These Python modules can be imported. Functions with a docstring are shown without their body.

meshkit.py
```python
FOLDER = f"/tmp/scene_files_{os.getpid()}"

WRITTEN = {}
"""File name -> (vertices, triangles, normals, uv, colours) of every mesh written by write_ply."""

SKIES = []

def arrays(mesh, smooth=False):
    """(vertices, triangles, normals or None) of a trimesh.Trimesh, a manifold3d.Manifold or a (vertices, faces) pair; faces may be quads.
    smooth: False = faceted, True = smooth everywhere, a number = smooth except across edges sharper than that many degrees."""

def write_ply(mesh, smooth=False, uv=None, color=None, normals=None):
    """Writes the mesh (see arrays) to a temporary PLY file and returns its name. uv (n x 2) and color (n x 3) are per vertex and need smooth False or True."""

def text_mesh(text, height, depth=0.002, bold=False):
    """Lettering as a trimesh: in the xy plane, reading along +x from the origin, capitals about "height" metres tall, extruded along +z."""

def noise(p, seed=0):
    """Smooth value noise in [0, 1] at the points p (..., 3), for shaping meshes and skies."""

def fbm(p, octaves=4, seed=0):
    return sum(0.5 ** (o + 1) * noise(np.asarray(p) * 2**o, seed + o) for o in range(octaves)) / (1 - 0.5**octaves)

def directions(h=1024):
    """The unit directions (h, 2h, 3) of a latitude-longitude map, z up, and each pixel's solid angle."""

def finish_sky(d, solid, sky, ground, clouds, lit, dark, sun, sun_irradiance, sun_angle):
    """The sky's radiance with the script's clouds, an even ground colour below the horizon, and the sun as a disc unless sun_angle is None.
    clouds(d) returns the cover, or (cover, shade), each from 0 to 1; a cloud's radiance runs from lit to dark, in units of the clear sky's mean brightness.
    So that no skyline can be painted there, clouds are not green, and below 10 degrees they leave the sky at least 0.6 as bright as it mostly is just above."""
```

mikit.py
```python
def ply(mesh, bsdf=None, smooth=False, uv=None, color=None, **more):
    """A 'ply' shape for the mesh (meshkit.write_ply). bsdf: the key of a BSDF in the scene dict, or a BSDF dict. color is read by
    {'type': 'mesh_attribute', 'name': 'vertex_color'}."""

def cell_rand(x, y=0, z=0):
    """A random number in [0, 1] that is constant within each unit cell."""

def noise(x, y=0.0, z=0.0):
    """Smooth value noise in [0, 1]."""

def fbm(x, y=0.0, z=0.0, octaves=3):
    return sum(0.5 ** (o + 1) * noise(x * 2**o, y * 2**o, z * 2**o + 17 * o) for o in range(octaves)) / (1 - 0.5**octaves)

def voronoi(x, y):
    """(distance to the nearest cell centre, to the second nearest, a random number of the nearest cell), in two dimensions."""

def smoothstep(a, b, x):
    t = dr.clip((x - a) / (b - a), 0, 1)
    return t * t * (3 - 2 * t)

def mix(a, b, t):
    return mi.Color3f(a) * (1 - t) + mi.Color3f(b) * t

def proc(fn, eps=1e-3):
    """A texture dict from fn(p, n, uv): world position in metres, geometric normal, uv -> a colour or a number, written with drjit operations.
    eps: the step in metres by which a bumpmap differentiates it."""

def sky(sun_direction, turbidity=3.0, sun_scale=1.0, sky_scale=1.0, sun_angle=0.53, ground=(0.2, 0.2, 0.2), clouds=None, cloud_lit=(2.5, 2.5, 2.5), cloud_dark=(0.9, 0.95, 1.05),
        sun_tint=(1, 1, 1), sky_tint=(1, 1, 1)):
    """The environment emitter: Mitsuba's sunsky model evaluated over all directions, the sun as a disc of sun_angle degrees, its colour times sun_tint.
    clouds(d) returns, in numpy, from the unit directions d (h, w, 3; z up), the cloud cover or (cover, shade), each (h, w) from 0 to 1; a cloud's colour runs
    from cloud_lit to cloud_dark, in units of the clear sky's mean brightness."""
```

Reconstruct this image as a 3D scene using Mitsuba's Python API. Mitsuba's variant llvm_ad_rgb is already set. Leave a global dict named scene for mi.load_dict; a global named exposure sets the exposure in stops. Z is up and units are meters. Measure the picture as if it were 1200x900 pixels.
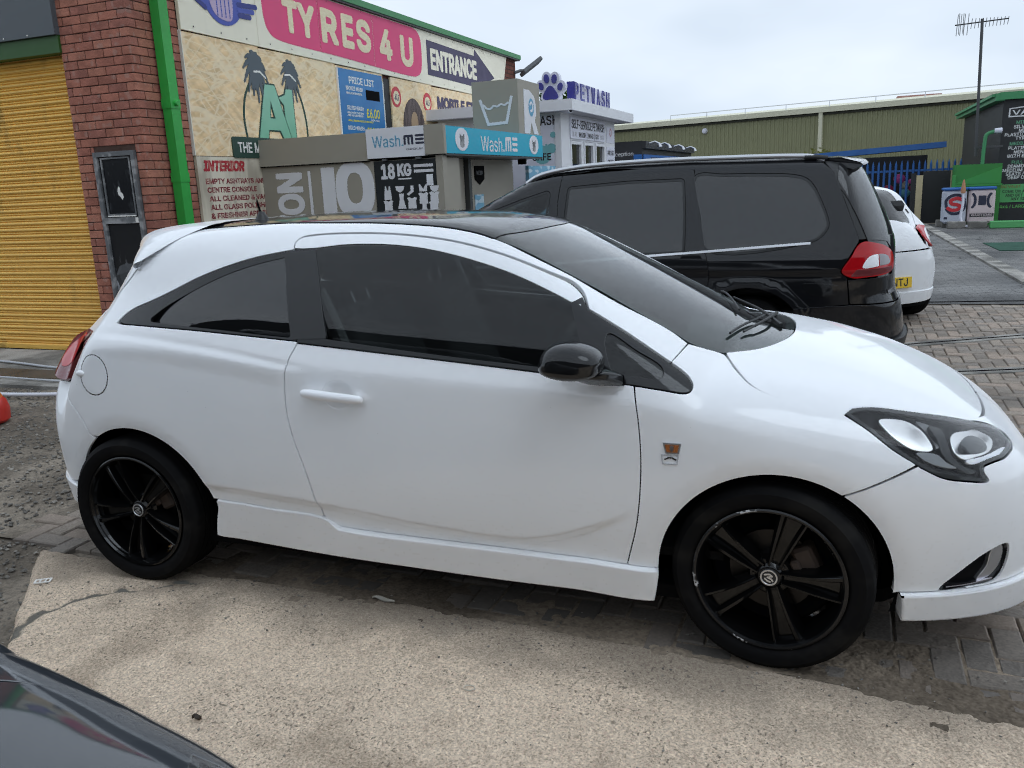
import math, random
import numpy as np, trimesh, shapely
import mitsuba as mi, drjit as dr
import mikit, meshkit
from mikit import proc, noise, fbm, voronoi, smoothstep, mix, cell_rand
from shapely.geometry import Polygon, LineString, Point, box as sbox
from shapely.ops import unary_union
T = mi.ScalarTransform4f
rng = np.random.default_rng(7)
scene, labels = {}, {}

# ---------------------------------------------------------------- camera, sky, exposure
CAM = [2.60587126, -3.39598829, 1.55241679]
FWD = np.array([-0.33208383, 0.91520388, -0.22830286])
_down = np.array([0.03610493, -0.22952792, -0.97263218])
scene['camera'] = {'type': 'perspective', 'fov': 62.18, 'fov_axis': 'x', 'near_clip': 0.05, 'far_clip': 2000.0,
                   'to_world': T().look_at(origin=CAM, target=(np.array(CAM) + FWD).tolist(), up=(-_down).tolist())}
def cloud_cover(d):                             # overcast: brighter overhead than near the horizon, with soft streaks
    q = d / np.maximum(d[..., 2:3] + .25, .12)
    n = meshkit.fbm(q * np.array([1.1, 1.1, .6]) + 3.1, 5, 3); m = meshkit.fbm(q * np.array([2.6, 2.2, 1.]) + 11.7, 4, 9)
    shade = np.clip(.55 - .25 * np.clip(d[..., 2], 0, 1) + 1.5 * (n - .5) + .9 * (m - .5), 0, 1)
    return np.ones(d.shape[:-1]) * .98, shade
scene['sky'] = mikit.sky([0.50, -0.22, 0.90], turbidity=3, sun_scale=0.1, sun_angle=34, sun_tint=(.64, .86, 1.24), clouds=cloud_cover, cloud_lit=(2.02, 2.22, 2.46), cloud_dark=(1.48, 1.72, 2.0))
exposure = 2.24
# ---------------------------------------------------------------- helpers
def A(*v): return np.array(v, float)
def numbered(k):
    if k not in labels and k not in scene and not any(x.startswith(k + '__') for x in scene): return k
    i = 1
    while True:
        q = f'{k}_{i:03d}'
        if q not in labels and q not in scene and not any(x.startswith(q + '__') for x in scene): return q
        i += 1
USED = {}
def ply_(mesh, bsdf, smooth=False, **k): return mikit.ply(mesh, 'mat_' + bsdf, smooth=smooth, **k)
def put(key, mesh, bsdf, smooth=False, parent=None, label=None, **more):
    """one entry; the key is numbered when taken"""
    key = f'{parent}__{key}' if parent else key
    if key in USED:
        USED[key] += 1; k2 = f'{key}_{USED[key]:03d}'
    else:
        USED[key] = 0; k2 = key
    scene[k2] = mesh if isinstance(mesh, dict) else ply_(mesh, bsdf, smooth=smooth, **more)
    if label: labels[k2] = {'label': label}
    return k2
def thing(key, label, cat, group=None):
    if key in USED:
        USED[key] += 1; key = f'{key}_{USED[key]:03d}'
    else: USED[key] = 0
    labels[key] = {'label': label, 'category': cat}
    if group: labels[key]['group'] = group
    return key
def single(key, mesh, bsdf, label, cat, group=None, smooth=False, kind=None):
    k = put(key, mesh, bsdf, smooth)
    labels[k] = {'label': label, 'category': cat}
    if group: labels[k]['group'] = group
    if kind: labels[k]['kind'] = kind
    return k
def setting(key, mesh, bsdf, smooth=False, kind='structure'):
    k = put(key, mesh, bsdf, smooth); labels[k] = {'kind': kind}; return k
def stuff_part(key, mesh, bsdf, parent, smooth=False):
    k = put(key, mesh, bsdf, smooth, parent); labels[k] = {'kind': 'stuff'}; return k
def cat(ms):
    vs, fs, n = [], [], 0
    for m in ms:
        v, f = (m.vertices, m.faces) if hasattr(m, 'vertices') else m
        v = np.asarray(v, float); f = np.asarray(f, int)
        if f.shape[1] == 4: f = np.vstack([f[:, [0, 1, 2]], f[:, [0, 2, 3]]])
        vs.append(v); fs.append(f + n); n += len(v)
    return trimesh.Trimesh(np.vstack(vs), np.vstack(fs), process=False)
def xf(m, M):
    v = np.asarray(m.vertices) @ M[:3, :3].T + M[:3, 3]; f = np.asarray(m.faces)
    if np.linalg.det(M[:3, :3]) < 0: f = f[:, ::-1]
    return trimesh.Trimesh(v, f, process=False)
def frame(o, ex, ey, ez=None):
    ex, ey = np.asarray(ex, float), np.asarray(ey, float); ez = np.cross(ex, ey) if ez is None else np.asarray(ez, float)
    M = np.eye(4); M[:3, 0], M[:3, 1], M[:3, 2], M[:3, 3] = ex, ey, ez, o; return M
def rotz(a, o=(0, 0, 0)):
    c, s = math.cos(a), math.sin(a); return frame(o, (c, s, 0), (-s, c, 0), (0, 0, 1))
def bx(x0, x1, y0, y1, z0, z1):
    return trimesh.Trimesh([[x, y, z] for x in (x0, x1) for y in (y0, y1) for z in (z0, z1)], [[0, 1, 3], [0, 3, 2], [4, 6, 7], [4, 7, 5], [0, 4, 5], [0, 5, 1], [2, 3, 7], [2, 7, 6], [0, 2, 6], [0, 6, 4], [1, 5, 7], [1, 7, 3]], process=False)
def cbx(x0, x1, y0, y1, z0, z1, c=.004):
    """box with chamfered edges: hull of 24 points"""
    P = []
    for x, sx in ((x0, 1), (x1, -1)):
        for y, sy in ((y0, 1), (y1, -1)):
            for z, sz in ((z0, 1), (z1, -1)):
                P += [(x, y + sy * c, z + sz * c), (x + sx * c, y, z + sz * c), (x + sx * c, y + sy * c, z)]
    return trimesh.convex.convex_hull(np.array(P))
def tube(pts, r, n=8, caps=True):
    P = np.array(pts, float); R = np.broadcast_to(r, len(P)); t = np.gradient(P, axis=0); t /= np.linalg.norm(t, axis=1, keepdims=True)
    ref = A(0, 0, 1) if abs(t[0, 2]) < .9 else A(1, 0, 0); u = np.cross(t[0], ref); u /= np.linalg.norm(u); rings = []
    for i in range(len(P)):
        u = u - t[i] * (u @ t[i]); u /= np.linalg.norm(u); w = np.cross(t[i], u)
        a = np.arange(n) * 2 * np.pi / n; rings.append(P[i] + R[i] * (np.cos(a)[:, None] * u + np.sin(a)[:, None] * w))
    v = np.vstack(rings); f = []
    for i in range(len(P) - 1):
        for j in range(n):
            a, b = i * n + j, i * n + (j + 1) % n; f += [[a, b, b + n], [a, b + n, a + n]]
    if caps:
        for k, base in ((0, 0), (1, (len(P) - 1) * n)):
            c = len(v); v = np.vstack([v, P[-k]]); f += [[c, base + j, base + (j + 1) % n] if k else [c, base + (j + 1) % n, base + j] for j in range(n)]
    return trimesh.Trimesh(v, f, process=False)
def rod(a, b, r, n=10): return tube([a, b], r, n)
def lathe(prof, n=48, a0=0, a1=2 * np.pi):
    """profile (radius, axial) turned about +z"""
    p = np.array(prof, float); closed = abs(a1 - a0 - 2 * np.pi) < 1e-6; m = n if closed else n + 1
    a = a0 + (a1 - a0) * np.arange(m) / n
    v = np.stack([p[:, 0][:, None] * np.cos(a), p[:, 0][:, None] * np.sin(a), np.repeat(p[:, 1][:, None], m, 1)], -1).reshape(-1, 3); f = []
    for i in range(len(p) - 1):
        for j in range(n):
            b, c = i * m + j, i * m + (j + 1) % m; f += [[b, c, c + m], [b, c + m, b + m]]
    return trimesh.Trimesh(v, f, process=False)
def prism(poly, d0, d1):
    """shapely polygon extruded along z from d0 to d1"""
    if not isinstance(poly, (Polygon,)) and hasattr(poly, 'geoms'): return cat([prism(g, d0, d1) for g in poly.geoms if g.area > 1e-9])
    if not isinstance(poly, Polygon): poly = Polygon(poly)
    m = trimesh.creation.extrude_polygon(poly, d1 - d0, engine='earcut'); m.apply_translation([0, 0, d0]); return m
def grid_sheet(P):
    n, m = P.shape[:2]; i, j = np.meshgrid(np.arange(n - 1), np.arange(m - 1), indexing='ij'); a = (i * m + j).ravel()
    return trimesh.Trimesh(P.reshape(-1, 3), np.vstack([np.stack([a, a + m, a + m + 1], 1), np.stack([a, a + m + 1, a + 1], 1)]), process=False)
def sheet(o, u, v): o, u, v = map(np.asarray, (o, u, v)); return trimesh.Trimesh([o, o + u, o + u + v, o + v], [[0, 1, 2], [0, 2, 3]], process=False)
_TX = {}
def words(t, h, width=None, depth=.003, bold=True):
    """lettering with its lower left corner at the origin, capitals h tall; squeezed to width when given"""
    k = (t, bold)
    if k not in _TX: _TX[k] = meshkit.text_mesh(t, 1.0, 1.0, bold)
    m = _TX[k].copy(); v = np.array(m.vertices); x0, x1 = v[:, 0].min(), v[:, 0].max()
    sx = h if width is None else width / (x1 - x0)
    v[:, 0] = (v[:, 0] - x0) * sx; v[:, 1] *= h; v[:, 2] *= depth
    return trimesh.Trimesh(v, m.faces, process=False)
def heavy(t, h, width, depth, fat):
    """lettering as words(), its strokes widened by fat metres"""
    m = words(t, h, width, 1.0); tri = np.asarray(m.triangles); up = np.asarray(m.face_normals)[:, 2] > .5
    u = unary_union([Polygon(q[:, :2]).buffer(1e-5) for q in tri[up]]).buffer(fat, join_style='mitre'); x0, y0, x1, y1 = u.bounds
    p = prism(u, 0, depth); v = np.array(p.vertices); v[:, 0] = (v[:, 0] - x0) * width / (x1 - x0); v[:, 1] = (v[:, 1] - y0) * h / (y1 - y0); return trimesh.Trimesh(v, p.faces, process=False)
def cr(pts, k=6, closed=False):
    """Catmull-Rom through the points"""
    p = np.array(pts, float)
    if len(p) < 3: return p
    q = np.vstack([p[-1], p, p[:2]]) if closed else np.vstack([2 * p[0] - p[1], p, 2 * p[-1] - p[-2]])
    o = []
    for i in range(1, len(q) - 2):
        a, b, c, d = q[i - 1:i + 3]; l = [max(np.linalg.norm(y - x), 1e-9) ** .5 for x, y in ((a, b), (b, c), (c, d))]
        m1 = (c - b) + l[1] * ((b - a) / l[0] - (c - a) / (l[0] + l[1])); m2 = (c - b) + l[1] * ((d - c) / l[2] - (d - b) / (l[1] + l[2]))
        t = np.linspace(0, 1, k, endpoint=False)[:, None]
        o.append((2 * t**3 - 3 * t**2 + 1) * b + (t**3 - 2 * t**2 + t) * m1 + (-2 * t**3 + 3 * t**2) * c + (t**3 - t**2) * m2)
    return np.vstack(o + ([] if closed else [p[-1:]]))
def smooth_arc(pts, k=10):
    return cr(pts, k)
# materials -------------------------------------------------------------------------------------------------------------
def mat(name, color, rough=.5, metal=0., spec=.5, coat=0., coat_r=.05, bump=None, scale=1., two=True, sheen=0., eps=1e-3):
    tex = {'type': 'rgb', 'value': list(color)} if isinstance(color, (tuple, list)) else proc(color)
    d = {'type': 'principled', 'base_color': tex, 'roughness': rough if not callable(rough) else proc(rough), 'metallic': metal, 'specular': spec}
    if coat: d['clearcoat'] = coat; d['clearcoat_gloss'] = 1 - coat_r
    if sheen: d['sheen'] = sheen
    if bump is not None: d = {'type': 'bumpmap', 'scale': scale, 'arbitrary': proc(bump, eps), 'nested': d}
    scene['mat_' + name] = {'type': 'twosided', 'nested': d} if two else d
    return name
# ---------------------------------------------------------------- body of the white hatchback: one implicit surface, panels cut from it
def pch(xs, ys):
    from scipy.interpolate import PchipInterpolator, Akima1DInterpolator
    g = PchipInterpolator(xs, ys); x0, x1 = xs[0], xs[-1]
    return lambda x: g(np.clip(x, x0, x1))
def ss(a, b, x):
    t = np.clip((np.asarray(x, float) - a) / (b - a), 0, 1); return t * t * (3 - 2 * t)
def smax(a, b, r):
    h = np.clip(r - np.abs(a - b), 0, None) / np.maximum(r, 1e-9); return np.maximum(a, b) + h * h * h * r / 6
def gsm(xs, ys, s=.03):      # gaussian-softened piecewise-linear profile: even curvature, no kinks
    g = np.arange(xs[0] - 4 * s, xs[-1] + 4 * s, s / 6); a = (xs[0] - (ys[1] - ys[0]) * 0)
    lin = np.interp(g, xs, ys); lo, hi = g < xs[0], g > xs[-1]
    lin[lo] = ys[0] + (g[lo] - xs[0]) * (ys[1] - ys[0]) / (xs[1] - xs[0]); lin[hi] = ys[-1] + (g[hi] - xs[-1]) * (ys[-1] - ys[-2]) / (xs[-1] - xs[-2])
    from scipy.ndimage import gaussian_filter1d
    from scipy.interpolate import CubicSpline
    c = CubicSpline(g, gaussian_filter1d(lin, 6, mode='nearest'))
    return lambda x: c(np.clip(x, g[0], g[-1]))
WB = 2.51
Wlow = gsm([.10, .20, .30, .42, .55, .70, .85, 1.0, 1.2, 1.5], [.80, .815, .832, .850, .862, .866, .860, .845, .82, .79], .05)
Llean = gsm([-.3, 0, .06, .165, .265, .365, .435, .53, .7], [0, 0, .024, .070, .126, .196, .262, .37, .60], .014)
Zs = gsm([-.7, -.2, .18, .6, .86, 1.05, 1.38, 1.8, 2.13, 2.31, 2.49, 2.9, 3.4], [.99, 1.0, 1.0, .975, .952, .937, .918, .894, .862, .84, .811, .77, .71], .06)
Zl = gsm([-.3, -.1, .06, .16, .37, .58, .69, .81, 1.05, 1.3], [1.035, 1.038, 1.034, 1.029, 1.008, .98, .963, .945, .925, .91], .04)
Zc = gsm([-.5, .40, .88, 1.30, 1.62, 1.76, 1.93, 2.2, 2.6], [.50, .47, .435, .387, .365, .378, .44, .58, .8], .05)
Xn = gsm([.0, .2, .3, .5, .6, .7, .8, .95], [3.32, 3.36, 3.375, 3.365, 3.345, 3.30, 3.24, 3.10], .05)
Xt = gsm([.0, .2, .35, .55, .85, .95, 1.1, 1.4], [-.66, -.71, -.735, -.74, -.725, -.68, -.63, -.57], .05)
FW, RW, FR, RR = (WB, .31), (.05, .31), .352, .362
def W(x, z):
    zs = Zs(x); h = z - zs
    w = Wlow(np.minimum(z, zs) * .5 + .5 * z) - Llean(h) * (1 - .25 * ss(.9, .0, x) * ss(.05, .3, h))
    zc = Zc(x)
    w = w - .026 * ss(-.006, .036, zc - z) * ss(2.12, 1.85, x) * ss(.30, .55, x)
    for (cx, cz), R in ((FW, FR), (RW, RR)):
        d = np.hypot(x - cx, z - cz)
        t = R + .064 - d; w = w - .11 * (t + np.sqrt(t * t + 1.6e-5)) * ss(-.12, .05, R - d) * ss(.20, .36, z)
    zl = Zl(x); f = ss(-.22, .0, x) * ss(.95, .72, x); w = w + f * (.0060 * ss(zl + .010, zl - .014, z) * ss(zl - .085, zl - .014, z) - .0028 * np.exp(-((z - zl - .012) / .012) ** 2))
    return w
def gside(x, a, z):
    w = W(x, z)
    tf = np.clip((x - 2.2) / (Xn(z) - 2.2), 0, None)
    xs = .35 + .75 * ss(.95, 1.3, z)
    tr = np.clip((xs - x) / (xs - Xt(z)), 0, None)
    n = 3.0 - 0.4 * ss(.95, 1.2, z); n = np.where(tf > 0, 3.0, n)
    q = ((np.maximum(a, 0) / w) ** n + np.maximum(tf, tr) ** n) ** (1 / n)
    return (q - 1) * w
Hroof = gsm([-1.1, -.78, -.74, -.66, -.27, -.10, .2, .6, 1.0, 1.3, 1.5, 1.62, 2.0, 2.3, 2.6, 3.0], [.30, .78, .90, 1.00, 1.385, 1.425, 1.452, 1.466, 1.462, 1.445, 1.416, 1.372, 1.195, 1.045, .875, .65], .045)
Hbon = gsm([2.0, 2.3, 2.5, 2.7, 2.9, 3.05, 3.17, 3.27, 3.34, 3.5], [1.015, 1.003, .983, .944, .883, .817, .750, .684, .612, .40], .04)
def H(x, a):
    bow = .95 * ss(.4, -.3, x) * (1 - .5 * ss(-.4, -.66, x)) * a * a / (1 + (a / .7) ** 6) ** .333 + .36 * ss(1.3, 2.1, x) * a * a
    u = x + np.where(x > .7, bow, -bow)
    r = Hroof(u) - (.075 * a * a + .10 * a ** 4) * (1 - .7 * ss(1.4, 2.0, x))
    b = Hbon(x) - .085 * a * a - .13 * a ** 4 - .0045 * ss(.42, .52, a - .03 * (x - 2.5)) * ss(2.35, 2.6, x)
    k = .012
    hh = np.clip(k - np.abs(r - b), 0, None) / k
    return np.where(x > 1.2, np.maximum(r, b) + hh ** 3 * k / 6, r)
def fbody(P):
    x, a, z = P[..., 0], np.abs(P[..., 1]), P[..., 2]
    gt = (z - H(x, a)) * (.8 - .12 * ss(.5, 0, x))
    r = RB if RB else .10 + .10 * ss(2.15, 2.6, x) * (1 - ss(2.8, 3.2, x)) + .02 * ss(.4, -.2, x)
    return smax(gside(x, a, z), gt, r)
def nbody(P, e=2e-4):
    g = np.stack([fbody(P + e * np.eye(3)[k]) - fbody(P - e * np.eye(3)[k]) for k in range(3)], -1)
    return g / np.maximum(np.linalg.norm(g, axis=-1, keepdims=True), 1e-12)
SF, SR, SL, RB = 2.35, .15, .85, None
def side_ray(s):
    s = np.asarray(s, float); tf, tr = np.maximum(s - SF, 0) / SL, np.maximum(SR - s, 0) / SL
    o = np.stack([np.clip(s, SR, SF), 0 * s], -1); d = np.stack([np.sin(tf) - np.sin(tr), -np.cos(np.maximum(tf, tr))], -1)
    return o, d
def side_pt(s, z):           # near side: y < 0
    o, d = side_ray(s); z = np.broadcast_to(z, np.shape(s)); lo, hi = np.zeros(np.shape(s)), np.full(np.shape(s), 1.25)
    at = lambda t: np.concatenate([o + d * t[..., None], z[..., None]], -1)
    for _ in range(34):
        m = (lo + hi) / 2; ins = fbody(at(m)) < 0; lo, hi = np.where(ins, m, lo), np.where(ins, hi, m)
    return at((lo + hi) / 2)
def side_uv(P):
    x, a, z = P[..., 0], np.abs(P[..., 1]), P[..., 2]
    s = np.where(x > SF, SF + SL * np.arctan2(x - SF, a), np.where(x < SR, SR - SL * np.arctan2(SR - x, a), x))
    return np.stack([s, z], -1)
def top_pt(x, y):
    x, y = np.asarray(x, float), np.asarray(y, float); lo, hi = np.full(x.shape, .3), np.full(x.shape, 1.7)
    at = lambda t: np.stack([x, y, t], -1)
    for _ in range(34):
        m = (lo + hi) / 2; ins = fbody(at(m)) < 0; lo, hi = np.where(ins, m, lo), np.where(ins, hi, m)
    return at((lo + hi) / 2)
# ---------------------------------------------------------------- the white hatchback
# panel outlines on the body: side chart (s, z) with s = distance along the car, turning round nose and tail; top chart (x, y)
DGtop = [(.832, 1.350), (.887, 1.355), (.938, 1.359), (1.042, 1.359), (1.146, 1.354), (1.286, 1.337), (1.459, 1.301), (1.626, 1.253), (1.786, 1.189), (1.842, 1.163)]
DGfront = [(1.863, 1.120), (1.890, 1.058), (1.913, 1.004), (1.938, .951)]
DGbot = [(1.782, .969), (1.554, .987), (1.255, 1.014), (.969, 1.044)]
DGrear = [(.933, 1.137), (.877, 1.267)]
Belt = [(.853, 1.030), (1.036, 1.015), (1.260, .997), (1.556, .973), (1.788, .953), (1.936, .939), (2.082, .923)]
Bp = [(.700, 1.346), (.765, 1.209), (.822, 1.040)]
Frame = [(.739, 1.351), (.733, 1.372), (.745, 1.389), (.795, 1.398), (1.030, 1.399), (1.265, 1.380), (1.439, 1.351), (1.608, 1.306), (1.762, 1.246), (1.831, 1.213), (1.877, 1.178), (1.905, 1.140)]
Tri = [(1.905, 1.140), (1.967, 1.106), (2.080, 1.040), (2.180, .979), (2.227, .948), (2.250, .927), (2.257, .912), (2.248, .901), (2.167, .911), (2.082, .923)]
TriG = [(1.979, 1.069), (2.074, 1.020), (2.163, .965), (2.163, .944), (2.085, .949), (2.017, .956)]
QW = [(-.030, 1.085), (-.009, 1.111), (.036, 1.137), (.150, 1.172), (.242, 1.208), (.356, 1.256), (.477, 1.296), (.593, 1.325), (.739, 1.348)]
QWb = [(.849, 1.036), (.715, 1.046), (.565, 1.057), (.369, 1.070), (.138, 1.080), (.021, 1.082)]
QG = [(.162, 1.099), (.222, 1.142), (.304, 1.186), (.394, 1.228), (.500, 1.269), (.603, 1.298), (.718, 1.321)]
QGb = [(.818, 1.050), (.675, 1.060), (.485, 1.076), (.281, 1.090)]
DoorF = [(2.083, .920), (2.101, .798), (2.107, .659), (2.092, .480), (2.052, .310)]
DoorB = [(1.846, .308), (1.639, .313), (1.311, .318), (1.068, .323), (.960, .330)]
DoorR = [(.925, .345), (.897, .366), (.886, .442), (.863, .557), (.826, .687), (.808, .792), (.809, .886), (.822, .964), (.853, 1.030)]
Sk = [(.420, .400), (.631, .3815), (.893, .3635), (.960, .330)]
SkF = [(2.052, .310), (2.157, .308)]
SkB = [(2.150, .222), (2.021, .221), (1.630, .223), (1.299, .230), (.943, .240), (.425, .267)]
Joint = [(2.183, .979), (2.217, 1.015)]
WsL = [(2.217, 1.015), (2.155, 1.054), (1.996, 1.137), (1.793, 1.247), (1.586, 1.345), (1.519, 1.369)]
BonL = [(2.329, .970), (2.358, .954), (2.400, .934), (2.434, .916), (2.480, .898), (2.587, .869), (2.721, .840)]
HL = [(2.729, .839), (2.768, .849), (2.840, .846), (2.978, .819), (3.120, .784), (3.189, .764), (3.276, .733), (3.296, .712), (3.288, .694), (3.248, .681)]
HLb = [(3.165, .675), (3.109, .676), (3.072, .670), (3.066, .655), (3.074, .631), (3.011, .640), (2.950, .656), (2.895, .690), (2.831, .743), (2.778, .798)]
WingJ = [(2.888, .697), (2.805, .658), (2.693, .604)]
Fog = [(2.968, .291), (3.012, .346), (3.080, .400), (3.144, .414), (3.150, .360), (3.125, .302), (3.044, .293)]
BJ = [(-.163, .624), (-.210, .700), (-.300, .768), (-.48, .80)]
Lamp = [(-.20, .995), (-.30, .955), (-.40, .890), (-.48, .80), (-.60, .795), (-.70, .85), (-.72, .93), (-.62, .985), (-.45, 1.012), (-.30, 1.014)]
RoofE = [(.02, .44), (.30, .452), (.70, .455), (1.111, .456), (1.232, .463), (1.350, .474), (1.447, .491), (1.519, .511)]     # (x, half width)
WsB_t = [(2.217, .568), (2.277, .549), (2.329, .507), (2.434, .421), (2.500, .29), (2.534, .14), (2.541, 0)]
WsL_t = [(2.217, .568), (2.155, .556), (1.996, .542), (1.793, .528), (1.586, .518), (1.519, .511)]
WsT_t = [(1.519, .511), (1.560, .36), (1.585, .18), (1.590, 0)]
BonL_t = [(2.329, .509), (2.355, .581), (2.388, .653), (2.420, .705), (2.463, .737), (2.565, .751), (2.640, .750), (2.705, .742)]
BonF_t = [(2.729, .707), (2.786, .670), (2.912, .612), (3.040, .525), (3.091, .485), (3.125, .41), (3.150, .30), (3.165, .15), (3.168, 0)]
HLt = BonF_t[:5]

tp = lambda x, y: top_pt(A(x), A(y))[0]
def cutgrid(poly, h):
    poly = shapely.set_precision(poly, 1e-6) if not poly.is_valid else poly
    x0, y0, x1, y1 = poly.bounds
    gx, gy = np.arange(math.floor(x0 / h), math.ceil(x1 / h)) * h, np.arange(math.floor(y0 / h), math.ceil(y1 / h)) * h
    X, Y = [q.ravel() for q in np.meshgrid(gx, gy, indexing='ij')]
    cells = shapely.box(X, Y, X + h, Y + h); shapely.prepare(poly)
    full = shapely.contains_properly(poly, cells); part = shapely.intersects(poly, cells) & ~full
    V, F, n = [], [], 0
    a = np.stack([np.stack([X[full], Y[full]], 1), np.stack([X[full] + h, Y[full]], 1), np.stack([X[full] + h, Y[full] + h], 1), np.stack([X[full], Y[full] + h], 1)], 1).reshape(-1, 2)
    q = np.arange(len(a) // 4)[:, None] * 4
    V.append(a); F += [q + [0, 1, 2], q + [0, 2, 3]]; n = len(a)
    for g in shapely.intersection(poly, cells[part]):
        for p in getattr(g, 'geoms', [g]):
            if p.geom_type != 'Polygon' or p.area < 1e-10: continue
            v, f = trimesh.creation.triangulate_polygon(p, engine='earcut')
            V.append(v); F.append(np.array(f) + n); n += len(v)
    V, F = np.vstack(V), np.vstack(F)
    key, inv = np.unique(np.round(V, 6), axis=0, return_inverse=True); F = inv.reshape(-1)[F]
    F = F[(F[:, 0] != F[:, 1]) & (F[:, 1] != F[:, 2]) & (F[:, 0] != F[:, 2])]
    return key, F
def lift(uv, chart, off=0.):
    P = side_pt(uv[:, 0], uv[:, 1]) if chart == 'side' else top_pt(uv[:, 0], uv[:, 1])
    N = nbody(P)
    if callable(off): off = off(uv, P)[:, None]
    return P + N * off, N
def raw(V, F, N, bsdf): return {'type': 'ply', 'filename': meshkit.write_ply((V, F), False, normals=N), 'face_normals': False, 'bsdf': {'type': 'ref', 'id': 'mat_' + bsdf}}
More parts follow.
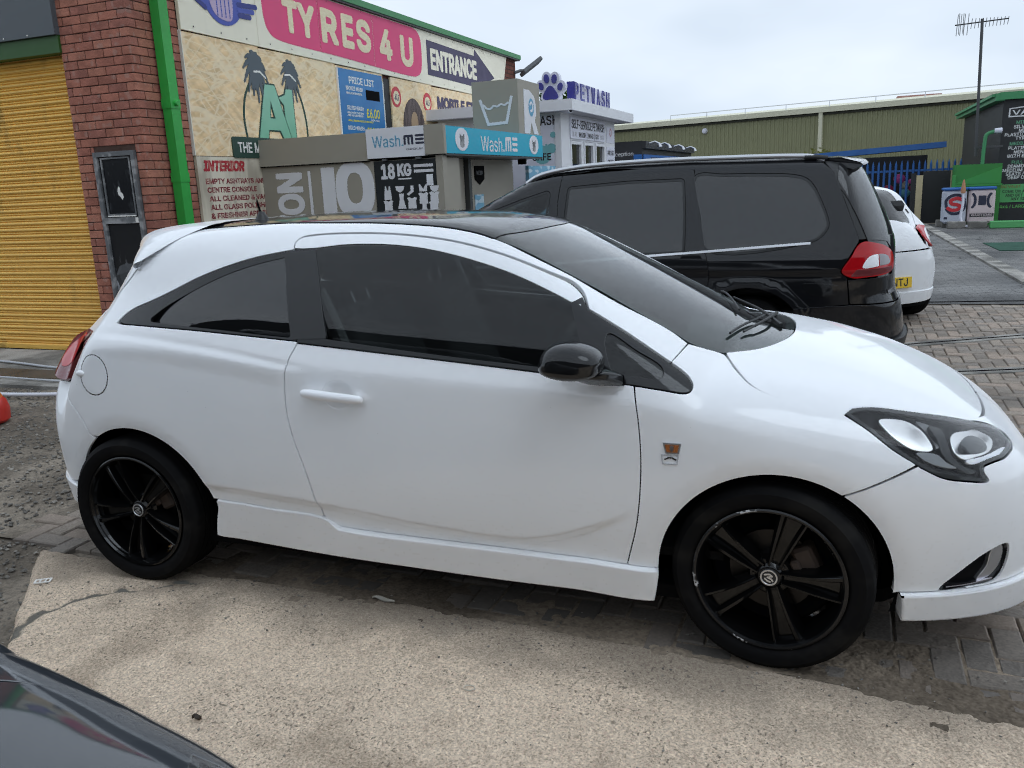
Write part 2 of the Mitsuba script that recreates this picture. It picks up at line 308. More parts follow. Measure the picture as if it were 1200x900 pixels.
def shell(poly, chart='side', off=0., h=.025, gap=.0025, depth=.014, edge=.0015):
    """a panel cut from the body: curved face with exact normals, softened edge and flange turned inwards"""
    poly = (Polygon(poly) if not isinstance(poly, Polygon) else poly).buffer(0)
    poly = poly.buffer(-gap, join_style='round') if gap else poly
    if poly.geom_type != 'Polygon': poly = max(poly.geoms, key=lambda g: g.area)
    inner = poly.buffer(-edge) if edge else poly
    if inner.geom_type != 'Polygon': inner = max(inner.geoms, key=lambda g: g.area)
    uv, F = cutgrid(inner, h); V, N = lift(uv, chart, off)
    Vs, Fs, Ns, n = [V], [F], [N], len(V)
    for ring in [inner.exterior, *inner.interiors]:
        c = np.array(shapely.segmentize(ring, h * .7).coords); m = len(c)
        P, Q = lift(c, chart, off)
        t = np.gradient(P, axis=0); side = np.cross(t, Q); side /= np.maximum(np.linalg.norm(side, axis=1, keepdims=True), 1e-9)
        ccw = shapely.LinearRing(ring.coords).is_ccw
        # outward from the panel: decide by the chart
        k = 1.0
        test = P[m // 3] + side[m // 3] * .004; tuv = side_uv(test[None])[0] if chart == 'side' else test[:2]
        if poly.contains(Point(tuv)) == (inner.contains(Point(tuv))) and inner.contains(Point(tuv)): k = -1.0
        side = side * k
        rings = [(P, Q)] + ([(P + side * edge - Q * edge * .3, Q + side), (P + side * edge * 1.3 - Q * edge * 1.4, side)] if edge else [(P, side)]) + [(P + side * edge - Q * depth, side)]
        for (p0, n0), (p1, n1) in zip(rings[:-1], rings[1:]):
            Vs += [p0, p1]; Ns += [n0, n1]; i = np.arange(m - 1)
            Fs.append(np.vstack([np.stack([n + i, n + i + 1, n + m + i + 1], 1), np.stack([n + i, n + m + i + 1, n + m + i], 1)])); n += 2 * m
    V, F, N = np.vstack(Vs), np.vstack(Fs), np.vstack(Ns)
    N = N / np.maximum(np.linalg.norm(N, axis=1, keepdims=True), 1e-9)
    fn = np.cross(V[F[:, 1]] - V[F[:, 0]], V[F[:, 2]] - V[F[:, 0]]); flip = (fn * N[F].mean(1)).sum(1) < 0
    F[flip] = F[flip][:, ::-1]
    return V, F, N
CAR = thing('white_hatchback', 'shiny white three-door hatchback with black roof and black alloy wheels in the foreground', 'car')
MIR = A(1, -1, 1)
def carpart(key, S, bsdf, both=True, parent=None, label=None):
    V, F, N = S; parent = parent or CAR
    k = put(key, raw(V, F, N, bsdf), None, parent=parent, label=label)
    if both: put(key, raw(V * MIR, F[:, ::-1], N * MIR, bsdf), None, parent=parent)
    return k
def mirror(m): return trimesh.Trimesh(np.asarray(m.vertices) * MIR, np.asarray(m.faces)[:, ::-1], process=False)
def carmesh(key, m, bsdf, both=False, smooth=30, parent=None, label=None):
    k = put(key, m, bsdf, smooth, parent or CAR, label)
    if both: put(key, mirror(m), bsdf, smooth, parent or CAR)
    return k
# materials: white paint with faint road film low down
def white_paint(p, n, uv):
    g = fbm(p.x * 2.3, p.y * 2.3, p.z * 5.0, 3); low = smoothstep(.62, .2, p.z)
    sp = smoothstep(.76, .86, noise(p.x * 85., p.y * 85., p.z * 85.)) * smoothstep(.75, .2, p.z)
    return mix((.80, .81, .825), (.60, .585, .55), dr.clip(low * (.08 + .22 * g) + sp * .18, 0, 1))
mat('car_white', white_paint, rough=.06, spec=.68)
mat('gloss_black', (.008, .0085, .0095), rough=.06, spec=.5)
mat('satin_black', (.014, .0145, .0155), rough=.38, spec=.45)
mat('trim_black', (.018, .019, .02), rough=.5, spec=.4)
mat('void_black', (.004, .004, .0045), rough=.9, spec=.1)
mat('cabin_dark', (.010, .0105, .0115), rough=.75, spec=.25)
mat('cabin_grey', (.045, .046, .048), rough=.85, spec=.2)
mat('headlining', (.09, .09, .088), rough=.95, spec=.1)
mat('belt_grey', (.16, .16, .16), rough=.7)
scene['mat_chrome'] = {'type': 'twosided', 'nested': {'type': 'roughconductor', 'material': 'Cr', 'alpha': .06, 'distribution': 'ggx'}}
scene['mat_bright_alloy'] = {'type': 'twosided', 'nested': {'type': 'principled', 'base_color': {'type': 'rgb', 'value': [.62, .63, .65]}, 'metallic': .9, 'roughness': .25}}
mat('glass_film', (.006, .0065, .007), rough=.03, spec=1.)
mat('glass_privacy', (.004, .0045, .005), rough=.03, spec=.9)
for nm, w_, tr, ior_ in (('glass_tint', .62, [.80, .86, .85], 1.52), ('glass_screen', .85, [.66, .78, .75], 2.4)):
    scene['mat_' + nm] = {'type': 'blendbsdf', 'weight': w_, 'bsdf_0': {'type': 'twosided', 'nested': {'type': 'principled', 'base_color': {'type': 'rgb', 'value': [.006, .0065, .007]}, 'roughness': .03, 'specular': 1.}}, 'bsdf_1': {'type': 'thindielectric', 'int_ior': ior_, 'specular_transmittance': {'type': 'rgb', 'value': tr}}}
scene['mat_glass_clear'] = {'type': 'thindielectric', 'int_ior': 1.25, 'specular_transmittance': {'type': 'rgb', 'value': [.95, .96, .96]}}
mat('red_lens', (.42, .008, .012), rough=.12, spec=.6, coat=1., coat_r=.02)
mat('red_lens_dark', (.13, .006, .012), rough=.12, spec=.6, coat=1., coat_r=.02)
mat('white_lens', (.78, .79, .82), rough=.18, spec=.6, coat=1., coat_r=.02)

def ring_at(c, R, a0, a1, n=40):          # a wheel-arch edge as points of the side chart
    t = np.radians(np.linspace(a0, a1, n)); x, z = c[0] + R * np.cos(t), c[1] + R * np.sin(t)
    s = x.copy()
    for _ in range(5):
        s = np.where(x > SF, SF + SL * np.arctan2(x - SF, -side_pt(s, z)[:, 1]), np.where(x < SR, SR - SL * np.arctan2(SR - x, -side_pt(s, z)[:, 1]), x))
    return np.stack([s, z], 1)
archF = ring_at(FW, FR, 178, 35, 44)       # from the door end over the top
archF2 = ring_at(FW, FR, 57, -5, 16)
archR = ring_at(RW, RR, 14, 123, 40); archR2 = ring_at(RW, RR, 123, 165, 14)
V_ = lambda *c: np.vstack([np.atleast_2d(np.array(q, float)) for q in c])
glass_p = Polygon(V_(cr(DGtop), cr(DGfront), cr(DGbot), cr([(.969, 1.044)] + DGrear + [(.832, 1.350)])[1:-1]))
belt_c = cr(Belt); frame_c = cr(Frame)
# body side: rear quarter, pillars and cant rail in one piece
roof3 = lambda e: np.array([[x, tp(x, -a)[2]] for x, a in cr(e)])
spoil = [(.02, 1.415), (-.03, 1.33), (-.10, 1.245), (-.25, 1.13), (-.36, 1.06), (-.42, 1.02)]
body_poly = Polygon(V_(cr(Sk[:3]), cr(DoorR[2:]), cr(QWb), cr(QW), cr(Frame)[1:], cr(Tri[:4])[1:], cr(Joint), cr(WsL)[1:], roof3(RoofE)[::-1][1:], cr(spoil)[1:], [(-.30, 1.014)], cr(Lamp[:4]), cr(BJ)[::-1][1:], archR[::-1][1:]))
carpart('body_side', shell(body_poly, h=.0085), 'car_white')
door_poly = Polygon(V_(belt_c, cr(DoorF)[1:], cr(DoorB), cr(DoorR)[:-1]))
dish = Polygon(cr([(.965, .855), (.985, .892), (1.03, .905), (1.075, .886), (1.098, .855), (1.07, .822), (1.025, .806), (.985, .822)], closed=True))
DOOR = carpart('door', shell(door_poly.difference(dish), h=.0095), 'car_white')
carpart('handle_cup', shell(dish, off=lambda uv, P: -.001 - .020 * ss(0, .032, np.array([dish.exterior.distance(Point(q)) for q in uv])), h=.008, gap=-.004, depth=.001, edge=0), 'car_white')
frame_poly = Polygon(V_(frame_c, cr(DGtop)[::-1], [(.775, 1.349)]))
carpart('door_frame', shell(frame_poly, h=.02, gap=.002), 'car_white', parent=CAR)
wing_poly = Polygon(V_(cr(Tri[3:]), cr(DoorF)[1:], SkF[1:], archF[1:][archF[1:, 0] < WingJ[-1][0]], cr(WingJ)[::-1], cr([(2.888, .697)] + HLb[-2:] + [(2.725, .838)])[1:], cr(BonL)[::-1][1:], [(2.217, 1.015)]))
carpart('wing', shell(wing_poly, h=.013), 'car_white')
# black trim and glass of the side
belt_poly = Polygon(V_(belt_c[belt_c[:, 0] < 1.93], cr([(1.938, .951)] + DGbot)[:-1], [(.969, 1.044), (.853, 1.042)])).buffer(0)
carpart('belt_moulding', shell(belt_poly, off=.006, h=.03, gap=.001), 'trim_black')
bp_poly = Polygon(V_(cr(Bp), [(.969, 1.044)], cr([(.969, 1.044)] + DGrear + [(.832, 1.350)])[1:]))
carpart('pillar_trim', shell(bp_poly, off=.0, h=.03, gap=.0015), 'satin_black')
def glass_off(uv, P): t = np.clip((uv[:, 1] - np.interp(uv[:, 0], [0, .17, .86, 1.26, 1.79, 2.1], [1.085, 1.08, 1.035, .997, .955, .93])) / .15, 0, 1); return -.003 - .030 * (1 - t) ** 2
def pane(key, poly, m):
    uv, F = cutgrid(poly.buffer(.004), .02); V, N = lift(uv, 'side', glass_off); mesh = trimesh.Trimesh(V, F, process=False); fn = (mesh.face_normals * N[F[:, 0]]).sum(1).mean()
    if fn < 0: mesh = trimesh.Trimesh(V, F[:, ::-1], process=False)
    return carmesh(key, mesh, m, both=True, smooth=True)
pane('door_glass', glass_p, 'glass_tint')
mframe = Polygon(V_([(1.842, 1.163), (1.874, 1.178)], cr(Tri), [(1.936, .937)], cr(DGfront)[::-1])).buffer(0)
mframe = max(mframe.geoms, key=lambda g: g.area) if mframe.geom_type != 'Polygon' else mframe
tri_glass = Polygon(cr(TriG, closed=True)).buffer(-.004).buffer(.004)
carpart('mirror_triangle', shell(Polygon(mframe.exterior, [tri_glass.exterior]), off=.001, h=.02, gap=.001), 'gloss_black')
carpart('quarter_light', shell(tri_glass, off=-.003, h=.03, gap=-.002, depth=.003, edge=0), 'glass_tint')
qw_poly = Polygon(V_(cr(QWb), cr(QW)[1:-1])); qg_poly = Polygon(V_(cr(QGb), cr(QG))).buffer(-.006).buffer(.006)
carpart('quarter_window_seal', shell(Polygon(qw_poly.exterior, [qg_poly.exterior]), off=-.001, h=.02, gap=.0015), 'gloss_black')
pane('quarter_window', qg_poly, 'glass_privacy')
# sill skirt, flared towards its lower edge
def skoff(uv, P): return .008 + .056 * np.clip((.37 - uv[:, 1] - .03 * (uv[:, 0] - .4) / 1.7) / .12, 0, 1)
sk_poly = Polygon(V_(cr(Sk), cr(DoorB[::-1])[1:], SkF, cr(SkB)))
carpart('sill_skirt', shell(sk_poly, off=skoff, h=.02, gap=.001, depth=.05, edge=.004), 'car_white')
# top panels
def both_sides(near): n = np.array(near, float); return np.vstack([n * [1, -1], (n * [1, 1])[::-1]])
roof_poly = Polygon(both_sides(V_(cr(RoofE), cr(WsT_t)[1:])))
carpart('roof_panel', shell(roof_poly, 'top', h=.04, gap=.002), 'gloss_black', both=False, label='gloss black roof panel')
ws_poly = Polygon(both_sides(V_(cr(WsT_t)[::-1], cr(WsL_t)[::-1][1:], cr(WsB_t)[1:])))
ws_in = ws_poly.buffer(-.035).buffer(-.03).buffer(.03)
carpart('windscreen', shell(ws_poly, 'top', off=-.003, h=.04, gap=.001, depth=.004, edge=0), 'glass_screen', both=False)
carpart('windscreen_band', shell(Polygon(ws_poly.exterior, [ws_in.exterior]), 'top', off=-.006, h=.04, gap=.002, depth=.002, edge=0), 'satin_black', both=False)
bon_poly = Polygon(both_sides(V_(cr(WsB_t[2:])[::-1] + A(.0, 0), cr(BonL_t)[1:], cr(BonF_t))))
carpart('bonnet', shell(bon_poly, 'top', h=.024, gap=.0034), 'car_white', both=False)
# front bumper: from the wing joint round the nose to the centre line
NOSE = SF + SL * math.pi / 2
fog_poly = Polygon(cr(Fog, closed=True))
nose_top = []
for x, a in cr(BonF_t[4:]): P = tp(x, -a); nose_top.append(side_uv(P[None])[0])
nose_top = np.array(nose_top); nose_top = nose_top[nose_top[:, 0] > 3.29]
bump = Polygon(V_(archF2[archF2[:, 0] >= 2.69], [(2.868, .285)], [(3.2, .285), (NOSE, .285)], [(NOSE, nose_top[-1][1] - .002)], nose_top[::-1] - A(0, .002), [(3.24, .74)])).buffer(0)
hl_poly = Polygon(V_(cr(HL), cr(HLb)))
bump = Polygon(V_(cr(WingJ)[::-1][:-1], [(2.888, .697)], cr(HLb[:8])[::-1], cr(HL[4:])[::-1][:-1], nose_top[1:], [(NOSE, .285), (3.3, .285), (2.868, .285)], archF2[::-1][archF2[::-1][:, 0] >= 2.695])).buffer(0)
bump = max(bump.geoms, key=lambda g: g.area) if bump.geom_type != 'Polygon' else bump
grille = Polygon([(3.36, .36), (NOSE + .1, .34), (NOSE + .1, .585), (3.40, .565)])
bump = bump.difference(fog_poly).difference(grille)
bump = max(bump.geoms, key=lambda g: g.area) if bump.geom_type != 'Polygon' else bump
carpart('front_bumper', shell(bump, h=.02, gap=.0022, depth=.03), 'car_white')
carpart('grille', shell(grille.intersection(sbox(3, 0, NOSE, 1)).buffer(.01), off=-.03, h=.04, gap=0, edge=0), 'trim_black')
def sploff(uv, P): return .012 + .018 * np.clip((.287 - uv[:, 1]) / .03, 0, 1)
spl_poly = Polygon(V_([(2.868, .283), (NOSE, .283), (NOSE, .192), (3.2, .196), (2.872, .202)]))
carpart('front_splitter', shell(spl_poly, off=sploff, h=.02, gap=.0005, depth=.06, edge=.006), 'car_white')
sg_ = np.linspace(2.868, NOSE, 40); lo_, ln_ = lift(np.stack([sg_, np.full(40, .2838)], 1), 'side'); carmesh('splitter_ledge', grid_sheet(np.stack([lo_ - ln_ * .03, lo_ + ln_ * .016], 1)), 'car_white', both=True, smooth=True)
# rear end
TAIL = SR - SL * math.pi / 2
rb_poly = Polygon(V_(cr(BJ), [(-.48, .80), (-.60, .79), (TAIL, .78), (TAIL, .36), (-.5, .36)], archR2[::-1])).buffer(0)
rb_poly = max(rb_poly.geoms, key=lambda g: g.area) if rb_poly.geom_type != 'Polygon' else rb_poly
carpart('rear_bumper', shell(rb_poly, h=.025), 'car_white')
lip = Polygon(V_([archR2[-1] + A(.0, -.01)], [(-.30, .372), (-.55, .372), (TAIL, .372), (TAIL, .24), (-.5, .26), (-.29, .285)])).buffer(0)
carpart('rear_valance', shell(lip, off=.012, h=.03, gap=.001, depth=.04, edge=.005), 'car_white')
TL = carpart('tail_lamp', shell(Polygon(cr(Lamp, closed=True)), off=lambda uv, P: .006 + .022 * ss(-.25, -.5, uv[:, 0]), h=.02, gap=.002), 'red_lens_dark')
carpart('lamp_band', shell(Polygon(cr([(-.40, .985), (-.50, .93), (-.53, .86), (-.60, .84), (-.66, .90), (-.60, .96), (-.50, .99)], closed=True)), off=.030, h=.02, gap=0, depth=.006), 'red_lens', parent=TL)
gate = Polygon(V_([(TAIL, .786), (-.61, .80), (-.73, .85), (-.74, .94), (-.62, 1.0), (-.50, 1.03), (-.55, 1.06), (TAIL, 1.02)]))
carpart('tailgate', shell(gate, h=.03, gap=.003), 'car_white')
spx = lift(cr(spoil), 'side')[0]; spx = [(x, abs(y) - .006) for x, y, _ in spx]
rw = [(-.10, .36), (-.22, .44), (-.34, .47), (-.44, .43), (-.52, .28), (-.55, 0)]
rw_poly = Polygon(both_sides(V_([(-.10, 0)], rw)))
hatch_poly = Polygon(both_sides(V_([(.0, 0)], spx, [(-.52, .46), (-.60, .28), (-.625, 0)]))).buffer(0); hatch_poly = max(hatch_poly.geoms, key=lambda g: g.area) if hatch_poly.geom_type != 'Polygon' else hatch_poly
carpart('tailgate_frame', shell(Polygon(hatch_poly.exterior, [rw_poly.exterior]), 'top', h=.03, gap=.0015), 'car_white', both=False)
carpart('rear_window', shell(rw_poly, 'top', off=-.004, h=.04, gap=.002, edge=0), 'gloss_black', both=False)
# the black inner shell behind the gaps, below the windows
low = Polygon(V_(cr([(2.6, .88), (2.15, .93), (1.9, .925), (1.26, .975), (.85, 1.01), (.1, 1.055), (-.3, .95), (-.6, .93), (TAIL, .93)]), [(TAIL, .2), (2.0, .2), (NOSE, .2), (NOSE, .66), (3.25, .66), (2.95, .74)])).buffer(0)
for c, R in ((FW, FR + .02), (RW, RR + .02)): low = low.difference(Polygon(ring_at(c, R, 0, 360, 60)[:-1]))
low = low.difference(hl_poly.buffer(.01))
for g in getattr(low, 'geoms', [low]):
    if g.area > .01: carpart('inner_shell', shell(g, off=-.022, h=.04, gap=0, depth=.002, edge=0), 'void_black')
carmesh('scuttle', bx(2.10, 2.48, -.62, .62, .80, .885), 'satin_black')
carpart('scuttle_panel', shell(Polygon(both_sides([(2.2, .56), (2.42, .45), (2.54, .2), (2.60, 0), (2.35, 0), (2.2, .2)])), 'top', off=-.05, h=.05, gap=0, edge=0), 'satin_black', both=False)
carmesh('underbody', prism(Polygon([(-.42, -.45), (-.25, -.735), (2.2, -.76), (2.85, -.62), (3.05, -.40), (3.05, .40), (2.85, .62), (2.2, .76), (-.25, .735), (-.42, .45)]), .175, .22), 'void_black')
# fuel flap, handle, badges -------------------------------------------------------------------------------------------
fl = Polygon([(-.100 + .079 * math.cos(t), .884 + .079 * math.sin(t)) for t in np.linspace(0, 2 * np.pi, 48)[:-1]])
gapring = Polygon(fl.buffer(.0035).exterior, [fl.exterior])
carpart('fuel_flap_gap', shell(gapring, off=.0008, h=.03, gap=0, depth=.001, edge=0), 'void_black', both=False)
carpart('fuel_flap', shell(fl, off=.0012, h=.02, gap=0, depth=.002, edge=.002), 'car_white', both=False)
P, N = lift(np.array([[-.178, .884]]), 'side', .002)
s_ = trimesh.creation.icosphere(3, 1.0); s_.vertices = s_.vertices * [.026, .010, .013] + P[0]; carmesh('fuel_flap_catch', s_, 'car_white')
def on_body(s, z, off=0):
    P, N = lift(A(s, z)[None], 'side', off); P, N = P[0], N[0]
    ex = A(1, 0, 0) - N * N[0]; ex /= np.linalg.norm(ex); ez = np.cross(N, ex) * -1; ez = ez if ez[2] > 0 else -ez
    return frame(P, ex, ez, N)
hp = np.array([[.898, .862], [.905, .861], [.93, .860], [1.0, .855], [1.07, .850], [1.12, .8465], [1.136, .845]])
hp = cr(hp, 5); P, N = lift(hp, 'side', 0.); u = np.linspace(0, 1, len(hp)); bow = .012 + .022 * np.sin(np.pi * np.clip(u, .05, .95)) ** .6
rr = np.array([.010] + [.017] * (len(hp) - 2) + [.010]) * np.clip(np.sin(np.pi * np.clip(u * .94 + .03, 0, 1)) ** .3, .3, 1)
hm = tube(P + N * bow[:, None], rr, 14); HAN = carmesh('door_handle', hm, 'car_white', both=True, smooth=60)
Mk = on_body(.922, .861, .026); carmesh('key_button', xf(lathe([(0, .004), (.008, .004), (.009, 0), (.009, -.01)], 20), Mk), 'satin_black', parent=HAN)
Mb = on_body(2.178, .752, .001)
mat('badge_orange', (.30, .10, .03), rough=.3, spec=.5)
BG = carmesh('wing_badge', xf(prism([(0, 0), (.056, 0), (.050, -.034), (.008, -.034)], 0, .004), Mb), 'bright_alloy', smooth=False)
carmesh('badge_inlay', xf(prism([(.006, -.005), (.050, -.005), (.045, -.029), (.012, -.029)], .004, .0055), Mb), 'badge_orange', smooth=False, parent=BG)
carmesh('badge_shield', xf(prism([(.022, -.006), (.034, -.006), (.034, -.020), (.028, -.028), (.022, -.020)], .0055, .007), Mb), 'chrome', smooth=False, parent=BG)
Mb = on_body(2.172, .714, .0008)
mat('badge_grey', (.42, .43, .45), rough=.3, spec=.5)
sq = Polygon([(0, 0), (.055, 0), (.051, -.032), (.004, -.032)]); fr_ = sq.difference(sq.buffer(-.003))
BG = carmesh('wing_sticker', xf(prism(fr_, 0, .002), Mb), 'badge_grey', smooth=False)
arc = LineString([(.012, -.016), (.022, -.010), (.034, -.010), (.046, -.016)]).buffer(.0022)
carmesh('sticker_outline', xf(prism(arc, 0, .002), Mb), 'satin_black', smooth=False, parent=BG)
# door mirror ---------------------------------------------------------------------------------------------------------
s_ = trimesh.creation.icosphere(5, 1.0); v = np.array(s_.vertices)
v = np.sign(v) * np.abs(v) ** .72; xn = v[:, 0] / np.abs(v[:, 0]).max(); v[:, 2] *= np.where(v[:, 2] > 0, .066, .046) * (1 - .22 * np.clip(xn, 0, 1)); v[:, 0] *= .098; v[:, 1] *= .090
v[:, 2] -= .010 * xn; v[:, 0] += .018 * np.clip(v[:, 2] / .06, -1, 1)
cap = trimesh.Trimesh(v, s_.faces, process=False); up_ = v[cap.faces].mean(1)[:, 2] > -.022
MC = A(1.915, -.955, 1.012)
top_ = trimesh.Trimesh(v + MC, cap.faces[up_], process=False); bot_ = trimesh.Trimesh(v * [.985, .985, .97] + MC, cap.faces[~up_], process=False)
MI = carmesh('door_mirror', top_, 'gloss_black', both=True, smooth=True)
carmesh('mirror_base', bot_, 'satin_black', smooth=True, parent=MI)
foot = trimesh.convex.convex_hull(np.vstack([A(1.955, -.915, .975) + A(a, b_, b) for a in (-.055, .055) for b in (-.012, .012) for b_ in (-.03, .03)] + [A(2.03, -.842, .938) + A(a, 0, b) for a in (-.085, .030) for b in (-.018, .020)]))
foot = foot.subdivide().subdivide(); trimesh.smoothing.filter_taubin(foot, iterations=6); carmesh('mirror_foot', foot, 'gloss_black', smooth=True, parent=MI)
mat('lamp_black', (.008, .008, .009), rough=.35, spec=.25)
# headlight: clear lens over a black bowl with chrome reflectors -------------------------------------------------------
HP = carpart('headlight', shell(hl_poly, off=.002, h=.018, gap=.0025, depth=.003, edge=0), 'glass_clear')
def bowl(uv, P):
    d = np.array([hl_poly.exterior.distance(Point(q)) for q in uv]); return -.006 - .05 * ss(0, .05, d)
carpart('lamp_housing', shell(hl_poly, off=bowl, h=.012, gap=.001, depth=.002, edge=0), 'lamp_black', parent=HP)
rim_ = Polygon(hl_poly.buffer(-.001).exterior, [hl_poly.buffer(-.011).exterior])
carpart('lamp_seal', shell(rim_, off=-.001, h=.02, gap=0, depth=.01, edge=0), 'satin_black', parent=HP)
def reflector(pts, key, bsdf, d0=-.020, d1=-.045, h=.012):
    pg = Polygon(cr(pts, closed=True)).intersection(hl_poly.buffer(-.012))
    carpart(key, shell(pg, off=lambda uv, P: d0 + (d1 - d0) * ss(0, .03, np.array([pg.exterior.distance(Point(q)) for q in uv])), h=h, gap=0, depth=.01, edge=.002), bsdf, parent=HP)
scene['mat_lamp_silver'] = {'type': 'twosided', 'nested': {'type': 'roughconductor', 'material': 'Al', 'alpha': .14, 'distribution': 'ggx'}}
mat('projector_glass', (.03, .032, .035), rough=.04, spec=1.)
mat('lamp_grey', (.20, .205, .21), rough=.22, metal=.6, spec=.6)
reflector([(2.841, .818), (2.892, .819), (2.938, .807), (2.957, .787), (2.958, .761), (2.950, .735), (2.895, .740), (2.868, .760), (2.848, .787)], 'main_reflector', 'lamp_silver', -.012, -.034, .008)
reflector([(2.966, .806), (3.007, .792), (3.022, .772), (2.990, .748), (2.964, .736), (2.968, .763), (2.967, .787)], 'inner_reflector', 'lamp_grey', -.014, -.040, .008)
reflector([(2.898, .730), (2.956, .722), (2.974, .698), (3.000, .678), (2.953, .687), (2.914, .708)], 'lower_reflector', 'lamp_grey', -.010, -.030, .008)
reflector([(3.028, .752), (3.062, .764), (3.129, .759), (3.19, .748), (3.215, .722), (3.17, .706), (3.078, .700), (3.026, .702), (3.012, .724)], 'projector_bowl', 'lamp_silver', -.012, -.040, .008)
carpart('projector_lens', shell(Polygon([(3.118 + .060 * math.cos(t), .727 + .024 * math.sin(t)) for t in np.linspace(0, 6.283, 33)[:-1]]), off=lambda uv, P: -.030 + .024 * np.sqrt(np.clip(1 - ((uv[:, 0] - 3.118) / .062) ** 2 - ((uv[:, 1] - .727) / .026) ** 2, 0, 1)), h=.006, gap=0, depth=.02, edge=0), 'projector_glass', parent=HP)
carpart('light_strip', shell(Polygon(cr([(3.030, .694), (3.10, .697), (3.17, .698), (3.225, .694), (3.24, .688), (3.187, .684), (3.11, .686), (3.04, .684)], closed=True)).intersection(hl_poly.buffer(-.004)), off=-.008, h=.008, gap=0, depth=.01, edge=.002), 'white_lens', parent=HP)
carpart('lamp_bridge', shell(Polygon(cr([(2.996, .790), (3.030, .778), (3.012, .752), (2.998, .715), (3.018, .684), (3.052, .662), (3.034, .654), (2.995, .680), (2.972, .722), (2.984, .760)], closed=True)).intersection(hl_poly.buffer(-.006)), off=-.010, h=.01, gap=0, depth=.03, edge=.003), 'gloss_black', parent=HP)
# fog lamp recess
FO = carpart('fog_lamp_recess', shell(fog_poly, off=lambda uv, P: -.004 - .05 * ss(0, .03, np.array([fog_poly.exterior.distance(Point(q)) for q in uv])), h=.012, gap=0, depth=.002, edge=0), 'gloss_black')
carpart('chrome_blade', shell(Polygon(cr([(3.105, .404), (3.138, .408), (3.140, .355), (3.112, .312), (3.072, .303), (3.095, .35)], closed=True)), off=-.010, h=.012, gap=0, depth=.02), 'bright_alloy', parent=FO)
carpart('chrome_strip', shell(Polygon([(2.985, .301), (3.04, .303), (3.118, .309), (3.116, .303), (3.05, .297), (2.98, .295)]), off=-.002, h=.012, gap=0, depth=.02), 'chrome', parent=FO)
# roof spoiler, aerial, wipers ------------------------------------------------------------------------------------------
keys_ = {0: [(.16, 1.452), (-.10, 1.446), (-.28, 1.424), (-.365, 1.395), (-.395, 1.350), (-.375, 1.292), (-.28, 1.300)], .25: [(.18, 1.450), (-.06, 1.443), (-.22, 1.420), (-.285, 1.392), (-.312, 1.350), (-.292, 1.292), (-.18, 1.300)],
         .44: [(.27, 1.449), (.12, 1.442), (-.02, 1.424), (-.105, 1.396), (-.138, 1.352), (-.118, 1.290), (-.02, 1.29)], .55: [(.175, 1.402), (.11, 1.399), (.03, 1.385), (-.035, 1.362), (-.070, 1.330), (-.062, 1.284), (.03, 1.28)],
         .605: [(.105, 1.358), (.07, 1.355), (.03, 1.345), (-.010, 1.331), (-.034, 1.312), (-.030, 1.284), (.03, 1.28)], .640: [(.03, 1.315), (.02, 1.313), (.01, 1.310), (.0, 1.306), (-.006, 1.300), (-.004, 1.292), (.02, 1.285)]}
kx = sorted(keys_); KK = np.array([keys_[k] for k in kx]); ys = np.concatenate([-np.linspace(.64, .0, 40), np.linspace(.0, .64, 40)[1:]])
pk = [[pch(kx, KK[:, i, j]) for j in (0, 1)] for i in range(7)]
SP = np.array([cr([(pk[i][0](abs(y)), y, pk[i][1](abs(y))) for i in range(7)], 5) for y in ys]); carmesh('roof_spoiler', grid_sheet(SP), 'car_white', smooth=60)
AE = carmesh('aerial', xf(lathe([(0, .035), (.012, .034), (.022, .016), (.03, 0)], 20), frame((.35, -.24, 1.452), (1, 0, 0), (0, 1, 0))), 'satin_black', smooth=True)
pass
def wiper(key, a, b, c):
    P = [tp(x, y) + A(0, 0, dz) for (x, y), dz in zip((a, b, c), (.006, .020, .012))]
    arm = tube(cr(P, 6), np.linspace(.008, .004, 13)[:len(cr(P, 6))], 8); k = carmesh(key, arm, 'trim_black', smooth=40)
    return k
WK = wiper('wiper', (2.49, -.05), (2.40, .20), (2.27, .44))
bl = np.array([tp(x, y) + A(0, 0, .012) for x, y in zip(np.linspace(2.33, 2.21, 9), np.linspace(.0, .50, 9))]); carmesh('wiper_blade', tube(bl, .0045, 6), 'trim_black', parent=WK)
WK = wiper('wiper', (2.46, .28), (2.44, -.02), (2.37, -.28))
bl = np.array([tp(x, y) + A(0, 0, .012) for x, y in zip(np.linspace(2.43, 2.33, 9), np.linspace(.15, -.36, 9))]); carmesh('wiper_blade', tube(bl, .0045, 6), 'trim_black', parent=WK)
# cabin ---------------------------------------------------------------------------------------------------------------
carmesh('cabin_floor', bx(-.2, 2.35, -.70, .70, .30, .33), 'cabin_dark')
roofin = shell(roof_poly.buffer(.03), 'top', off=-.035, h=.06, gap=0, depth=.002, edge=0); carpart('headlining', roofin, 'headlining', both=False)
trim_in = Polygon(V_([(.85, 1.0), (1.9, .93), (2.1, .9), (2.1, .4), (.85, .4)])); carpart('door_trim', shell(trim_in, off=-.07, h=.06, gap=0, depth=.002, edge=0), 'cabin_dark')
carmesh('rear_seat', cat([cbx(-.05, .40, -.58, .58, .35, .62, .06), xf(cbx(-.06, .08, -.58, .58, 0, .62, .05), frame((-.02, 0, .60), (.95, 0, .3), (0, 1, 0), (-.3, 0, .95)))]), 'cabin_grey')
for i in (-.35, .35): carmesh('rear_headrest', xf(cbx(-.05, .05, -.12, .12, 0, .17, .04), frame((-.22, i, 1.12), (.95, 0, .3), (0, 1, 0), (-.3, 0, .95))), 'cabin_grey')
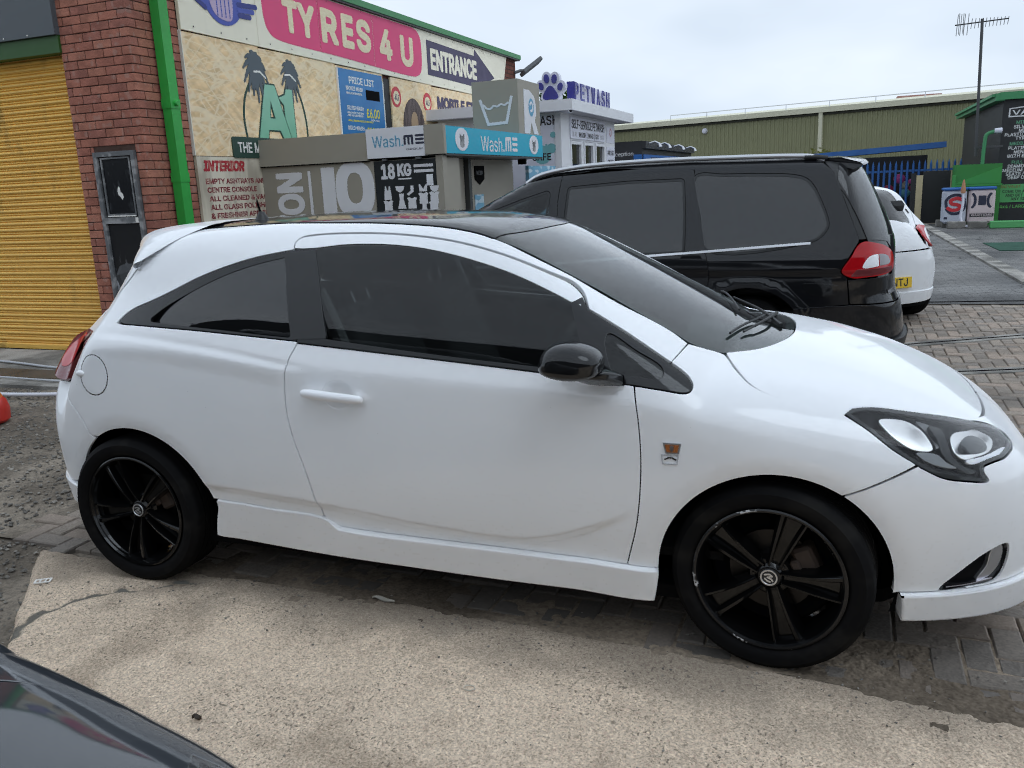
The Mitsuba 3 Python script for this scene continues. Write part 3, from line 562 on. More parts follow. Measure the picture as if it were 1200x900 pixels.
def front_seat(y):
    k = thing_part('front_seat')
    cush = cbx(1.02, 1.52, y - .25, y + .25, .42, .60, .06); carm('seat_cushion', cush, k)
    B = frame((1.08, y, .55), (.94, 0, .34), (0, 1, 0), (-.34, 0, .94))
    back = trimesh.convex.convex_hull(np.array([(s_ * w * 0 + dx, yy, z) for z, w in ((0, .25), (.35, .25), (.60, .19)) for yy in (-w, w) for dx in (-.07, .07) for s_ in (1,)]))
    back = back.subdivide().subdivide().subdivide(); trimesh.smoothing.filter_taubin(back, iterations=10); carm('seat_back', xf(back, B), k)
    hr = cbx(-.055, .055, -.13, .13, .0, .20, .05); carm('headrest', xf(hr, frame(B[:3, 3] + B[:3, 2] * .655, (.98, 0, .2), (0, 1, 0), (-.2, 0, .98))), k)
    [carm('headrest_post', rod(B[:3, 3] + B[:3, 2] * .56 + A(0, q, 0), B[:3, 3] + B[:3, 2] * .68 + A(0, q, 0), .007), k, 'bright_alloy') for q in (-.06, .06)]
def thing_part(n): 
    k = f'{CAR}__{n}'
    if k in USED: USED[k] += 1; k = f'{k}_{USED[k]:03d}'
    else: USED[k] = 0
    return k
def carm(n, m, k, b='cabin_grey'): put(n, m, b, 40, k)
front_seat(-.36); front_seat(.36)
dash = trimesh.convex.convex_hull(np.array([(x, y, z) for y in (-.66, .66) for x, z in ((1.86, .88), (1.92, .93), (2.3, .94), (2.42, .90), (2.42, .55), (1.95, .55), (1.84, .75))])); carmesh('dashboard', dash, 'cabin_dark')
carmesh('instrument_hood', xf(lathe([(.02, .0), (.15, 0), (.16, .06), (.10, .12), (0, .13)], 24), frame((1.88, -.36, .91), (0, 1, 0), (0, 0, 1), (1, 0, 0))), 'cabin_dark')
Bw = frame((1.72, -.36, .90), (0, 1, 0), (.42, 0, .91), None); Bw[:3, 2] = np.cross(Bw[:3, 0], Bw[:3, 1])
th = np.linspace(0, 2 * np.pi, 49)
carmesh('steering_wheel', xf(cat([tube(np.stack([.178 * np.cos(th), .178 * np.sin(th), 0 * th], 1), .015, 10, False), cbx(-.17, .17, -.02, .03, -.02, .01, .006), cbx(-.03, .03, -.17, 0, -.02, .01, .006), lathe([(0, .03), (.05, .03), (.065, 0), (.06, -.04)], 20)]), Bw), 'cabin_grey', smooth=40)
def belt(y, sgn):
    P = [(.86, y, 1.20), (.93, y + sgn * .01, 1.02), (.98, y + sgn * .02, .80), (1.02, y + sgn * .03, .5)]
    return cat([bx(-.001, .001, -.024, .024, 0, 1)] ) if 0 else tube(cr(P, 5), .018, 6)
carmesh('seat_belt', belt(-.64, 1), 'belt_grey'); carmesh('seat_belt', belt(.64, -1), 'belt_grey')
carmesh('interior_mirror', cbx(1.66, 1.70, -.11, .11, 1.24, 1.30, .015), 'satin_black')
# wheels --------------------------------------------------------------------------------------------------------------
def tyre_bump(p, n, uv): return .5 * noise(p.x * 60, p.y * 60, p.z * 60) + .5 * noise(p.x * 200, p.y * 200, p.z * 200)
def tyre_col(p, n, uv):
    g = fbm(p.x * 14, p.y * 14, p.z * 14, 3); return mix((.0035, .0035, .004), (.010, .0094, .0088), smoothstep(.45, .8, g))
mat('tyre', tyre_col, rough=.7, spec=.12, bump=tyre_bump, scale=.0006)
def rim_black(p, n, uv):
    return mix((.002, .0021, .0023), (.004, .004, .0043), fbm(p.x * 20, p.y * 20, p.z * 20, 2))
mat('rim_black', rim_black, rough=.08, spec=.40)
def rash(p, n, uv):
    r = dr.sqrt(dr.square(p.x - 2.51) + dr.square(p.z - .31)); c = smoothstep(.56, .62, fbm(p.x * 17 + 3.7, p.y * 17, p.z * 17, 3)) * smoothstep(.42, .55, noise(p.x * 120, p.y * 120, p.z * 120)) * smoothstep(.2315, .2335, r)
    return mix((.004, .0042, .005), (.45, .45, .45), c)
mat('rim_rash', rash, rough=.3, spec=.5)
mat('disc_steel', (.035, .033, .032), rough=.38, metal=.9)
mat('caliper_rust', (.05, .034, .026), rough=.7)
RT, RRIM = .312, .236
tw = .1025                                   # half width of the tyre
tyre_prof = [(RRIM - .012, -tw * .78), (RRIM + .004, -tw * .93), (RRIM + .014, -tw * 1.02), (RRIM + .030, -tw * 1.07), (RRIM + .046, -tw * 1.06), (RRIM + .051, -tw * 1.065), (RRIM + .053, -tw * 1.05), (RT - .018, -tw * .99), (RT - .008, -tw * .92), (RT - .0022, -tw * .82)]
def groove(y): return [(RT - .0008, y - .004), (RT - .008, y - .0035), (RT - .008, y + .0035), (RT - .0008, y + .004)]
tread = [(RT - .001, -tw * .7)] + groove(-.045) + groove(-.015) + groove(.015) + groove(.045) + [(RT - .001, tw * .7)]
tyre_full = tyre_prof + tread + [(r, -y) for r, y in tyre_prof[::-1]]
tyre_m = lathe([(r, y) for r, y in tyre_full], 96)                       # axis z: outer face at negative z
sipes = cat([xf(bx(-.0016, .0016, RT - .012, RT + .0003, -1, 1), frame((0, 0, 0), (math.cos(a), math.sin(a), 0), (-math.sin(a), math.cos(a), 0), (0, 0, .020))) for a in ()]) if 0 else None
lugs = []
for k in range(64):                          # shoulder blocks
    a = 2 * np.pi * k / 64; M = frame((0, 0, 0), (math.cos(a), math.sin(a), 0), (-math.sin(a), math.cos(a), 0), (0, 0, 1))
    for sg in (-1, 1):
        P = [(RT - .006, -.0115, sg * .050), (RT - .006, .0115, sg * .054), (RT - .016, -.0115, sg * .098), (RT - .016, .0115, sg * .099), (RT + .0002, -.0105, sg * .051), (RT + .0002, .0105, sg * .055), (RT - .003, -.0105, sg * .082), (RT - .003, .0105, sg * .083)]
        lugs.append(xf(trimesh.convex.convex_hull(np.array(P)), M))
tyre_m = cat([tyre_m] + lugs)
rim_prof = [(RRIM - .004, -.092), (RRIM, -.097), (RRIM + .001, -.102), (RRIM - .004, -.105), (RRIM - .010, -.103), (RRIM - .014, -.094), (RRIM - .018, -.082), (RRIM - .026, -.070), (RRIM - .030, -.02), (RRIM - .034, .06), (RRIM - .02, .09)]
rimlip = lathe(rim_prof[:6], 96); barrel = lathe(rim_prof[5:], 96)
# five swept spokes: a broad black web between two raised blades
def spoke(a):
    ms = [prism(Polygon([(.03, -.022), (.12, -.030), (.218, -.050), (.220, .022), (.12, .012), (.03, .020)]), -.060, -.040)]
    for y0, y1, h0, h1 in ((-.020, -.056, .007, .0085), (.013, .022, .006, .0150)):
        t = np.linspace(0, 1, 12); x = .036 + .186 * t; c_ = y0 + (y1 - y0) * t ** 1.25; hw = h0 + (h1 - h0) * t; zf = -.068 - .020 * np.sin(np.pi * np.clip(.12 + .72 * t, 0, 1)) - .010 * t; R = []
        for i in range(12): R.append([(x[i], c_[i] - hw[i] - .004, -.030), (x[i], c_[i] - hw[i], zf[i] + .010), (x[i], c_[i] - hw[i] * .55, zf[i] + .001), (x[i], c_[i] + hw[i] * .2, zf[i]), (x[i], c_[i] + hw[i], zf[i] + .013), (x[i], c_[i] + hw[i] + .005, -.030)])
        e = np.array(R[-1]); ms += [grid_sheet(np.array(R)), trimesh.Trimesh(e, [[0, k, k + 1] for k in range(1, 5)], process=False)]
    return xf(cat(ms), rotz(a))
hub = lathe([(0, -.075), (.030, -.075), (.036, -.072), (.044, -.062), (.062, -.058), (.070, -.048), (.070, 0)], 48)
bolts = [xf(lathe([(0, -.004), (.007, -.004), (.008, 0), (.008, .012)], 6), frame((.050 * math.cos(b), .050 * math.sin(b), -.060), (1, 0, 0), (0, 1, 0))) for b in 2 * np.pi * (np.arange(5) + .5) / 5]
capm = lathe([(0, -.0805), (.020, -.0805), (.025, -.0795), (.0285, -.078), (.0295, -.074), (.0295, -.07)], 40)
ring_ = lathe([(.0215, -.0808), (.0225, -.0822), (.0265, -.0822), (.0275, -.0800)], 40)
emb = [prism(LineString(q).buffer(.0026), -.0822, -.0802) for q in ([(-.013, .009), (.002, .012), (.010, .006), (-.004, .001), (.008, -.004), (.012, -.010)], [(-.012, -.004), (-.004, -.011), (.004, -.013)])]
def car_wheel(cx, side, steer, spin, rash_=False):
    W_ = thing_part('wheel')
    # local z (axis, outer = -z) -> world
    ez = A(math.sin(steer) * side, side * math.cos(steer) * 1.0, 0) if side > 0 else A(math.sin(steer), math.cos(steer), 0)
    ez = A(0, 1, 0) if side < 0 else A(0, -1, 0)
    c, s = math.cos(steer), math.sin(steer)
    R = np.array([[c, -s, 0], [s, c, 0], [0, 0, 1]])
    ex0, ey0 = A(1, 0, 0), A(0, 0, 1)
    if side < 0: M = frame((cx, -.733, RT - .002), R @ ex0, ey0, R @ A(0, 1, 0))
    else: M = frame((cx, .733, RT - .002), R @ ex0, ey0, R @ A(0, -1, 0))
    S = rotz(spin); M2 = M @ S
    put('tyre', xf(tyre_m, M), 'tyre', 35, W_)
    rk = put('rim', xf(cat([barrel, hub] + bolts), M2), 'rim_black', 35, W_)
    put('rim_edge', xf(rimlip, M2), 'rim_rash' if rash_ else 'rim_black', 40, W_)
    for k in range(5): put('spoke', xf(spoke(2 * np.pi * k / 5), M2), 'rim_black', 32, W_)
    hc = put('hub_cap', xf(capm, M2), 'satin_black', 40, W_)
    put('cap_emblem', xf(cat([ring_] + emb), M), 'bright_alloy', 40, hc)
    put('brake_disc', xf(lathe([(.06, -.012), (.135, -.012), (.135, .010), (.06, .010)], 48), M), 'disc_steel', 30, W_)
    put('brake_drum_plate', xf(lathe([(.0, .02), (.19, .02), (.20, .03)], 40), M), 'void_black', 30, W_)
    put('brake_caliper', xf(cat([cbx(.085, .150, -.05, .05, -.045, .03, .01), cbx(.07, .1, -.02, .02, -.055, .0, .006)]), M @ rotz(math.radians(25))), 'caliper_rust', 30, W_)
car_wheel(WB, -1, -.10, math.radians(3), True); car_wheel(0., -1, 0., math.radians(-24)); car_wheel(WB, 1, -.10, .5); car_wheel(0., 1, 0., .9)
for (cx, cz), R in ((FW, FR), (RW, RR)):
    for sd in (-1, 1):
        l_ = lathe([(R + .012, -.815), (R + .014, -.60), (R + .012, -.50), (.0, -.50)], 56, math.radians(-12), math.radians(192))
        m = trimesh.Trimesh(np.asarray(l_.vertices)[:, [0, 2, 1]] * A(1, -sd * -1 if sd < 0 else -1, 1) + A(cx, 0, cz), l_.faces, process=False)
        v = np.array(m.vertices); 
        carmesh('arch_liner', m, 'void_black', smooth=False)
# number plates, tailpipe on the hidden ends
mat('plate_white', (.72, .72, .70), rough=.4); mat('plate_yellow', (.72, .48, .03), rough=.4)
# ---------------------------------------------------------------- ground
E1, E2, B0 = A(.9995, -.03, 0), A(.03, .9995, 0), A(-3.5, 3.4, 0)
def asphalt_col(p, n, uv):
    g = fbm(p.x * .9, p.y * .9, 0, 4); h = fbm(p.x * 5, p.y * 9, 1.3, 3); s = noise(p.x * 120, p.y * 120, 0)
    c = mix((.095, .094, .093), (.165, .160, .154), smoothstep(.32, .68, g)); c = mix(c, (.045, .045, .046), smoothstep(.58, .70, h) * .6)
    c = c * (0.75 + .5 * s)
    cr_ = dr.abs(fbm(p.x * .7 + 5, p.y * .7, 0, 4) - .5)
    j = p.y / .1; fx = p.x / .2 + .5 * (dr.floor(j) - 2 * dr.floor(dr.floor(j) / 2)); e = dr.maximum(smoothstep(.10, .03, dr.minimum(j - dr.floor(j), 1 - j + dr.floor(j))), smoothstep(.06, .02, dr.minimum(fx - dr.floor(fx), 1 - fx + dr.floor(fx))))
    c = c * (.86 + .28 * cell_rand(dr.floor(fx), dr.floor(j), 2)); c = mix(c, (.040, .038, .036), e * .55)
    return mix(c, (.02, .02, .02), smoothstep(.010, .002, cr_) * .8)
def asphalt_bump(p, n, uv): return fbm(p.x * 40, p.y * 40, 0, 3) + .4 * noise(p.x * 170, p.y * 170, 0)
mat('asphalt', asphalt_col, rough=lambda p, n, uv: .42 + .4 * smoothstep(.3, .6, fbm(p.x * .8, p.y * .8, 3.3, 3)), spec=.4, bump=asphalt_bump, scale=.006)
def dirt_col(p, n, uv):
    g = fbm(p.x * 2.2, p.y * 2.2, 0, 4); s = noise(p.x * 150, p.y * 150, 0); s2 = noise(p.x * 55, p.y * 55, 3)
    c = mix((.105, .088, .070), (.215, .182, .146), smoothstep(.3, .7, g)); return c * (.62 + .42 * s + .38 * s2)
def dirt_bump(p, n, uv): return fbm(p.x * 28, p.y * 28, 0, 3) + .5 * noise(p.x * 110, p.y * 110, 0)
mat('dirt', dirt_col, rough=.95, spec=.2, bump=dirt_bump, scale=.012)
# one sheet to the horizon, a little below the paving
setting('ground', grid_sheet(np.array([[[x, y, -.03] for y in (-400, -60, -6, 8, 60, 900)] for x in (-600, -60, -6, 8, 60, 600)], float)), 'dirt')
mat('seam_dirt', lambda p, n, uv: dirt_col(p, n, uv) * mi.Color3f(1.12, 1.06, 1.0), rough=.95, spec=.2, bump=dirt_bump, scale=.010)
def poly_sheet(pts, z):
    v, f = trimesh.creation.triangulate_polygon(Polygon(pts), engine='earcut'); f = np.array(f)
    return trimesh.Trimesh(np.c_[v, np.full(len(v), z)], f, process=False)
setting('asphalt', cat([poly_sheet([(-3.4, 7.45), (4.9, 7.45), (5.25, 9.7), (5.2, 60), (-60, 60), (-60, 16), (-3.2, 16)], -.002), poly_sheet([(5.30, 9.7), (60, 9.7), (60, 22.0), (5.30, 23.0)], -.002), poly_sheet([(4.95, 7.45), (60, 7.45), (60, 9.6), (5.27, 9.6)], -.004)]), 'asphalt')
# ---- concrete slab in the foreground
CRACK = [(-.03, -.905), (-.12, -.955), (-.20, -1.02), (-.245, -1.11), (-.215, -1.22), (-.16, -1.34), (-.05, -1.5)]
CRACK = [(.20, -.80), (.02, -.90), (-.10, -.985), (-.17, -1.06), (-.20, -1.16), (-.19, -1.27), (-.12, -1.45)]
def crack_d(px, py):
    d = 9.0
    for (ax, ay), (bx_, by) in zip(CRACK[:-1], CRACK[1:]):
        ux, uy = bx_ - ax, by - ay; t = dr.clip(((px - ax) * ux + (py - ay) * uy) / (ux * ux + uy * uy), 0, 1)
        d = dr.minimum(d, dr.sqrt(dr.square(px - ax - t * ux) + dr.square(py - ay - t * uy)))
    return d
def slab_col(p, n, uv):
    wx, wy = p.x + .010 * noise(p.x * 70, p.y * 70, 9), p.y + .010 * noise(p.x * 70, p.y * 70, 17)
    d1, d2, r = voronoi(wx * 125, wy * 125); g = fbm(p.x * 1.6, p.y * 1.6, .7, 4); m = fbm(p.x * 11, p.y * 11, 2.1, 3)
    st = mix((.40, .315, .24), (.80, .675, .545), r); st = mix(st, (.55, .40, .32), smoothstep(.80, .95, cell_rand(dr.floor(r * 997.), 3, 1)) * .7)
    mortar = mix((.60, .49, .385), (.70, .585, .465), m)
    c = mix(mortar, st, smoothstep(.60, .25, d1) * .85)
    c = c * (.82 + .30 * g + .16 * (m - .5))
    pits = smoothstep(.80, .88, noise(p.x * 150, p.y * 150, 4)) * (.35 + .65 * smoothstep(.45, .6, fbm(p.x * 6, p.y * 6, 8, 2))); c = mix(c, (.12, .105, .09), pits * .65)
    fine = noise(p.x * 280, p.y * 280, 0) * .6 + noise(p.x * 130, p.y * 130, 2) * .4; c = c * (.62 + .76 * fine) * mi.Color3f(1., .965, .915)
    stain = smoothstep(.56, .72, fbm(p.x * 3.1 + 4, p.y * 3.1, 5.5, 3)); c = mix(c, c * mi.Color3f(.70, .69, .68), stain * .8)
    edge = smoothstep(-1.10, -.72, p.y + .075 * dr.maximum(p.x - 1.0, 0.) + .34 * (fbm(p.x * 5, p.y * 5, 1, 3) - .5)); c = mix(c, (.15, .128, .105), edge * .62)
    cd = crack_d(p.x + .05 * (noise(p.x * 24, p.y * 24, 1) - .5), p.y + .05 * (noise(p.x * 24, p.y * 24, 6) - .5))
    wd = .006 + .034 * noise(p.x * 7, p.y * 7, 2); c = mix(c, (.115, .112, .098), smoothstep(wd, wd * .35, cd) * .9)
    return c
def slab_bump(p, n, uv):
    d1, d2, r = voronoi(p.x * 125, p.y * 125); return .7 * smoothstep(.6, .2, d1) * (.4 + r) - .8 * smoothstep(.80, .88, noise(p.x * 150, p.y * 150, 4)) + .5 * noise(p.x * 230, p.y * 230, 0)
mat('slab_concrete', slab_col, rough=.88, spec=.25, bump=slab_bump, scale=.0034, eps=6e-4)
gx, gy = np.meshgrid(np.arange(-1.0, 3.6, .014), np.arange(-3.2, -.60, .014), indexing='ij')
edge_up = np.interp(gx, [-1, .2, 1.14, 2.2, 3.0, 3.6], [-.68, -.70, -.72, -.80, -.90, -1.0]) + .035 * (meshkit.fbm(np.stack([gx * 7, gx * 0, gx * 0], -1), 3, 5) - .5)
edge_l = np.interp(gy, [-3.2, -1.35, -.70], [1.6, -.16, -.74]) + .03 * (meshkit.fbm(np.stack([gy * 6, gy * 0, gy * 0], -1), 3, 8) - .5)
P3 = np.stack([gx, gy, gx * 0], -1)
hz = .004 + .006 * (meshkit.fbm(P3 * 3, 3, 1) - .5) + .0045 * (meshkit.fbm(P3 * 26, 3, 2) - .5) - .004 * ss(.62, .75, meshkit.noise(P3 * 30, 4))
cl = LineString(CRACK); cdist = shapely.distance(shapely.points(gx + .03 * (meshkit.noise(P3 * 24, 3) - .5), gy), cl); hz -= .009 * ss(.028, .006, cdist)
out = np.maximum(gy - edge_up, edge_l - gx)
hz = hz - .05 * ss(-.004, .016, out) - .006 * ss(-.03, 0, out)
setting('concrete_slab', cat([grid_sheet(np.stack([gx, gy, hz], -1))]), 'slab_concrete', smooth=True)
setting('concrete_yard', poly_sheet([(3.58, -1.0), (14, -1.0), (14, -9), (-2, -9), (1.55, -3.18), (3.58, -3.18)], .004), 'slab_concrete')
# ---- block paving: herringbone, the 300 nearest blocks one by one, the rest as one mass
def paver_col(base, seed):
    def f(p, n, uv):
        g = fbm(p.x * 5 + seed, p.y * 5, 0, 3); s = noise(p.x * 150, p.y * 150, seed); m = fbm(p.x * .8, p.y * .8, 7, 3)
        c = mix(base, tuple(b * .72 for b in base), smoothstep(.35, .75, g)); c = c * (.72 + .5 * s)
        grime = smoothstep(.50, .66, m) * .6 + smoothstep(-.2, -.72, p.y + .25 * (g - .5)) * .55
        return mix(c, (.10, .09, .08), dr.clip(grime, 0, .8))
    return f
def paver_bump(p, n, uv): return fbm(p.x * 45, p.y * 45, 0, 3) + .6 * noise(p.x * 190, p.y * 190, 0)
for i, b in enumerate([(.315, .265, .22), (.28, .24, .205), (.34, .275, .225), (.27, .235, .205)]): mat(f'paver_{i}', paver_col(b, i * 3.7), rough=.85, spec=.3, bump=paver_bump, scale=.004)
sand = setting('paving_bed', poly_sheet([(-1.15, -.60), (14, -.60), (14, 7.46), (-3.3, 7.46), (-3.3, 4.5), (-1.15, 1.9)], -.012), 'dirt')
PW, PL_, GP = .1, .2, .006
def paver_mesh(w, l):
    c = .006; w, l = w - GP, l - GP; T_ = [(c, c), (w - c, c), (w - c, l - c), (c, l - c)]; O_ = [(0, 0), (w, 0), (w, l), (0, l)]
    v = [(x, y, 0) for x, y in T_] + [(x, y, -c) for x, y in O_] + [(x, y, -.03) for x, y in O_]
    f = [[0, 1, 2], [0, 2, 3]]
    for r in (0, 4):
        for k in range(4): a, b = r + k, r + (k + 1) % 4; f += [[a, a + 4, b + 4], [a, b + 4, b]]
    return trimesh.Trimesh(A(*v) if 0 else np.array(v, float), np.array(f)[:, ::-1] if 0 else np.array(f), process=False)
pv = {True: paver_mesh(PL_, PW), False: paver_mesh(PW, PL_)}
blocks = []
PA = rotz(-.035, (0, -.55, 0))
for i in range(-14, 62):
    for j in range(-3, 84):
        t = (i - j) % 4
        if t == 0: blocks.append((i, j, True))
        elif t == 3: blocks.append((i, j, False))
slab_poly = Polygon([(x, np.interp(x, [-1, .2, 1.14, 2.2, 3.0, 7], [-.66, -.68, -.70, -.78, -.88, -1.2])) for x in (-1, .2, 1.14, 2.2, 3, 7)] + [(7, 7.4), (-3.3, 7.4), (-3.3, 4.6), (-1.05, 1.8)])
shapely.prepare(slab_poly)
rows = []
for i, j, hor in blocks:
    x, y = i * PW, j * PW - .4; c = PA @ A(x + (.1 if hor else .05), y + (.05 if hor else .1), 0, 1)
    if slab_poly.contains(Point(c[:2])): rows.append((math.hypot(c[0] - CAM[0], c[1] - CAM[1]), c, x, y, hor))
def seen(c):                                   # strips of paving the car does not stand over
    return (c[1] < -.30 and c[0] > -1.0 and c[0] < 3.9) or (c[0] < -.45 and c[1] < .6) or (c[0] > 3.15 and c[1] < 4.4 + .3 * c[0])
rows.sort(key=lambda r: r[0]); near = [r for r in rows if seen(r[1])][:300]; nid = {id(r) for r in near}; rest = [r for r in rows if id(r) not in nid]
pvply = {(h, m): ply_(pv[h], f'paver_{m}') for h in (True, False) for m in range(4)}
def paver_place(r):
    z = .0 + rng.normal(0, .0022) - .006 * (r[1][1] < -.45) * rng.random(); a = rng.normal(0, .006)
    return PA @ frame((r[2] + GP / 2, r[3] + GP / 2, z), (math.cos(a), math.sin(a), rng.normal(0, .006)), (-math.sin(a), math.cos(a), rng.normal(0, .006)), (0, 0, 1))
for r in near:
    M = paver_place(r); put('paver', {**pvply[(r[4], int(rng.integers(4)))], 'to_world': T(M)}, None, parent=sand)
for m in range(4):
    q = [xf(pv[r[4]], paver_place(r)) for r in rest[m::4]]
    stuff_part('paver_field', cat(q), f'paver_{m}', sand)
# ---- gravel at the left
def stone_cloud(n, xs, ys, r0, r1, keep, z0=-.012, seed=1):
    g = np.random.default_rng(seed); ico = trimesh.creation.icosphere(0); V, Fs, Cs, k = [], [], [], 0
    x, y = g.uniform(*xs, n), g.uniform(*ys, n); ok = keep(x, y); x, y = x[ok], y[ok]
    for a, b in zip(x, y):
        r = r0 + (r1 - r0) * g.random() ** 2.4; v = np.array(ico.vertices) * g.uniform(.6, 1.25, (12, 1)) * r * [1, g.uniform(.6, 1), g.uniform(.45, .75)]
        t = g.uniform(0, 6.28); c, s = math.cos(t), math.sin(t); v = v @ np.array([[c, s, 0], [-s, c, 0], [0, 0, 1]]) + [a, b, z0 + r * .25]
        V.append(v); Fs.append(ico.faces + k); k += 12; t_ = g.random(); Cs.append(np.tile(np.array([.115, .104, .09]) * (1 - t_) + np.array([.27, .245, .21]) * t_ * t_ + .03, (12, 1)))
    return {'mesh': trimesh.Trimesh(np.vstack(V), np.vstack(Fs), process=False), 'color': np.vstack(Cs)}
scene['mat_stone_col'] = {'type': 'principled', 'base_color': {'type': 'mesh_attribute', 'name': 'vertex_color'}, 'roughness': .9, 'specular': .25}
def in_gravel(x, y):
    e = np.interp(y, [-3.2, -1.35, -.70], [1.6, -.16, -.74]); return np.where(y < -.7, x < e - .0, x < -.72 - .25 * np.clip(y, 0, 2) * 0) & (y < 2.3)
g = stone_cloud(15000, (-4.2, .4), (-2.6, 2.3), .005, .017, in_gravel, z0=-.020, seed=3)
k = put('gravel', ply_(g['mesh'], 'stone_col', color=g['color']), None); labels[k] = {'label': 'loose grey and brown gravel left of the concrete slab', 'category': 'gravel', 'kind': 'stuff'}
gx, gy = np.meshgrid(np.arange(-5.2, .5, .03), np.arange(-3.2, 2.9, .03), indexing='ij'); P3 = np.stack([gx, gy, gx * 0], -1)
hz = -.022 + .022 * (meshkit.fbm(P3 * 5, 4, 21) - .5) + .006 * (meshkit.noise(P3 * 40, 2) - .5)
setting('gravel_bed', grid_sheet(np.stack([gx, gy, np.where(in_gravel(gx - .06, gy), hz, -.06)], -1)), 'dirt', smooth=True)
g2 = stone_cloud(2600, (-.6, 3.6), (-2.9, -.62), .0016, .0065, lambda x, y: (x > np.interp(y, [-3.2, -1.35, -.7], [1.6, -.16, -.74])) & (np.random.default_rng(2).random(len(x)) < .25 + .75 * (y > -1.05)), z0=.004, seed=5)
k = put('grit', ply_(g2['mesh'], 'stone_col', color=g2['color']), None); labels[k] = {'label': 'small grit scattered over the concrete and along its edge', 'category': 'grit', 'kind': 'stuff'}
# ---- concrete apron, drains and edging strips
def conc_col(p, n, uv):
    g = fbm(p.x * 3, p.y * 3, p.z * 3, 4); s = noise(p.x * 130, p.y * 130, p.z * 130); return mix((.12, .115, .105), (.30, .285, .26), smoothstep(.3, .7, g)) * (.75 + .5 * s)
mat('old_concrete', conc_col, rough=.85, spec=.3, bump=dirt_bump, scale=.004)
setting('concrete_apron', bx(-9, -2.9, 2.05, 3.52, -.06, .012), 'old_concrete')
mat('wet_dark', lambda p, n, uv: mix((.03, .028, .026), (.075, .07, .064), fbm(p.x * 4, p.y * 4, 0, 3)), rough=.45, spec=.5)
setting('gutter', poly_sheet([(-9, 2.30), (-2.9, 2.30), (-2.9, 2.62), (-9, 2.62)], .016), 'wet_dark')
def strip(a, b, w, z0, z1): 
    a, b = A(*a), A(*b); d = (b - a) / np.linalg.norm(b - a); n_ = A(-d[1], d[0]) * w / 2
    return prism([a - n_, b - n_, b + n_, a + n_], z0, z1)
for (a, b) in (((2.9, 4.55), (9.5, 8.22)), ((3.2, 3.58), (9, 5.55))): 
    k = setting('drain_channel', strip(a, b, .17, -.04, .006), 'old_concrete')
    put('drain_slot', strip(a, b, .028, -.03, .0085), 'void_black', parent=k)
setting('edging_strip', strip((5.27, 9.3), (5.30, 23.2), .22, -.04, .03), 'old_concrete')
setting('asphalt_joint', strip((3.0, 7.44), (9, 8.3), .05, -.03, .004), 'void_black')
mat('green_mat', lambda p, n, uv: mix((.012, .04, .028), (.025, .075, .05), fbm(p.x * 9, p.y * 9, 0, 3)), rough=.95)
single('rubber_mat', bx(5.75, 7.6, 14.2, 16.0, -.002, .012), 'green_mat', 'dark green flat mat on the wet tarmac at the right', 'mat')
# ---- small litter
tag_o = Polygon([(.0, 0), (.055, 0), (.055, .026), (0, .026)]).buffer(.006); tag_p = unary_union([tag_o.difference(tag_o.buffer(-.0065))] + [sbox(x, -.004, x + .006, .030) for x in (.014, .036)])
mat('litter_white', (.74, .72, .68), rough=.6); mat('leaf_pale', lambda p, n, uv: mix((.40, .37, .31), (.62, .59, .52), fbm(p.x * 40, p.y * 40, 0, 2)), rough=.8); mat('litter_brown', (.05, .035, .025), rough=.7)
single('plastic_clip', xf(prism(tag_p, 0, .004), frame((-.44, -.985, .008), (.86, .5, 0), (-.5, .86, .02), (0, 0, 1))), 'litter_white', 'white slotted plastic tag lying on the slab by the gravel', 'plastic tag')
def leaf_mesh(l, w, o, a, curl):
    t = np.linspace(0, 1, 9); R = [[(x * l, s * w * math.sin(math.pi * x) ** .8, .004 + curl * (s * s) + .004 * math.sin(7 * x)) for s in (-1, 0, 1)] for x in t]
    m = grid_sheet(np.array(R)); up = np.array(m.vertices); n_ = len(up); m = trimesh.Trimesh(np.vstack([up, up - [0, 0, .0012]]), np.vstack([m.faces, m.faces[:, ::-1] + n_]), process=False); return xf(m, rotz(a, o))
single('dead_leaf', leaf_mesh(.105, .013, (1.02, -.735, .004), -.10, .006), 'leaf_pale', 'pale dry leaf lying under the sill of the white hatchback', 'leaf')
single('brown_leaf', leaf_mesh(.032, .010, (.86, -1.58, .004), .2, .01), 'litter_brown', 'small curled brown leaf on the concrete slab', 'leaf')
single('rubber_band', tube(np.stack([1.82 + .030 * np.cos(np.linspace(0, 6.283, 25)), -1.60 + .024 * np.sin(np.linspace(0, 6.283, 25)), np.full(25, .008)], 1), .0016, 6, False), 'leaf_pale', 'larger pale rubber ring lying on the concrete slab', 'rubber band')
single('rubber_band', tube(np.stack([1.62 + .018 * np.cos(np.linspace(0, 6.283, 21)), -1.20 + .014 * np.sin(np.linspace(0, 6.283, 21)), np.full(21, .008)], 1), .0013, 6, False), 'leaf_pale', 'smaller pale rubber ring lying on the concrete slab', 'rubber band')
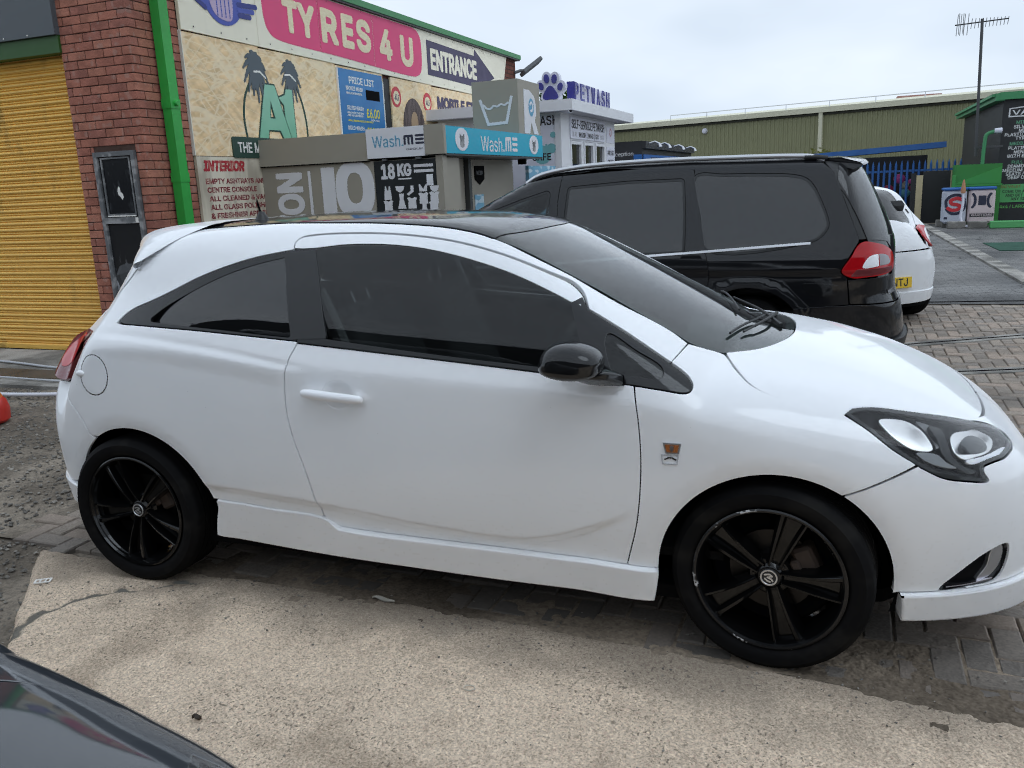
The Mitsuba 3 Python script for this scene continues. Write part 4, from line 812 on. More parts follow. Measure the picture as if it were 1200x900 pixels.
# ---- hoses along the shutter
mat('hose_grey', (.42, .43, .45), rough=.5); mat('hose_pale', (.60, .60, .64), rough=.45); mat('hose_dark', (.10, .095, .09), rough=.6)
def hose(pts, r, m, lab): single('hose', tube(cr(pts, 6), r, 8), m, lab, 'hose', smooth=True)
hose([(-6, 1.66, .02), (-4.4, 1.70, .02), (-3.7, 1.72, .02), (-3.0, 1.86, .02), (-2.3, 1.95, .02)], .017, 'hose_pale', 'thick pale hose nearest the gravel behind the white hatchback')
hose([(-6.5, 2.27, .03), (-4.6, 2.24, .03), (-3.6, 2.18, .03), (-2.6, 2.22, .03)], .009, 'hose_grey', 'thin grey hose between the thick pale hose and the yellow shutter')
hose([(-6.5, 2.88, .03), (-5.2, 2.85, .03), (-4.2, 2.66, .03), (-3.4, 2.62, .03)], .012, 'hose_grey', 'grey hose lying closest to the foot of the yellow shutter')
mat('can_red', (.50, .03, .02), rough=.35, coat=.5); mat('can_orange', (.62, .13, .02), rough=.35, coat=.5)
kc = thing('plastic_can', 'red and orange plastic can cut off by the left edge', 'plastic can')
put('body', xf(lathe([(0, 0), (.13, 0), (.15, .02), (.155, .10), (.14, .16), (.12, .185)], 28), frame((-3.19, 1.06, -.01), (1, 0, 0), (0, 1, 0))), 'can_red', 40, kc)
put('shoulder', xf(lathe([(.121, .185), (.10, .23), (.05, .25), (.045, .28), (0, .28)], 28), frame((-3.19, 1.06, -.01), (1, 0, 0), (0, 1, 0))), 'can_orange', 40, kc)

# dirt washed over the seam between slab and blocks
gx, gy = np.meshgrid(np.arange(-.45, 3.7, .012), np.arange(-1.05, -.38, .012), indexing='ij'); P3 = np.stack([gx, gy, gx * 0], -1)
eu = np.interp(gx, [-1, .2, 1.14, 2.2, 3.0, 3.7], [-.68, -.70, -.72, -.80, -.90, -1.01]); dd = gy - eu
hz = .0050 * np.exp(-(dd / .035) ** 2) + .016 * (meshkit.fbm(P3 * 7, 4, 31) - .70) + .004 * (meshkit.noise(P3 * 45, 6) - .5) - .03 * np.clip(np.abs(dd) - .10 - .12 * ss(2.3, 3.0, gx), 0, 1) + .0035 * ss(2.3, 3.2, gx) * ss(-.12, -.02, dd) * ss(.22, .05, dd) - .05 * ss(-.25, -.45, gx) - .05 * ss(-.12, -.20, dd)
k = put('dirt_drift', ply_(grid_sheet(np.stack([gx, gy, hz], -1)), 'seam_dirt', smooth=True), None); labels[k] = {'label': 'brown dirt washed over the seam between slab and paving blocks', 'category': 'dirt', 'kind': 'stuff'}
# ---------------------------------------------------------------- the tyre shop
def Wp(u, z, o=0.): return B0 + E2 * u + E1 * o + A(0, 0, z)         # point of the side wall
def Wf(u, z, o=0.): return frame(Wp(u, z, o), E2, (0, 0, 1), E1)     # frame of the side wall: x along, y up, z out
def Ff(u, z, o=0.): return frame(B0 + E1 * u - E2 * o + A(0, 0, z), E1, (0, 0, 1), -E2)
def wall_rect(u0, u1, z0, z1, o0, o1): return xf(bx(u0, u1, z0, z1, o0, o1), Wf(0, 0))
def face_rect(u0, u1, z0, z1, o0, o1): return xf(bx(u0, u1, z0, z1, o0, o1), Ff(0, 0))
def brick_tone(base, seed):
    def f(p, n, uv):
        g = fbm(p.x * 9 + seed, p.y * 9, p.z * 9, 3); s = noise(p.x * 160, p.y * 160, p.z * 160); c = mix(base, tuple(q * .74 for q in base), smoothstep(.35, .7, g)); c = c * (.78 + .42 * s)
        pale = smoothstep(.70, .80, noise(p.x * 30 + seed, p.y * 30, p.z * 14)); return mix(c, (.40, .34, .30), pale * .22)
    return f
def brick_bump(p, n, uv): return fbm(p.x * 70, p.y * 70, p.z * 70, 3)
for i, b in enumerate([(.40, .160, .112), (.365, .143, .102), (.42, .176, .122), (.35, .142, .106)]): mat(f'brick_{i}', brick_tone(b, i * 5.1), rough=.85, spec=.25, bump=brick_bump, scale=.003)
mat('mortar', lambda p, n, uv: mix((.06, .036, .028), (.11, .072, .06), fbm(p.x * 20, p.y * 20, p.z * 20, 2)), rough=.95, spec=.1)
def far_brick(p, n, uv):
    u = p.y / .228; r = dr.floor(p.z / .08); f = u + .5 * (r - 2 * dr.floor(r / 2)); fx, fz = f - dr.floor(f), p.z / .08 - r
    j = smoothstep(.05, .02, dr.minimum(fx, 1 - fx)) + smoothstep(.14, .06, dr.minimum(fz, 1 - fz)); return mix(mix((.20, .08, .058), (.15, .06, .045), cell_rand(dr.floor(f), r, 1)), (.06, .04, .033), dr.clip(j, 0, 1))
mat('far_brick', far_brick, rough=.9, spec=.2)
mat('grey_cladding', (.085, .098, .108), rough=.45, spec=.4)
mat('dark_core', (.03, .03, .03), rough=.9)
def paint(name, c, rough=.5, var=.12, **k):
    def f(p, n, uv):
        g = fbm(p.x * 1.7, p.y * 1.7, p.z * 2.6, 4); s = smoothstep(.55, .75, fbm(p.x * 9, p.y * 9, p.z * 2.2, 3))
        return mix(c, tuple(q * .68 + .01 for q in c), dr.clip((g - .45) * var * 6, 0, 1) * .7 + s * var)
    return mat(name, f, rough=rough, **k)
SHOP = thing('tyre_shop', 'brick tyre shop with yellow roller shutter and painted sign boards', 'building')
put('wall', cat([face_rect(-9, -2.9, 0, 4.05, -6.0, -.12), wall_rect(.25, 10.25, 0, 3.96, -6, -.02)]), 'far_brick', parent=SHOP)
PIL = put('brick_pillar', cat([face_rect(-.862, -.010, 0, 4.0, -.40, -.009), wall_rect(.012, .70, 0, 3.98, -.40, -.009)]), 'mortar', parent=SHOP)
COURSE, MJ = .0805, .0085
def brick_box(l, h, t): return cbx(0, l, 0, h, -t, 0, .0035)
bk = {}
def brick(M, l, h, t):
    key = (round(l, 3), round(t, 3)); m = int(rng.integers(4))
    if (key, m) not in bk: bk[(key, m)] = ply_(brick_box(l, h, t), f'brick_{m}')
    put('brick', {**bk[(key, m)], 'to_world': T(M)}, None, parent=PIL)
STL, HDL, HH = .2195, .1055, COURSE - MJ
win = (-.635, -.115, .52, 2.035)
for r in range(5, 50):
    z = r * COURSE; even = r % 2
    L = -HDL - MJ if not even else -STL - MJ
    spans = []
    while L > -.862: spans.append((max(L - STL, -.862), L)); L -= STL + MJ
    inwin = z + HH > win[2] and z < win[3]
    for a, b in spans:
        parts = [(a, b)] if not inwin else [(a, min(b, win[0] - .006)), (max(a, win[1] + .006), b)]
        for p, q in parts:
            if q - p > .02: brick(Ff(p, z, rng.normal(0, .0012)), q - p, HH, .05)
    # corner brick shows on both faces
    lf, ls = (HDL, STL) if not even else (STL, HDL)
    if not (inwin and -lf < win[1]): 
        brick(frame(B0 - E1 * lf + A(0, 0, z), E1, (0, 0, 1), -E2), lf, HH, ls)
    else: brick(frame(B0 - E1 * .108 + A(0, 0, z), E1, (0, 0, 1), -E2), .108, HH, ls)
    u = ls + MJ
    while u < .655: brick(Wf(u, z, rng.normal(0, .0012)), min(STL, .66 - u), HH, .05); u += STL + MJ
# parapet, cladding, shutter
mat('lamp_green', lambda p, n, uv: mix((.03, .40, .06), (.025, .28, .045), fbm(p.x * 3, p.y * 3, p.z * 3, 3)), rough=.38, spec=.5)
mat('dark_green', (.022, .085, .014), rough=.5)
put('facade_panel', face_rect(-9, -.845, 3.145, 4.3, -.05, .06), 'grey_cladding', parent=SHOP)
for u in (-1.30, -1.62, -2.1): put('panel_bolt', xf(lathe([(0, .004), (.006, .004), (.008, 0)], 12), Ff(u + .10, 3.165, .061)), 'litter_white', parent=SHOP)
put('shutter_beam', face_rect(-9, -.85, 2.985, 3.142, -.10, .025), 'dark_green', parent=SHOP)
mat('shutter_yellow', lambda p, n, uv: mix(mix((.80, .49, .11), (.72, .42, .09), fbm(p.x * 2, p.y * 2, p.z * 6, 3)), (.26, .17, .06), smoothstep(.58, .78, fbm(p.x * 6, p.y * 6, p.z * 1.6, 4)) * .5), rough=.42, spec=.45)
SH = put('roller_shutter', face_rect(-5.0, -.866, 0, 3.0, -.22, -.165), 'dark_core', parent=SHOP)
prof = np.array([(0, -.002), (.003, .006), (.008, .013), (.018, .018), (.028, .0165), (.036, .010), (.0405, .0), (.0425, -.004), (.0445, .0), (.048, .0075), (.053, .0095), (.058, .007), (.0625, .001), (.066, -.004)])    # (up, out)
SLP = .066
R = np.array([[(u, q[0], q[1]) for q in prof] for u in (-5.0, -.866)]); slat = ply_(xf(trimesh.Trimesh(grid_sheet(R).vertices, grid_sheet(R).faces, process=False), np.eye(4)), 'shutter_yellow', smooth=35)
for i in range(46): put('slat', {**slat, 'to_world': T(Ff(rng.normal(0, .001), .03 + i * SLP, -.128 + rng.normal(0, .0008)))}, None, parent=SH)
put('bottom_bar', face_rect(-5.0, -.866, .012, .06, -.14, -.10), 'shutter_yellow', parent=SH)
# window strip on the pillar
mat('frame_grey', lambda p, n, uv: mix((.12, .125, .13), (.30, .30, .30), smoothstep(.45, .7, fbm(p.x * 12, p.y * 12, p.z * 12, 3))), rough=.6)
mat('film_black', lambda p, n, uv: mix((.008, .009, .011), (.05, .055, .06), smoothstep(.55, .75, fbm(p.x * 16, p.y * 16, p.z * 6, 4))), rough=.2, spec=.5, coat=.6)
mat('film_torn', lambda p, n, uv: mix((.012, .013, .015), (.33, .34, .36), smoothstep(.52, .66, fbm(p.x * 26, p.y * 26, p.z * 7, 4)) * smoothstep(1.10, .80, p.z)), rough=.25, spec=.5, coat=.4)
WN = put('window', cat([face_rect(win[0], win[0] + .045, win[2], win[3], -.06, .028), face_rect(win[1] - .045, win[1], win[2], win[3], -.06, .028)] + [face_rect(win[0] + .045, win[1] - .045, a, b, -.06, .026) for a, b in ((1.99, win[3]), (1.345, 1.405), (win[2], .56))]), 'frame_grey', parent=SHOP, label='narrow two-pane window covered in black film')
labels[WN]['label'] = 'narrow window blacked out with torn film'
put('pane', face_rect(win[0] + .05, win[1] - .05, 1.41, 1.985, -.02, .004), 'film_black', parent=WN); put('pane', face_rect(win[0] + .05, win[1] - .05, .565, 1.34, -.02, .004), 'film_torn', parent=WN)
put('inner_frame', cat([face_rect(a, b, c, d, .005, .016) for a, b, c, d in ((-.56, -.545, 1.43, 1.965), (-.205, -.19, 1.43, 1.965), (-.56, -.19, 1.965, 1.98), (-.56, -.19, 1.425, 1.44))]), 'frame_grey', parent=WN)
put('film_tear', xf(prism(Polygon(cr([(-.40, 1.66), (-.385, 1.70), (-.37, 1.69), (-.365, 1.65), (-.345, 1.635), (-.335, 1.60), (-.355, 1.575), (-.37, 1.60), (-.395, 1.62)], closed=True)), .0045, .006), Ff(0, 0)), 'litter_white', parent=WN)
put('film_tear', face_rect(-.56, -.20, 1.412, 1.424, .005, .02), 'litter_white', parent=WN); put('film_tear', face_rect(-.20, -.165, 1.35, 1.40, .027, .031), 'litter_white', parent=WN)
# drainpipe: square section, on the side wall
PIPE = put('drainpipe', wall_rect(.285, .405, 0, 3.95, .03, .135), 'lamp_green', parent=SHOP, label='bright green square drainpipe')
for z in (1.72, 2.42): put('pipe_joint', wall_rect(.279, .411, z, z + .09, .024, .141), 'lamp_green', parent=PIPE)
put('pipe_bracket', xf(lathe([(0, .03), (.02, .03), (.026, .02), (.028, 0)], 16), Wf(.345, 2.47, .141)), 'lamp_green', parent=PIPE)
mat('roof_green', (.055, .23, .085), rough=.5)
put('roof_trim', wall_rect(.02, 10.28, 3.97, 4.05, -.3, .10), 'roof_green', parent=SHOP); put('roof_flashing', wall_rect(.02, 10.26, 3.945, 3.968, -.1, .085), 'satin_black', parent=SHOP)
put('roof_deck', cat([xf(bx(-6, -.3, -9, 0, 4.0, 4.02), frame(B0, E1, -E2 * -1, (0, 0, 1)))]) if 0 else wall_rect(.02, 10.2, 3.98, 4.02, -6, -.3), 'grey_cladding', parent=SHOP)
# sign boards -----------------------------------------------------------------------------------------------------------
paint('cream', (.80, .75, .60), .55, .10)
def osb(p, n, uv):
    y, z = p.y, p.z; base = mix((.70, .50, .275), (.84, .63, .375), fbm(y * 6, z * 6, 1, 3)); acc = mi.Float(0); lines = mi.Float(0)
    for k, (a, sx, sz) in enumerate(((.25, 5., 34.), (-.45, 6., 30.), (.7, 7., 38.), (-.1, 4., 44.), (.45, 5.5, 40.), (-.75, 6., 36.))):
        c, s = math.cos(a), math.sin(a); u, v = y * c + z * s, -y * s + z * c; v = v + .05 * noise(u * 3.3, v * 2.0, k * 7.)
        n_ = noise(u * sx * .45, v * sz * .34, k * 3.1); lines = dr.maximum(lines, smoothstep(.040, .012, dr.abs(n_ - .5)) * smoothstep(.15, .4, noise(y * 2.4, z * 2.4, k * 2.)))
        acc = acc + (noise(u * sx, v * sz, k) - .5) * .5
    c = base * (1 + .30 * acc); c = mix(c, (.88, .76, .55), lines * .62); bl = smoothstep(.58, .72, fbm(y * 1.6, z * 2.2, 4.4, 3)); return mix(c, (.80, .62, .40), bl * .3)
mat('strand_board', osb, rough=.8, spec=.2)
def osb_pale(p, n, uv):
    a = fbm(p.y * 30, p.z * 90, 0, 3); return mix((.70, .57, .36), (.84, .75, .55), a)
mat('strand_pale', osb_pale, rough=.8)
mat('sign_pink', lambda p, n, uv: mix((.74, .055, .18), (.66, .06, .17), fbm(p.y * 3, p.z * 3, 0, 3)), rough=.5); mat('sign_navy', lambda p, n, uv: mix((.050, .040, .085), (.075, .06, .115), fbm(p.y * 8, p.z * 8, 0, 3)), rough=.55)
FRZ = put('sign_frieze', wall_rect(.66, .66 + .001, 3.2, 3.94, .01, .04), 'cream', parent=SHOP, label='cream frieze of sign boards along the wall top')
edges = [.665, 1.9, 3.155, 4.50, 5.70, 6.9, 8.1, 9.3]
for i, (a, b) in enumerate(zip(edges[:-1], edges[1:])):
    z0, z1 = np.interp(a, [.6, 9.5], [3.205, 3.125]), 3.94
    if b > 9.2: pg = Polygon([(a, z0), (9.30, 3.135), (9.62, z1), (a, z1)])
    else: pg = Polygon([(a + .002, z0), (b - .002, np.interp(b, [.6, 9.5], [3.205, 3.125])), (b - .002, z1), (a + .002, z1)])
    put('board', xf(prism(pg, .012, .042 + .002 * (i % 2)), Wf(0, 0)), 'cream', parent=FRZ)
mat('bolt_dark', (.05, .05, .05), rough=.5)
for u in np.arange(.85, 9.2, .42): 
    for z in (np.interp(u, [.6, 9.5], [3.205, 3.125]) + .05, 3.91): put('bolt', xf(lathe([(0, .003), (.007, .003), (.009, 0)], 8), Wf(u, z, .045)), 'bolt_dark', parent=FRZ)
pink = Polygon(cr([(2.02, 3.93), (2.02, 3.75), (2.03, 3.55), (2.07, 3.42), (2.15, 3.345), (2.28, 3.31), (3.6, 3.275), (5.5, 3.222), (5.75, 3.235), (5.90, 3.30), (5.955, 3.42), (5.97, 3.6), (5.95, 3.80), (5.85, 3.90), (5.7, 3.93)]))
for a, b in ((2.0, 3.150), (3.160, 4.495), (4.505, 5.99)): put('pink_panel', xf(prism(pink.intersection(sbox(a, 3, b, 4)), .0445, .0475), Wf(0, 0)), 'sign_pink', parent=FRZ)
for t, u, w_, z, h in (('T', 2.40, .30, 3.42, .375), ('Y', 2.70, .36, 3.41, .385), ('R', 3.20, .38, 3.405, .415), ('E', 3.68, .29, 3.405, .42), ('S', 4.04, .38, 3.40, .425), ('4', 4.66, .36, 3.37, .42), ('U', 5.28, .40, 3.345, .43)):
    put('letter', xf(heavy(t, h, w_, .004, .020), Wf(u, z, .0476)), 'strand_pale', parent=FRZ)
arrow = Polygon([(6.16, 3.82), (8.02, 3.79), (8.06, 3.90), (8.95, 3.50), (8.02, 3.22), (8.0, 3.27), (6.16, 3.30)])
put('arrow_panel', xf(prism(arrow, .0445, .0475), Wf(0, 0)), 'sign_navy', parent=FRZ); put('letters', xf(heavy('ENTRANCE', .33, 1.84, .004, .012), Wf(6.27, 3.385, .0476)), 'cream', parent=FRZ)
mat('wing_blue', (.06, .085, .36), rough=.5); mat('wing_dark', (.03, .04, .20), rough=.5); mat('lilac', (.46, .36, .50), rough=.5)
EMB = put('round_emblem', xf(prism(Polygon(cr([(1.05, 3.80), (1.03, 3.55), (1.14, 3.40), (1.30, 3.335), (1.48, 3.36), (1.62, 3.47), (1.66, 3.62), (1.60, 3.85), (1.3, 3.92)], closed=True)), .0445, .048), Wf(0, 0)), 'wing_blue', parent=FRZ)
put('emblem_face', xf(prism(Polygon(cr([(1.12, 3.80), (1.13, 3.56), (1.20, 3.43), (1.33, 3.385), (1.46, 3.40), (1.50, 3.55), (1.47, 3.8), (1.3, 3.87)], closed=True)), .0482, .050), Wf(0, 0)), 'lilac', parent=EMB)
for x in (1.235, 1.30, 1.365, 1.43): put('emblem_stripe', wall_rect(x, x + .014, 3.41, 3.80, .0502, .0512), 'wing_blue', parent=EMB)
for sgn, x0 in ((-1, 1.06), (1, 1.60)):
    for i in range(3): put('emblem_wing', xf(prism(LineString([(x0, 3.60 - .055 * i - .02), (x0 + sgn * (.30 - .06 * i) * (1 if sgn > 0 else .75), 3.61 - .062 * i + .03 * sgn * -1 + .02)]).buffer(.026), .0445, .0505), Wf(0, 0)), 'wing_blue' if i % 2 else 'wing_dark', parent=EMB)
# strand boards under the frieze
for a, b, z0 in ((.665, 1.885, 1.985), (1.89, 3.46, 1.985), (3.465, 4.70, 1.9), (4.93, 6.26, 1.9), (6.27, 9.3, 2.0)):
    zt = np.interp((a + b) / 2, [.6, 9.5], [3.195, 3.115]); put('strand_board', wall_rect(a, b, z0, zt, .0, .030 + .001 * (b > 3) + .001 * (b > 6)), 'strand_board', parent=SHOP)
put('board_edge', wall_rect(.655, .664, 1.985, 3.2, .0, .036), 'litter_white', parent=SHOP)
put('gap_panel', wall_rect(4.705, 4.925, 1.9, 3.12, 0, .012), 'trim_black', parent=SHOP)
# the painted letters with palm trees
mat('sign_green', lambda p, n, uv: mix((.17, .42, .28), (.25, .50, .36), smoothstep(2.2, 2.8, p.z + .2 * noise(p.y * 9, p.z * 9, 0))), rough=.55); mat('sign_dkgreen', (.02, .055, .04), rough=.55); mat('palm_grey', (.085, .105, .12), rough=.6)
a_out = Polygon([(1.74, 2.17), (1.93, 2.79), (2.11, 2.79), (2.37, 2.17), (2.23, 2.17), (2.15, 2.29), (1.93, 2.29), (1.90, 2.17)], [[(1.975, 2.42), (2.075, 2.42), (2.01, 2.62)]])
one_out = Polygon([(2.17, 2.66), (2.30, 2.70), (2.33, 2.77), (2.45, 2.77), (2.46, 2.17), (2.36, 2.17), (2.27, 2.36), (2.27, 2.58)])
PS = put('palm_sign', xf(prism(a_out.buffer(.018, join_style='mitre').union(one_out.buffer(.018, join_style='mitre')), .031, .036), Wf(0, 0)), 'sign_dkgreen', parent=SHOP)
put('letter', xf(prism(a_out, .0362, .041), Wf(0, 0)), 'sign_green', parent=PS); put('numeral', xf(prism(one_out.difference(a_out.buffer(.01)), .0362, .041), Wf(0, 0)), 'sign_green', parent=PS)
def trunk(pts): c = cr(pts, 8); w_ = np.linspace(.017, .008, len(c)); return LineString(c).buffer(.013)
put('palm_trunk', xf(prism(trunk([(1.535, 2.17), (1.51, 2.40), (1.56, 2.62), (1.70, 2.83)]), .031, .037), Wf(0, 0)), 'sign_dkgreen', parent=PS); put('palm_trunk', xf(prism(trunk([(2.71, 2.17), (2.70, 2.42), (2.64, 2.65), (2.52, 2.86)]), .031, .037), Wf(0, 0)), 'sign_dkgreen', parent=PS)
def palm(cx, cz, s, key):
    fr = []
    for a, l in ((150, .26), (178, .30), (205, .33), (228, .33), (250, .30), (272, .36), (292, .38), (312, .36), (335, .33), (5, .24), (40, .20), (75, .19), (115, .22), (260, .22), (238, .25), (300, .25), (195, .24)):
        t = np.linspace(0, 1, 7); ax, az = math.cos(math.radians(a)), math.sin(math.radians(a)); px = cx + s * l * ax * t * .75; pz = cz + s * l * (az * t + .05 * np.sin(3 * t)) - .10 * s * t * t
        fr.append(unary_union([LineString(list(zip(px[i:i + 2], pz[i:i + 2]))).buffer(.034 * s * (1 - t[i]) ** .7 * (.35 + 1.6 * t[i] * (1 - t[i]) * 2) + .004) for i in range(6)]))
    u = unary_union(fr); return put(key, xf(prism(u, .031, .040), Wf(0, 0)), 'palm_grey', parent=PS)
palm(1.80, 3.02, .95, 'palm_crown'); palm(2.46, 3.01, .82, 'palm_crown')
for cx, cz in ((1.86, 2.88), (2.44, 2.90)): put('palm_highlight', xf(prism(LineString([(cx - .10, cz + .03), (cx, cz + .04), (cx + .10, cz - .02)]).buffer(.010), .0402, .042), Wf(0, 0)), 'litter_white', parent=PS)
plq = Polygon([(1.28, 2.00), (2.2, 2.00), (2.2, 2.165), (1.28, 2.165)]).buffer(.03); k = put('name_plaque', xf(prism(plq, .031, .045), Wf(0, 0)), 'sign_dkgreen', parent=PS); put('letters', xf(words('THE MINT', .105, .62, .003), Wf(1.335, 2.03, .0452)), 'litter_white', parent=k)
# interior cleaning board
def worn_board(p, n, uv):
    g = fbm(p.y * 5, p.z * 1.2, 0, 4); return mix((.66, .60, .48), (.40, .35, .27), smoothstep(.42, .68, g))
mat('worn_board', worn_board, rough=.75); mat('sign_red', lambda p, n, uv: mix((.36, .02, .03), (.42, .12, .10), smoothstep(.5, .75, fbm(p.y * 30, p.z * 30, 0, 2))), rough=.6); mat('sign_maroon', lambda p, n, uv: mix((.20, .03, .035), (.33, .17, .14), smoothstep(.5, .75, fbm(p.y * 30, p.z * 30, 0, 2))), rough=.6)
IB = put('service_board', wall_rect(.665, 2.2, .9, 1.978, 0, .034), 'worn_board', parent=SHOP)
m = heavy('INTERIOR', .115, .66, .003, .007); v = np.array(m.vertices); v[:, 0] += v[:, 1] * .18; m.vertices = v; put('heading', xf(m, Wf(.75, 1.825, .0342)), 'sign_red', parent=IB)
for t, z, u, w_ in (('EMPTY ASHTRAYS AND', 1.695, .765, 1.0), ('CENTRE CONSOLE', 1.605, .775, .82), ('ALL CLEANED & VAC', 1.515, .79, .98), ('ALL GLASS POLISHED', 1.425, .795, 1.04), ('& FRESHNER APPLIED', 1.335, .79, 1.04)): put('lettering', xf(heavy(t, .058, w_, .002, .0015), Wf(u, z, .0342)), 'sign_maroon', parent=IB)
# price list
mat('price_blue', lambda p, n, uv: mix((.012, .13, .34), (.025, .19, .44), fbm(p.y * 3, p.z * 3, 0, 3)), rough=.35, spec=.5); mat('price_yellow', (.72, .62, .06), rough=.5)
PB = put('price_board', wall_rect(3.50, 4.655, 1.85, 3.135, .030, .046), 'price_blue', parent=SHOP, label='blue price list board')
put('board_trim', wall_rect(3.475, 3.499, 1.85, 3.14, .030, .050), 'wing_blue' if 0 else 'litter_white', parent=PB); put('board_trim', wall_rect(4.656, 4.68, 1.85, 3.05, .030, .050), 'litter_white', parent=PB)
put('dark_patch', wall_rect(4.18, 4.55, 2.78, 2.91, .0462, .050), 'void_black', parent=PB)
for t, u, z, h, w_, c in (('PRICE LIST', 3.76, 2.965, .085, .66, 'litter_white'), ('BRONZE WASH', 3.67, 2.875, .05, .43, 'litter_white'), ('WASH, LEATHER & RINSE', 3.67, 2.825, .026, .40, 'litter_white'), ('SILVER WASH', 3.66, 2.625, .05, .42, 'litter_white'), ('WASH, POLISH, TYRE SHINE', 3.66, 2.575, .024, .42, 'litter_white'), ('AND VACUUM INSIDE', 3.66, 2.54, .024, .40, 'litter_white'), ('FOR ALL MEDIUM VEHICLES INCLUDED', 3.66, 2.475, .022, .66, 'price_yellow'), ('£6.00', 4.16, 2.545, .115, .36, 'price_yellow'), ('GOLD WASH', 3.64, 2.365, .05, .42, 'litter_white'), ('£10.00', 4.14, 2.30, .11, .40, 'price_yellow'), ('PER CAR', 4.28, 2.50, .022, .22, 'litter_white')):
    put('lettering', xf(words(t, h, w_, .002), Wf(u, z, .0462)), c, parent=PB)
# round tags and the brown painted figure, mobile fitting
mat('tag_red', (.55, .05, .06), rough=.5); mat('fig_brown', lambda p, n, uv: mix((.085, .06, .055), (.16, .12, .11), smoothstep(.4, .7, noise(p.y * 60, p.z * 5, 0))), rough=.7); mat('fig_tan', (.42, .29, .18), rough=.7)
for u, z in ((5.07, 2.885), (6.09, 2.875)):
    k = put('round_tag', xf(prism(Point(u, z).buffer(.145, 8), .032, .038), Wf(0, 0)), 'tag_red', parent=SHOP); put('tag_ring', xf(prism(Point(u, z - .01).buffer(.095), .0382, .040), Wf(0, 0)), 'strand_pale', parent=k); put('lettering', xf(words('4U', .085, .12, .002), Wf(u - .06, z - .05, .0402)), 'sign_navy', parent=k)
k = put('painted_figure', xf(prism(Polygon(cr([(5.25, 2.30), (5.25, 2.55), (5.33, 2.75), (5.45, 2.86), (5.60, 2.90), (5.75, 2.85), (5.88, 2.72), (5.95, 2.5), (5.95, 2.3)])), .032, .038), Wf(0, 0)), 'fig_brown', parent=SHOP)
put('figure_oval', xf(prism(Polygon(cr([(5.52, 2.40), (5.50, 2.58), (5.58, 2.70), (5.68, 2.68), (5.72, 2.52), (5.66, 2.40)], closed=True)), .0382, .041), Wf(0, 0)), 'fig_tan', parent=k)
put('lettering', xf(heavy('MOBILE FITTING', .20, 2.36, .004, .012), Wf(6.45, 2.80, .033)), 'sign_navy', parent=SHOP)
mat('awning_white', (.62, .61, .63), rough=.5)
AW = put('awning', wall_rect(6.35, 9.0, 2.665, 2.745, .035, .55), 'awning_white', parent=SHOP); put('awning_wall', wall_rect(6.5, 9.0, 1.6, 2.66, .035, .12), 'awning_white', parent=AW); put('lettering', xf(words('CYCLES', .16, 1.1, .004), Wf(6.95, 2.40, .122)), 'sign_navy', parent=AW)
# floodlight on the far corner
FL = thing('floodlight', 'grey floodlight on an arm at the far corner of the tyre shop', 'floodlight')
mat('flood_grey', (.10, .105, .11), rough=.45); put('arm', tube([Wp(10.15, 3.72, .0), Wp(10.22, 3.76, .10), Wp(10.30, 3.76, .22)], .03, 8), 'flood_grey', parent=FL, smooth=30)
FM = frame(Wp(10.25, 3.82, .32), (.62, .55, .56), (-.55, .80, -.18)); 
for i in range(3): FM[:3, i] /= np.linalg.norm(FM[:3, i])
put('housing', xf(cbx(-.24, .24, -.15, .15, -.04, .04, .015), FM), 'flood_grey', parent=FL); put('lens', xf(bx(-.20, .20, -.11, .11, .041, .046), FM), 'white_lens', parent=FL)
# ---------------------------------------------------------------- laundry kiosk
def Kf(x, z, o=0.): return frame(A(x, 5.05 - .03 * (x + 1.11), z) - E2 * o, E1, (0, 0, 1), -E2)
def Ks(y, z, o=0.): return frame(A(-1.11 + .03 * (y - 5.05), y, z) + E1 * o, E2, (0, 0, 1), E1)
def krect(x0, x1, z0, z1, o0, o1): return xf(bx(x0, x1, z0, z1, o0, o1), Kf(0, 0)) if 0 else xf(bx(0, x1 - x0, z0, z1, o0, o1), Kf(x0, 0))
def srect(y0, y1, z0, z1, o0, o1): return xf(bx(0, y1 - y0, z0, z1, o0, o1), Ks(y0, 0))
paint('kiosk_taupe', (.30, .275, .225), .5, .07); paint('kiosk_dark', (.055, .057, .056), .35, .06); mat('kiosk_window', (.022, .026, .027), rough=.16, spec=.5, coat=.6); paint('kiosk_white', (.68, .68, .71), .45, .05); paint('kiosk_cyan', (.012, .36, .50), .35, .04); mat('kiosk_print', (.66, .66, .68), rough=.5); mat('kiosk_blue', (.10, .30, .45), rough=.5)
mat('print_navy', (.020, .024, .05), rough=.5)
KI = thing('laundry_kiosk', 'taupe self-service laundry kiosk with cyan canopy beside the tyre shop', 'kiosk')
put('body', cat([krect(-3.46, -1.95, 0, 1.865, -1.6, 0), krect(-1.95, -1.16, 0, 1.865, -.5, -.02), srect(5.55, 8.15, 0, 1.9, -2.2, -.55)]), 'kiosk_taupe', parent=KI)
put('corner_post', krect(-1.20, -1.12, 0, 1.89, -.10, .004), 'kiosk_taupe', parent=KI)
put('roof_fascia', krect(-3.53, -1.995, 1.872, 2.165, -2.0, .03), 'kiosk_taupe', parent=KI)
put('fascia_joint', krect(-3.40, -1.99, 1.862, 1.872, -.02, .031), 'void_black', parent=KI)
HDR = put('header_sign', krect(-1.99, -1.30, 1.89, 2.195, -.6, .05), 'kiosk_white', parent=KI)
put('header_end', krect(-1.297, -1.072, 1.90, 2.20, -.010, .046), 'kiosk_taupe', parent=KI)
put('lettering', xf(words('Wash', .115, .335, .003, False), Kf(-1.915, 2.0, .0505)), 'kiosk_blue', parent=HDR); put('full_stop', krect(-1.562, -1.545, 2.0, 2.017, .0505, .054), 'kiosk_blue', parent=HDR)
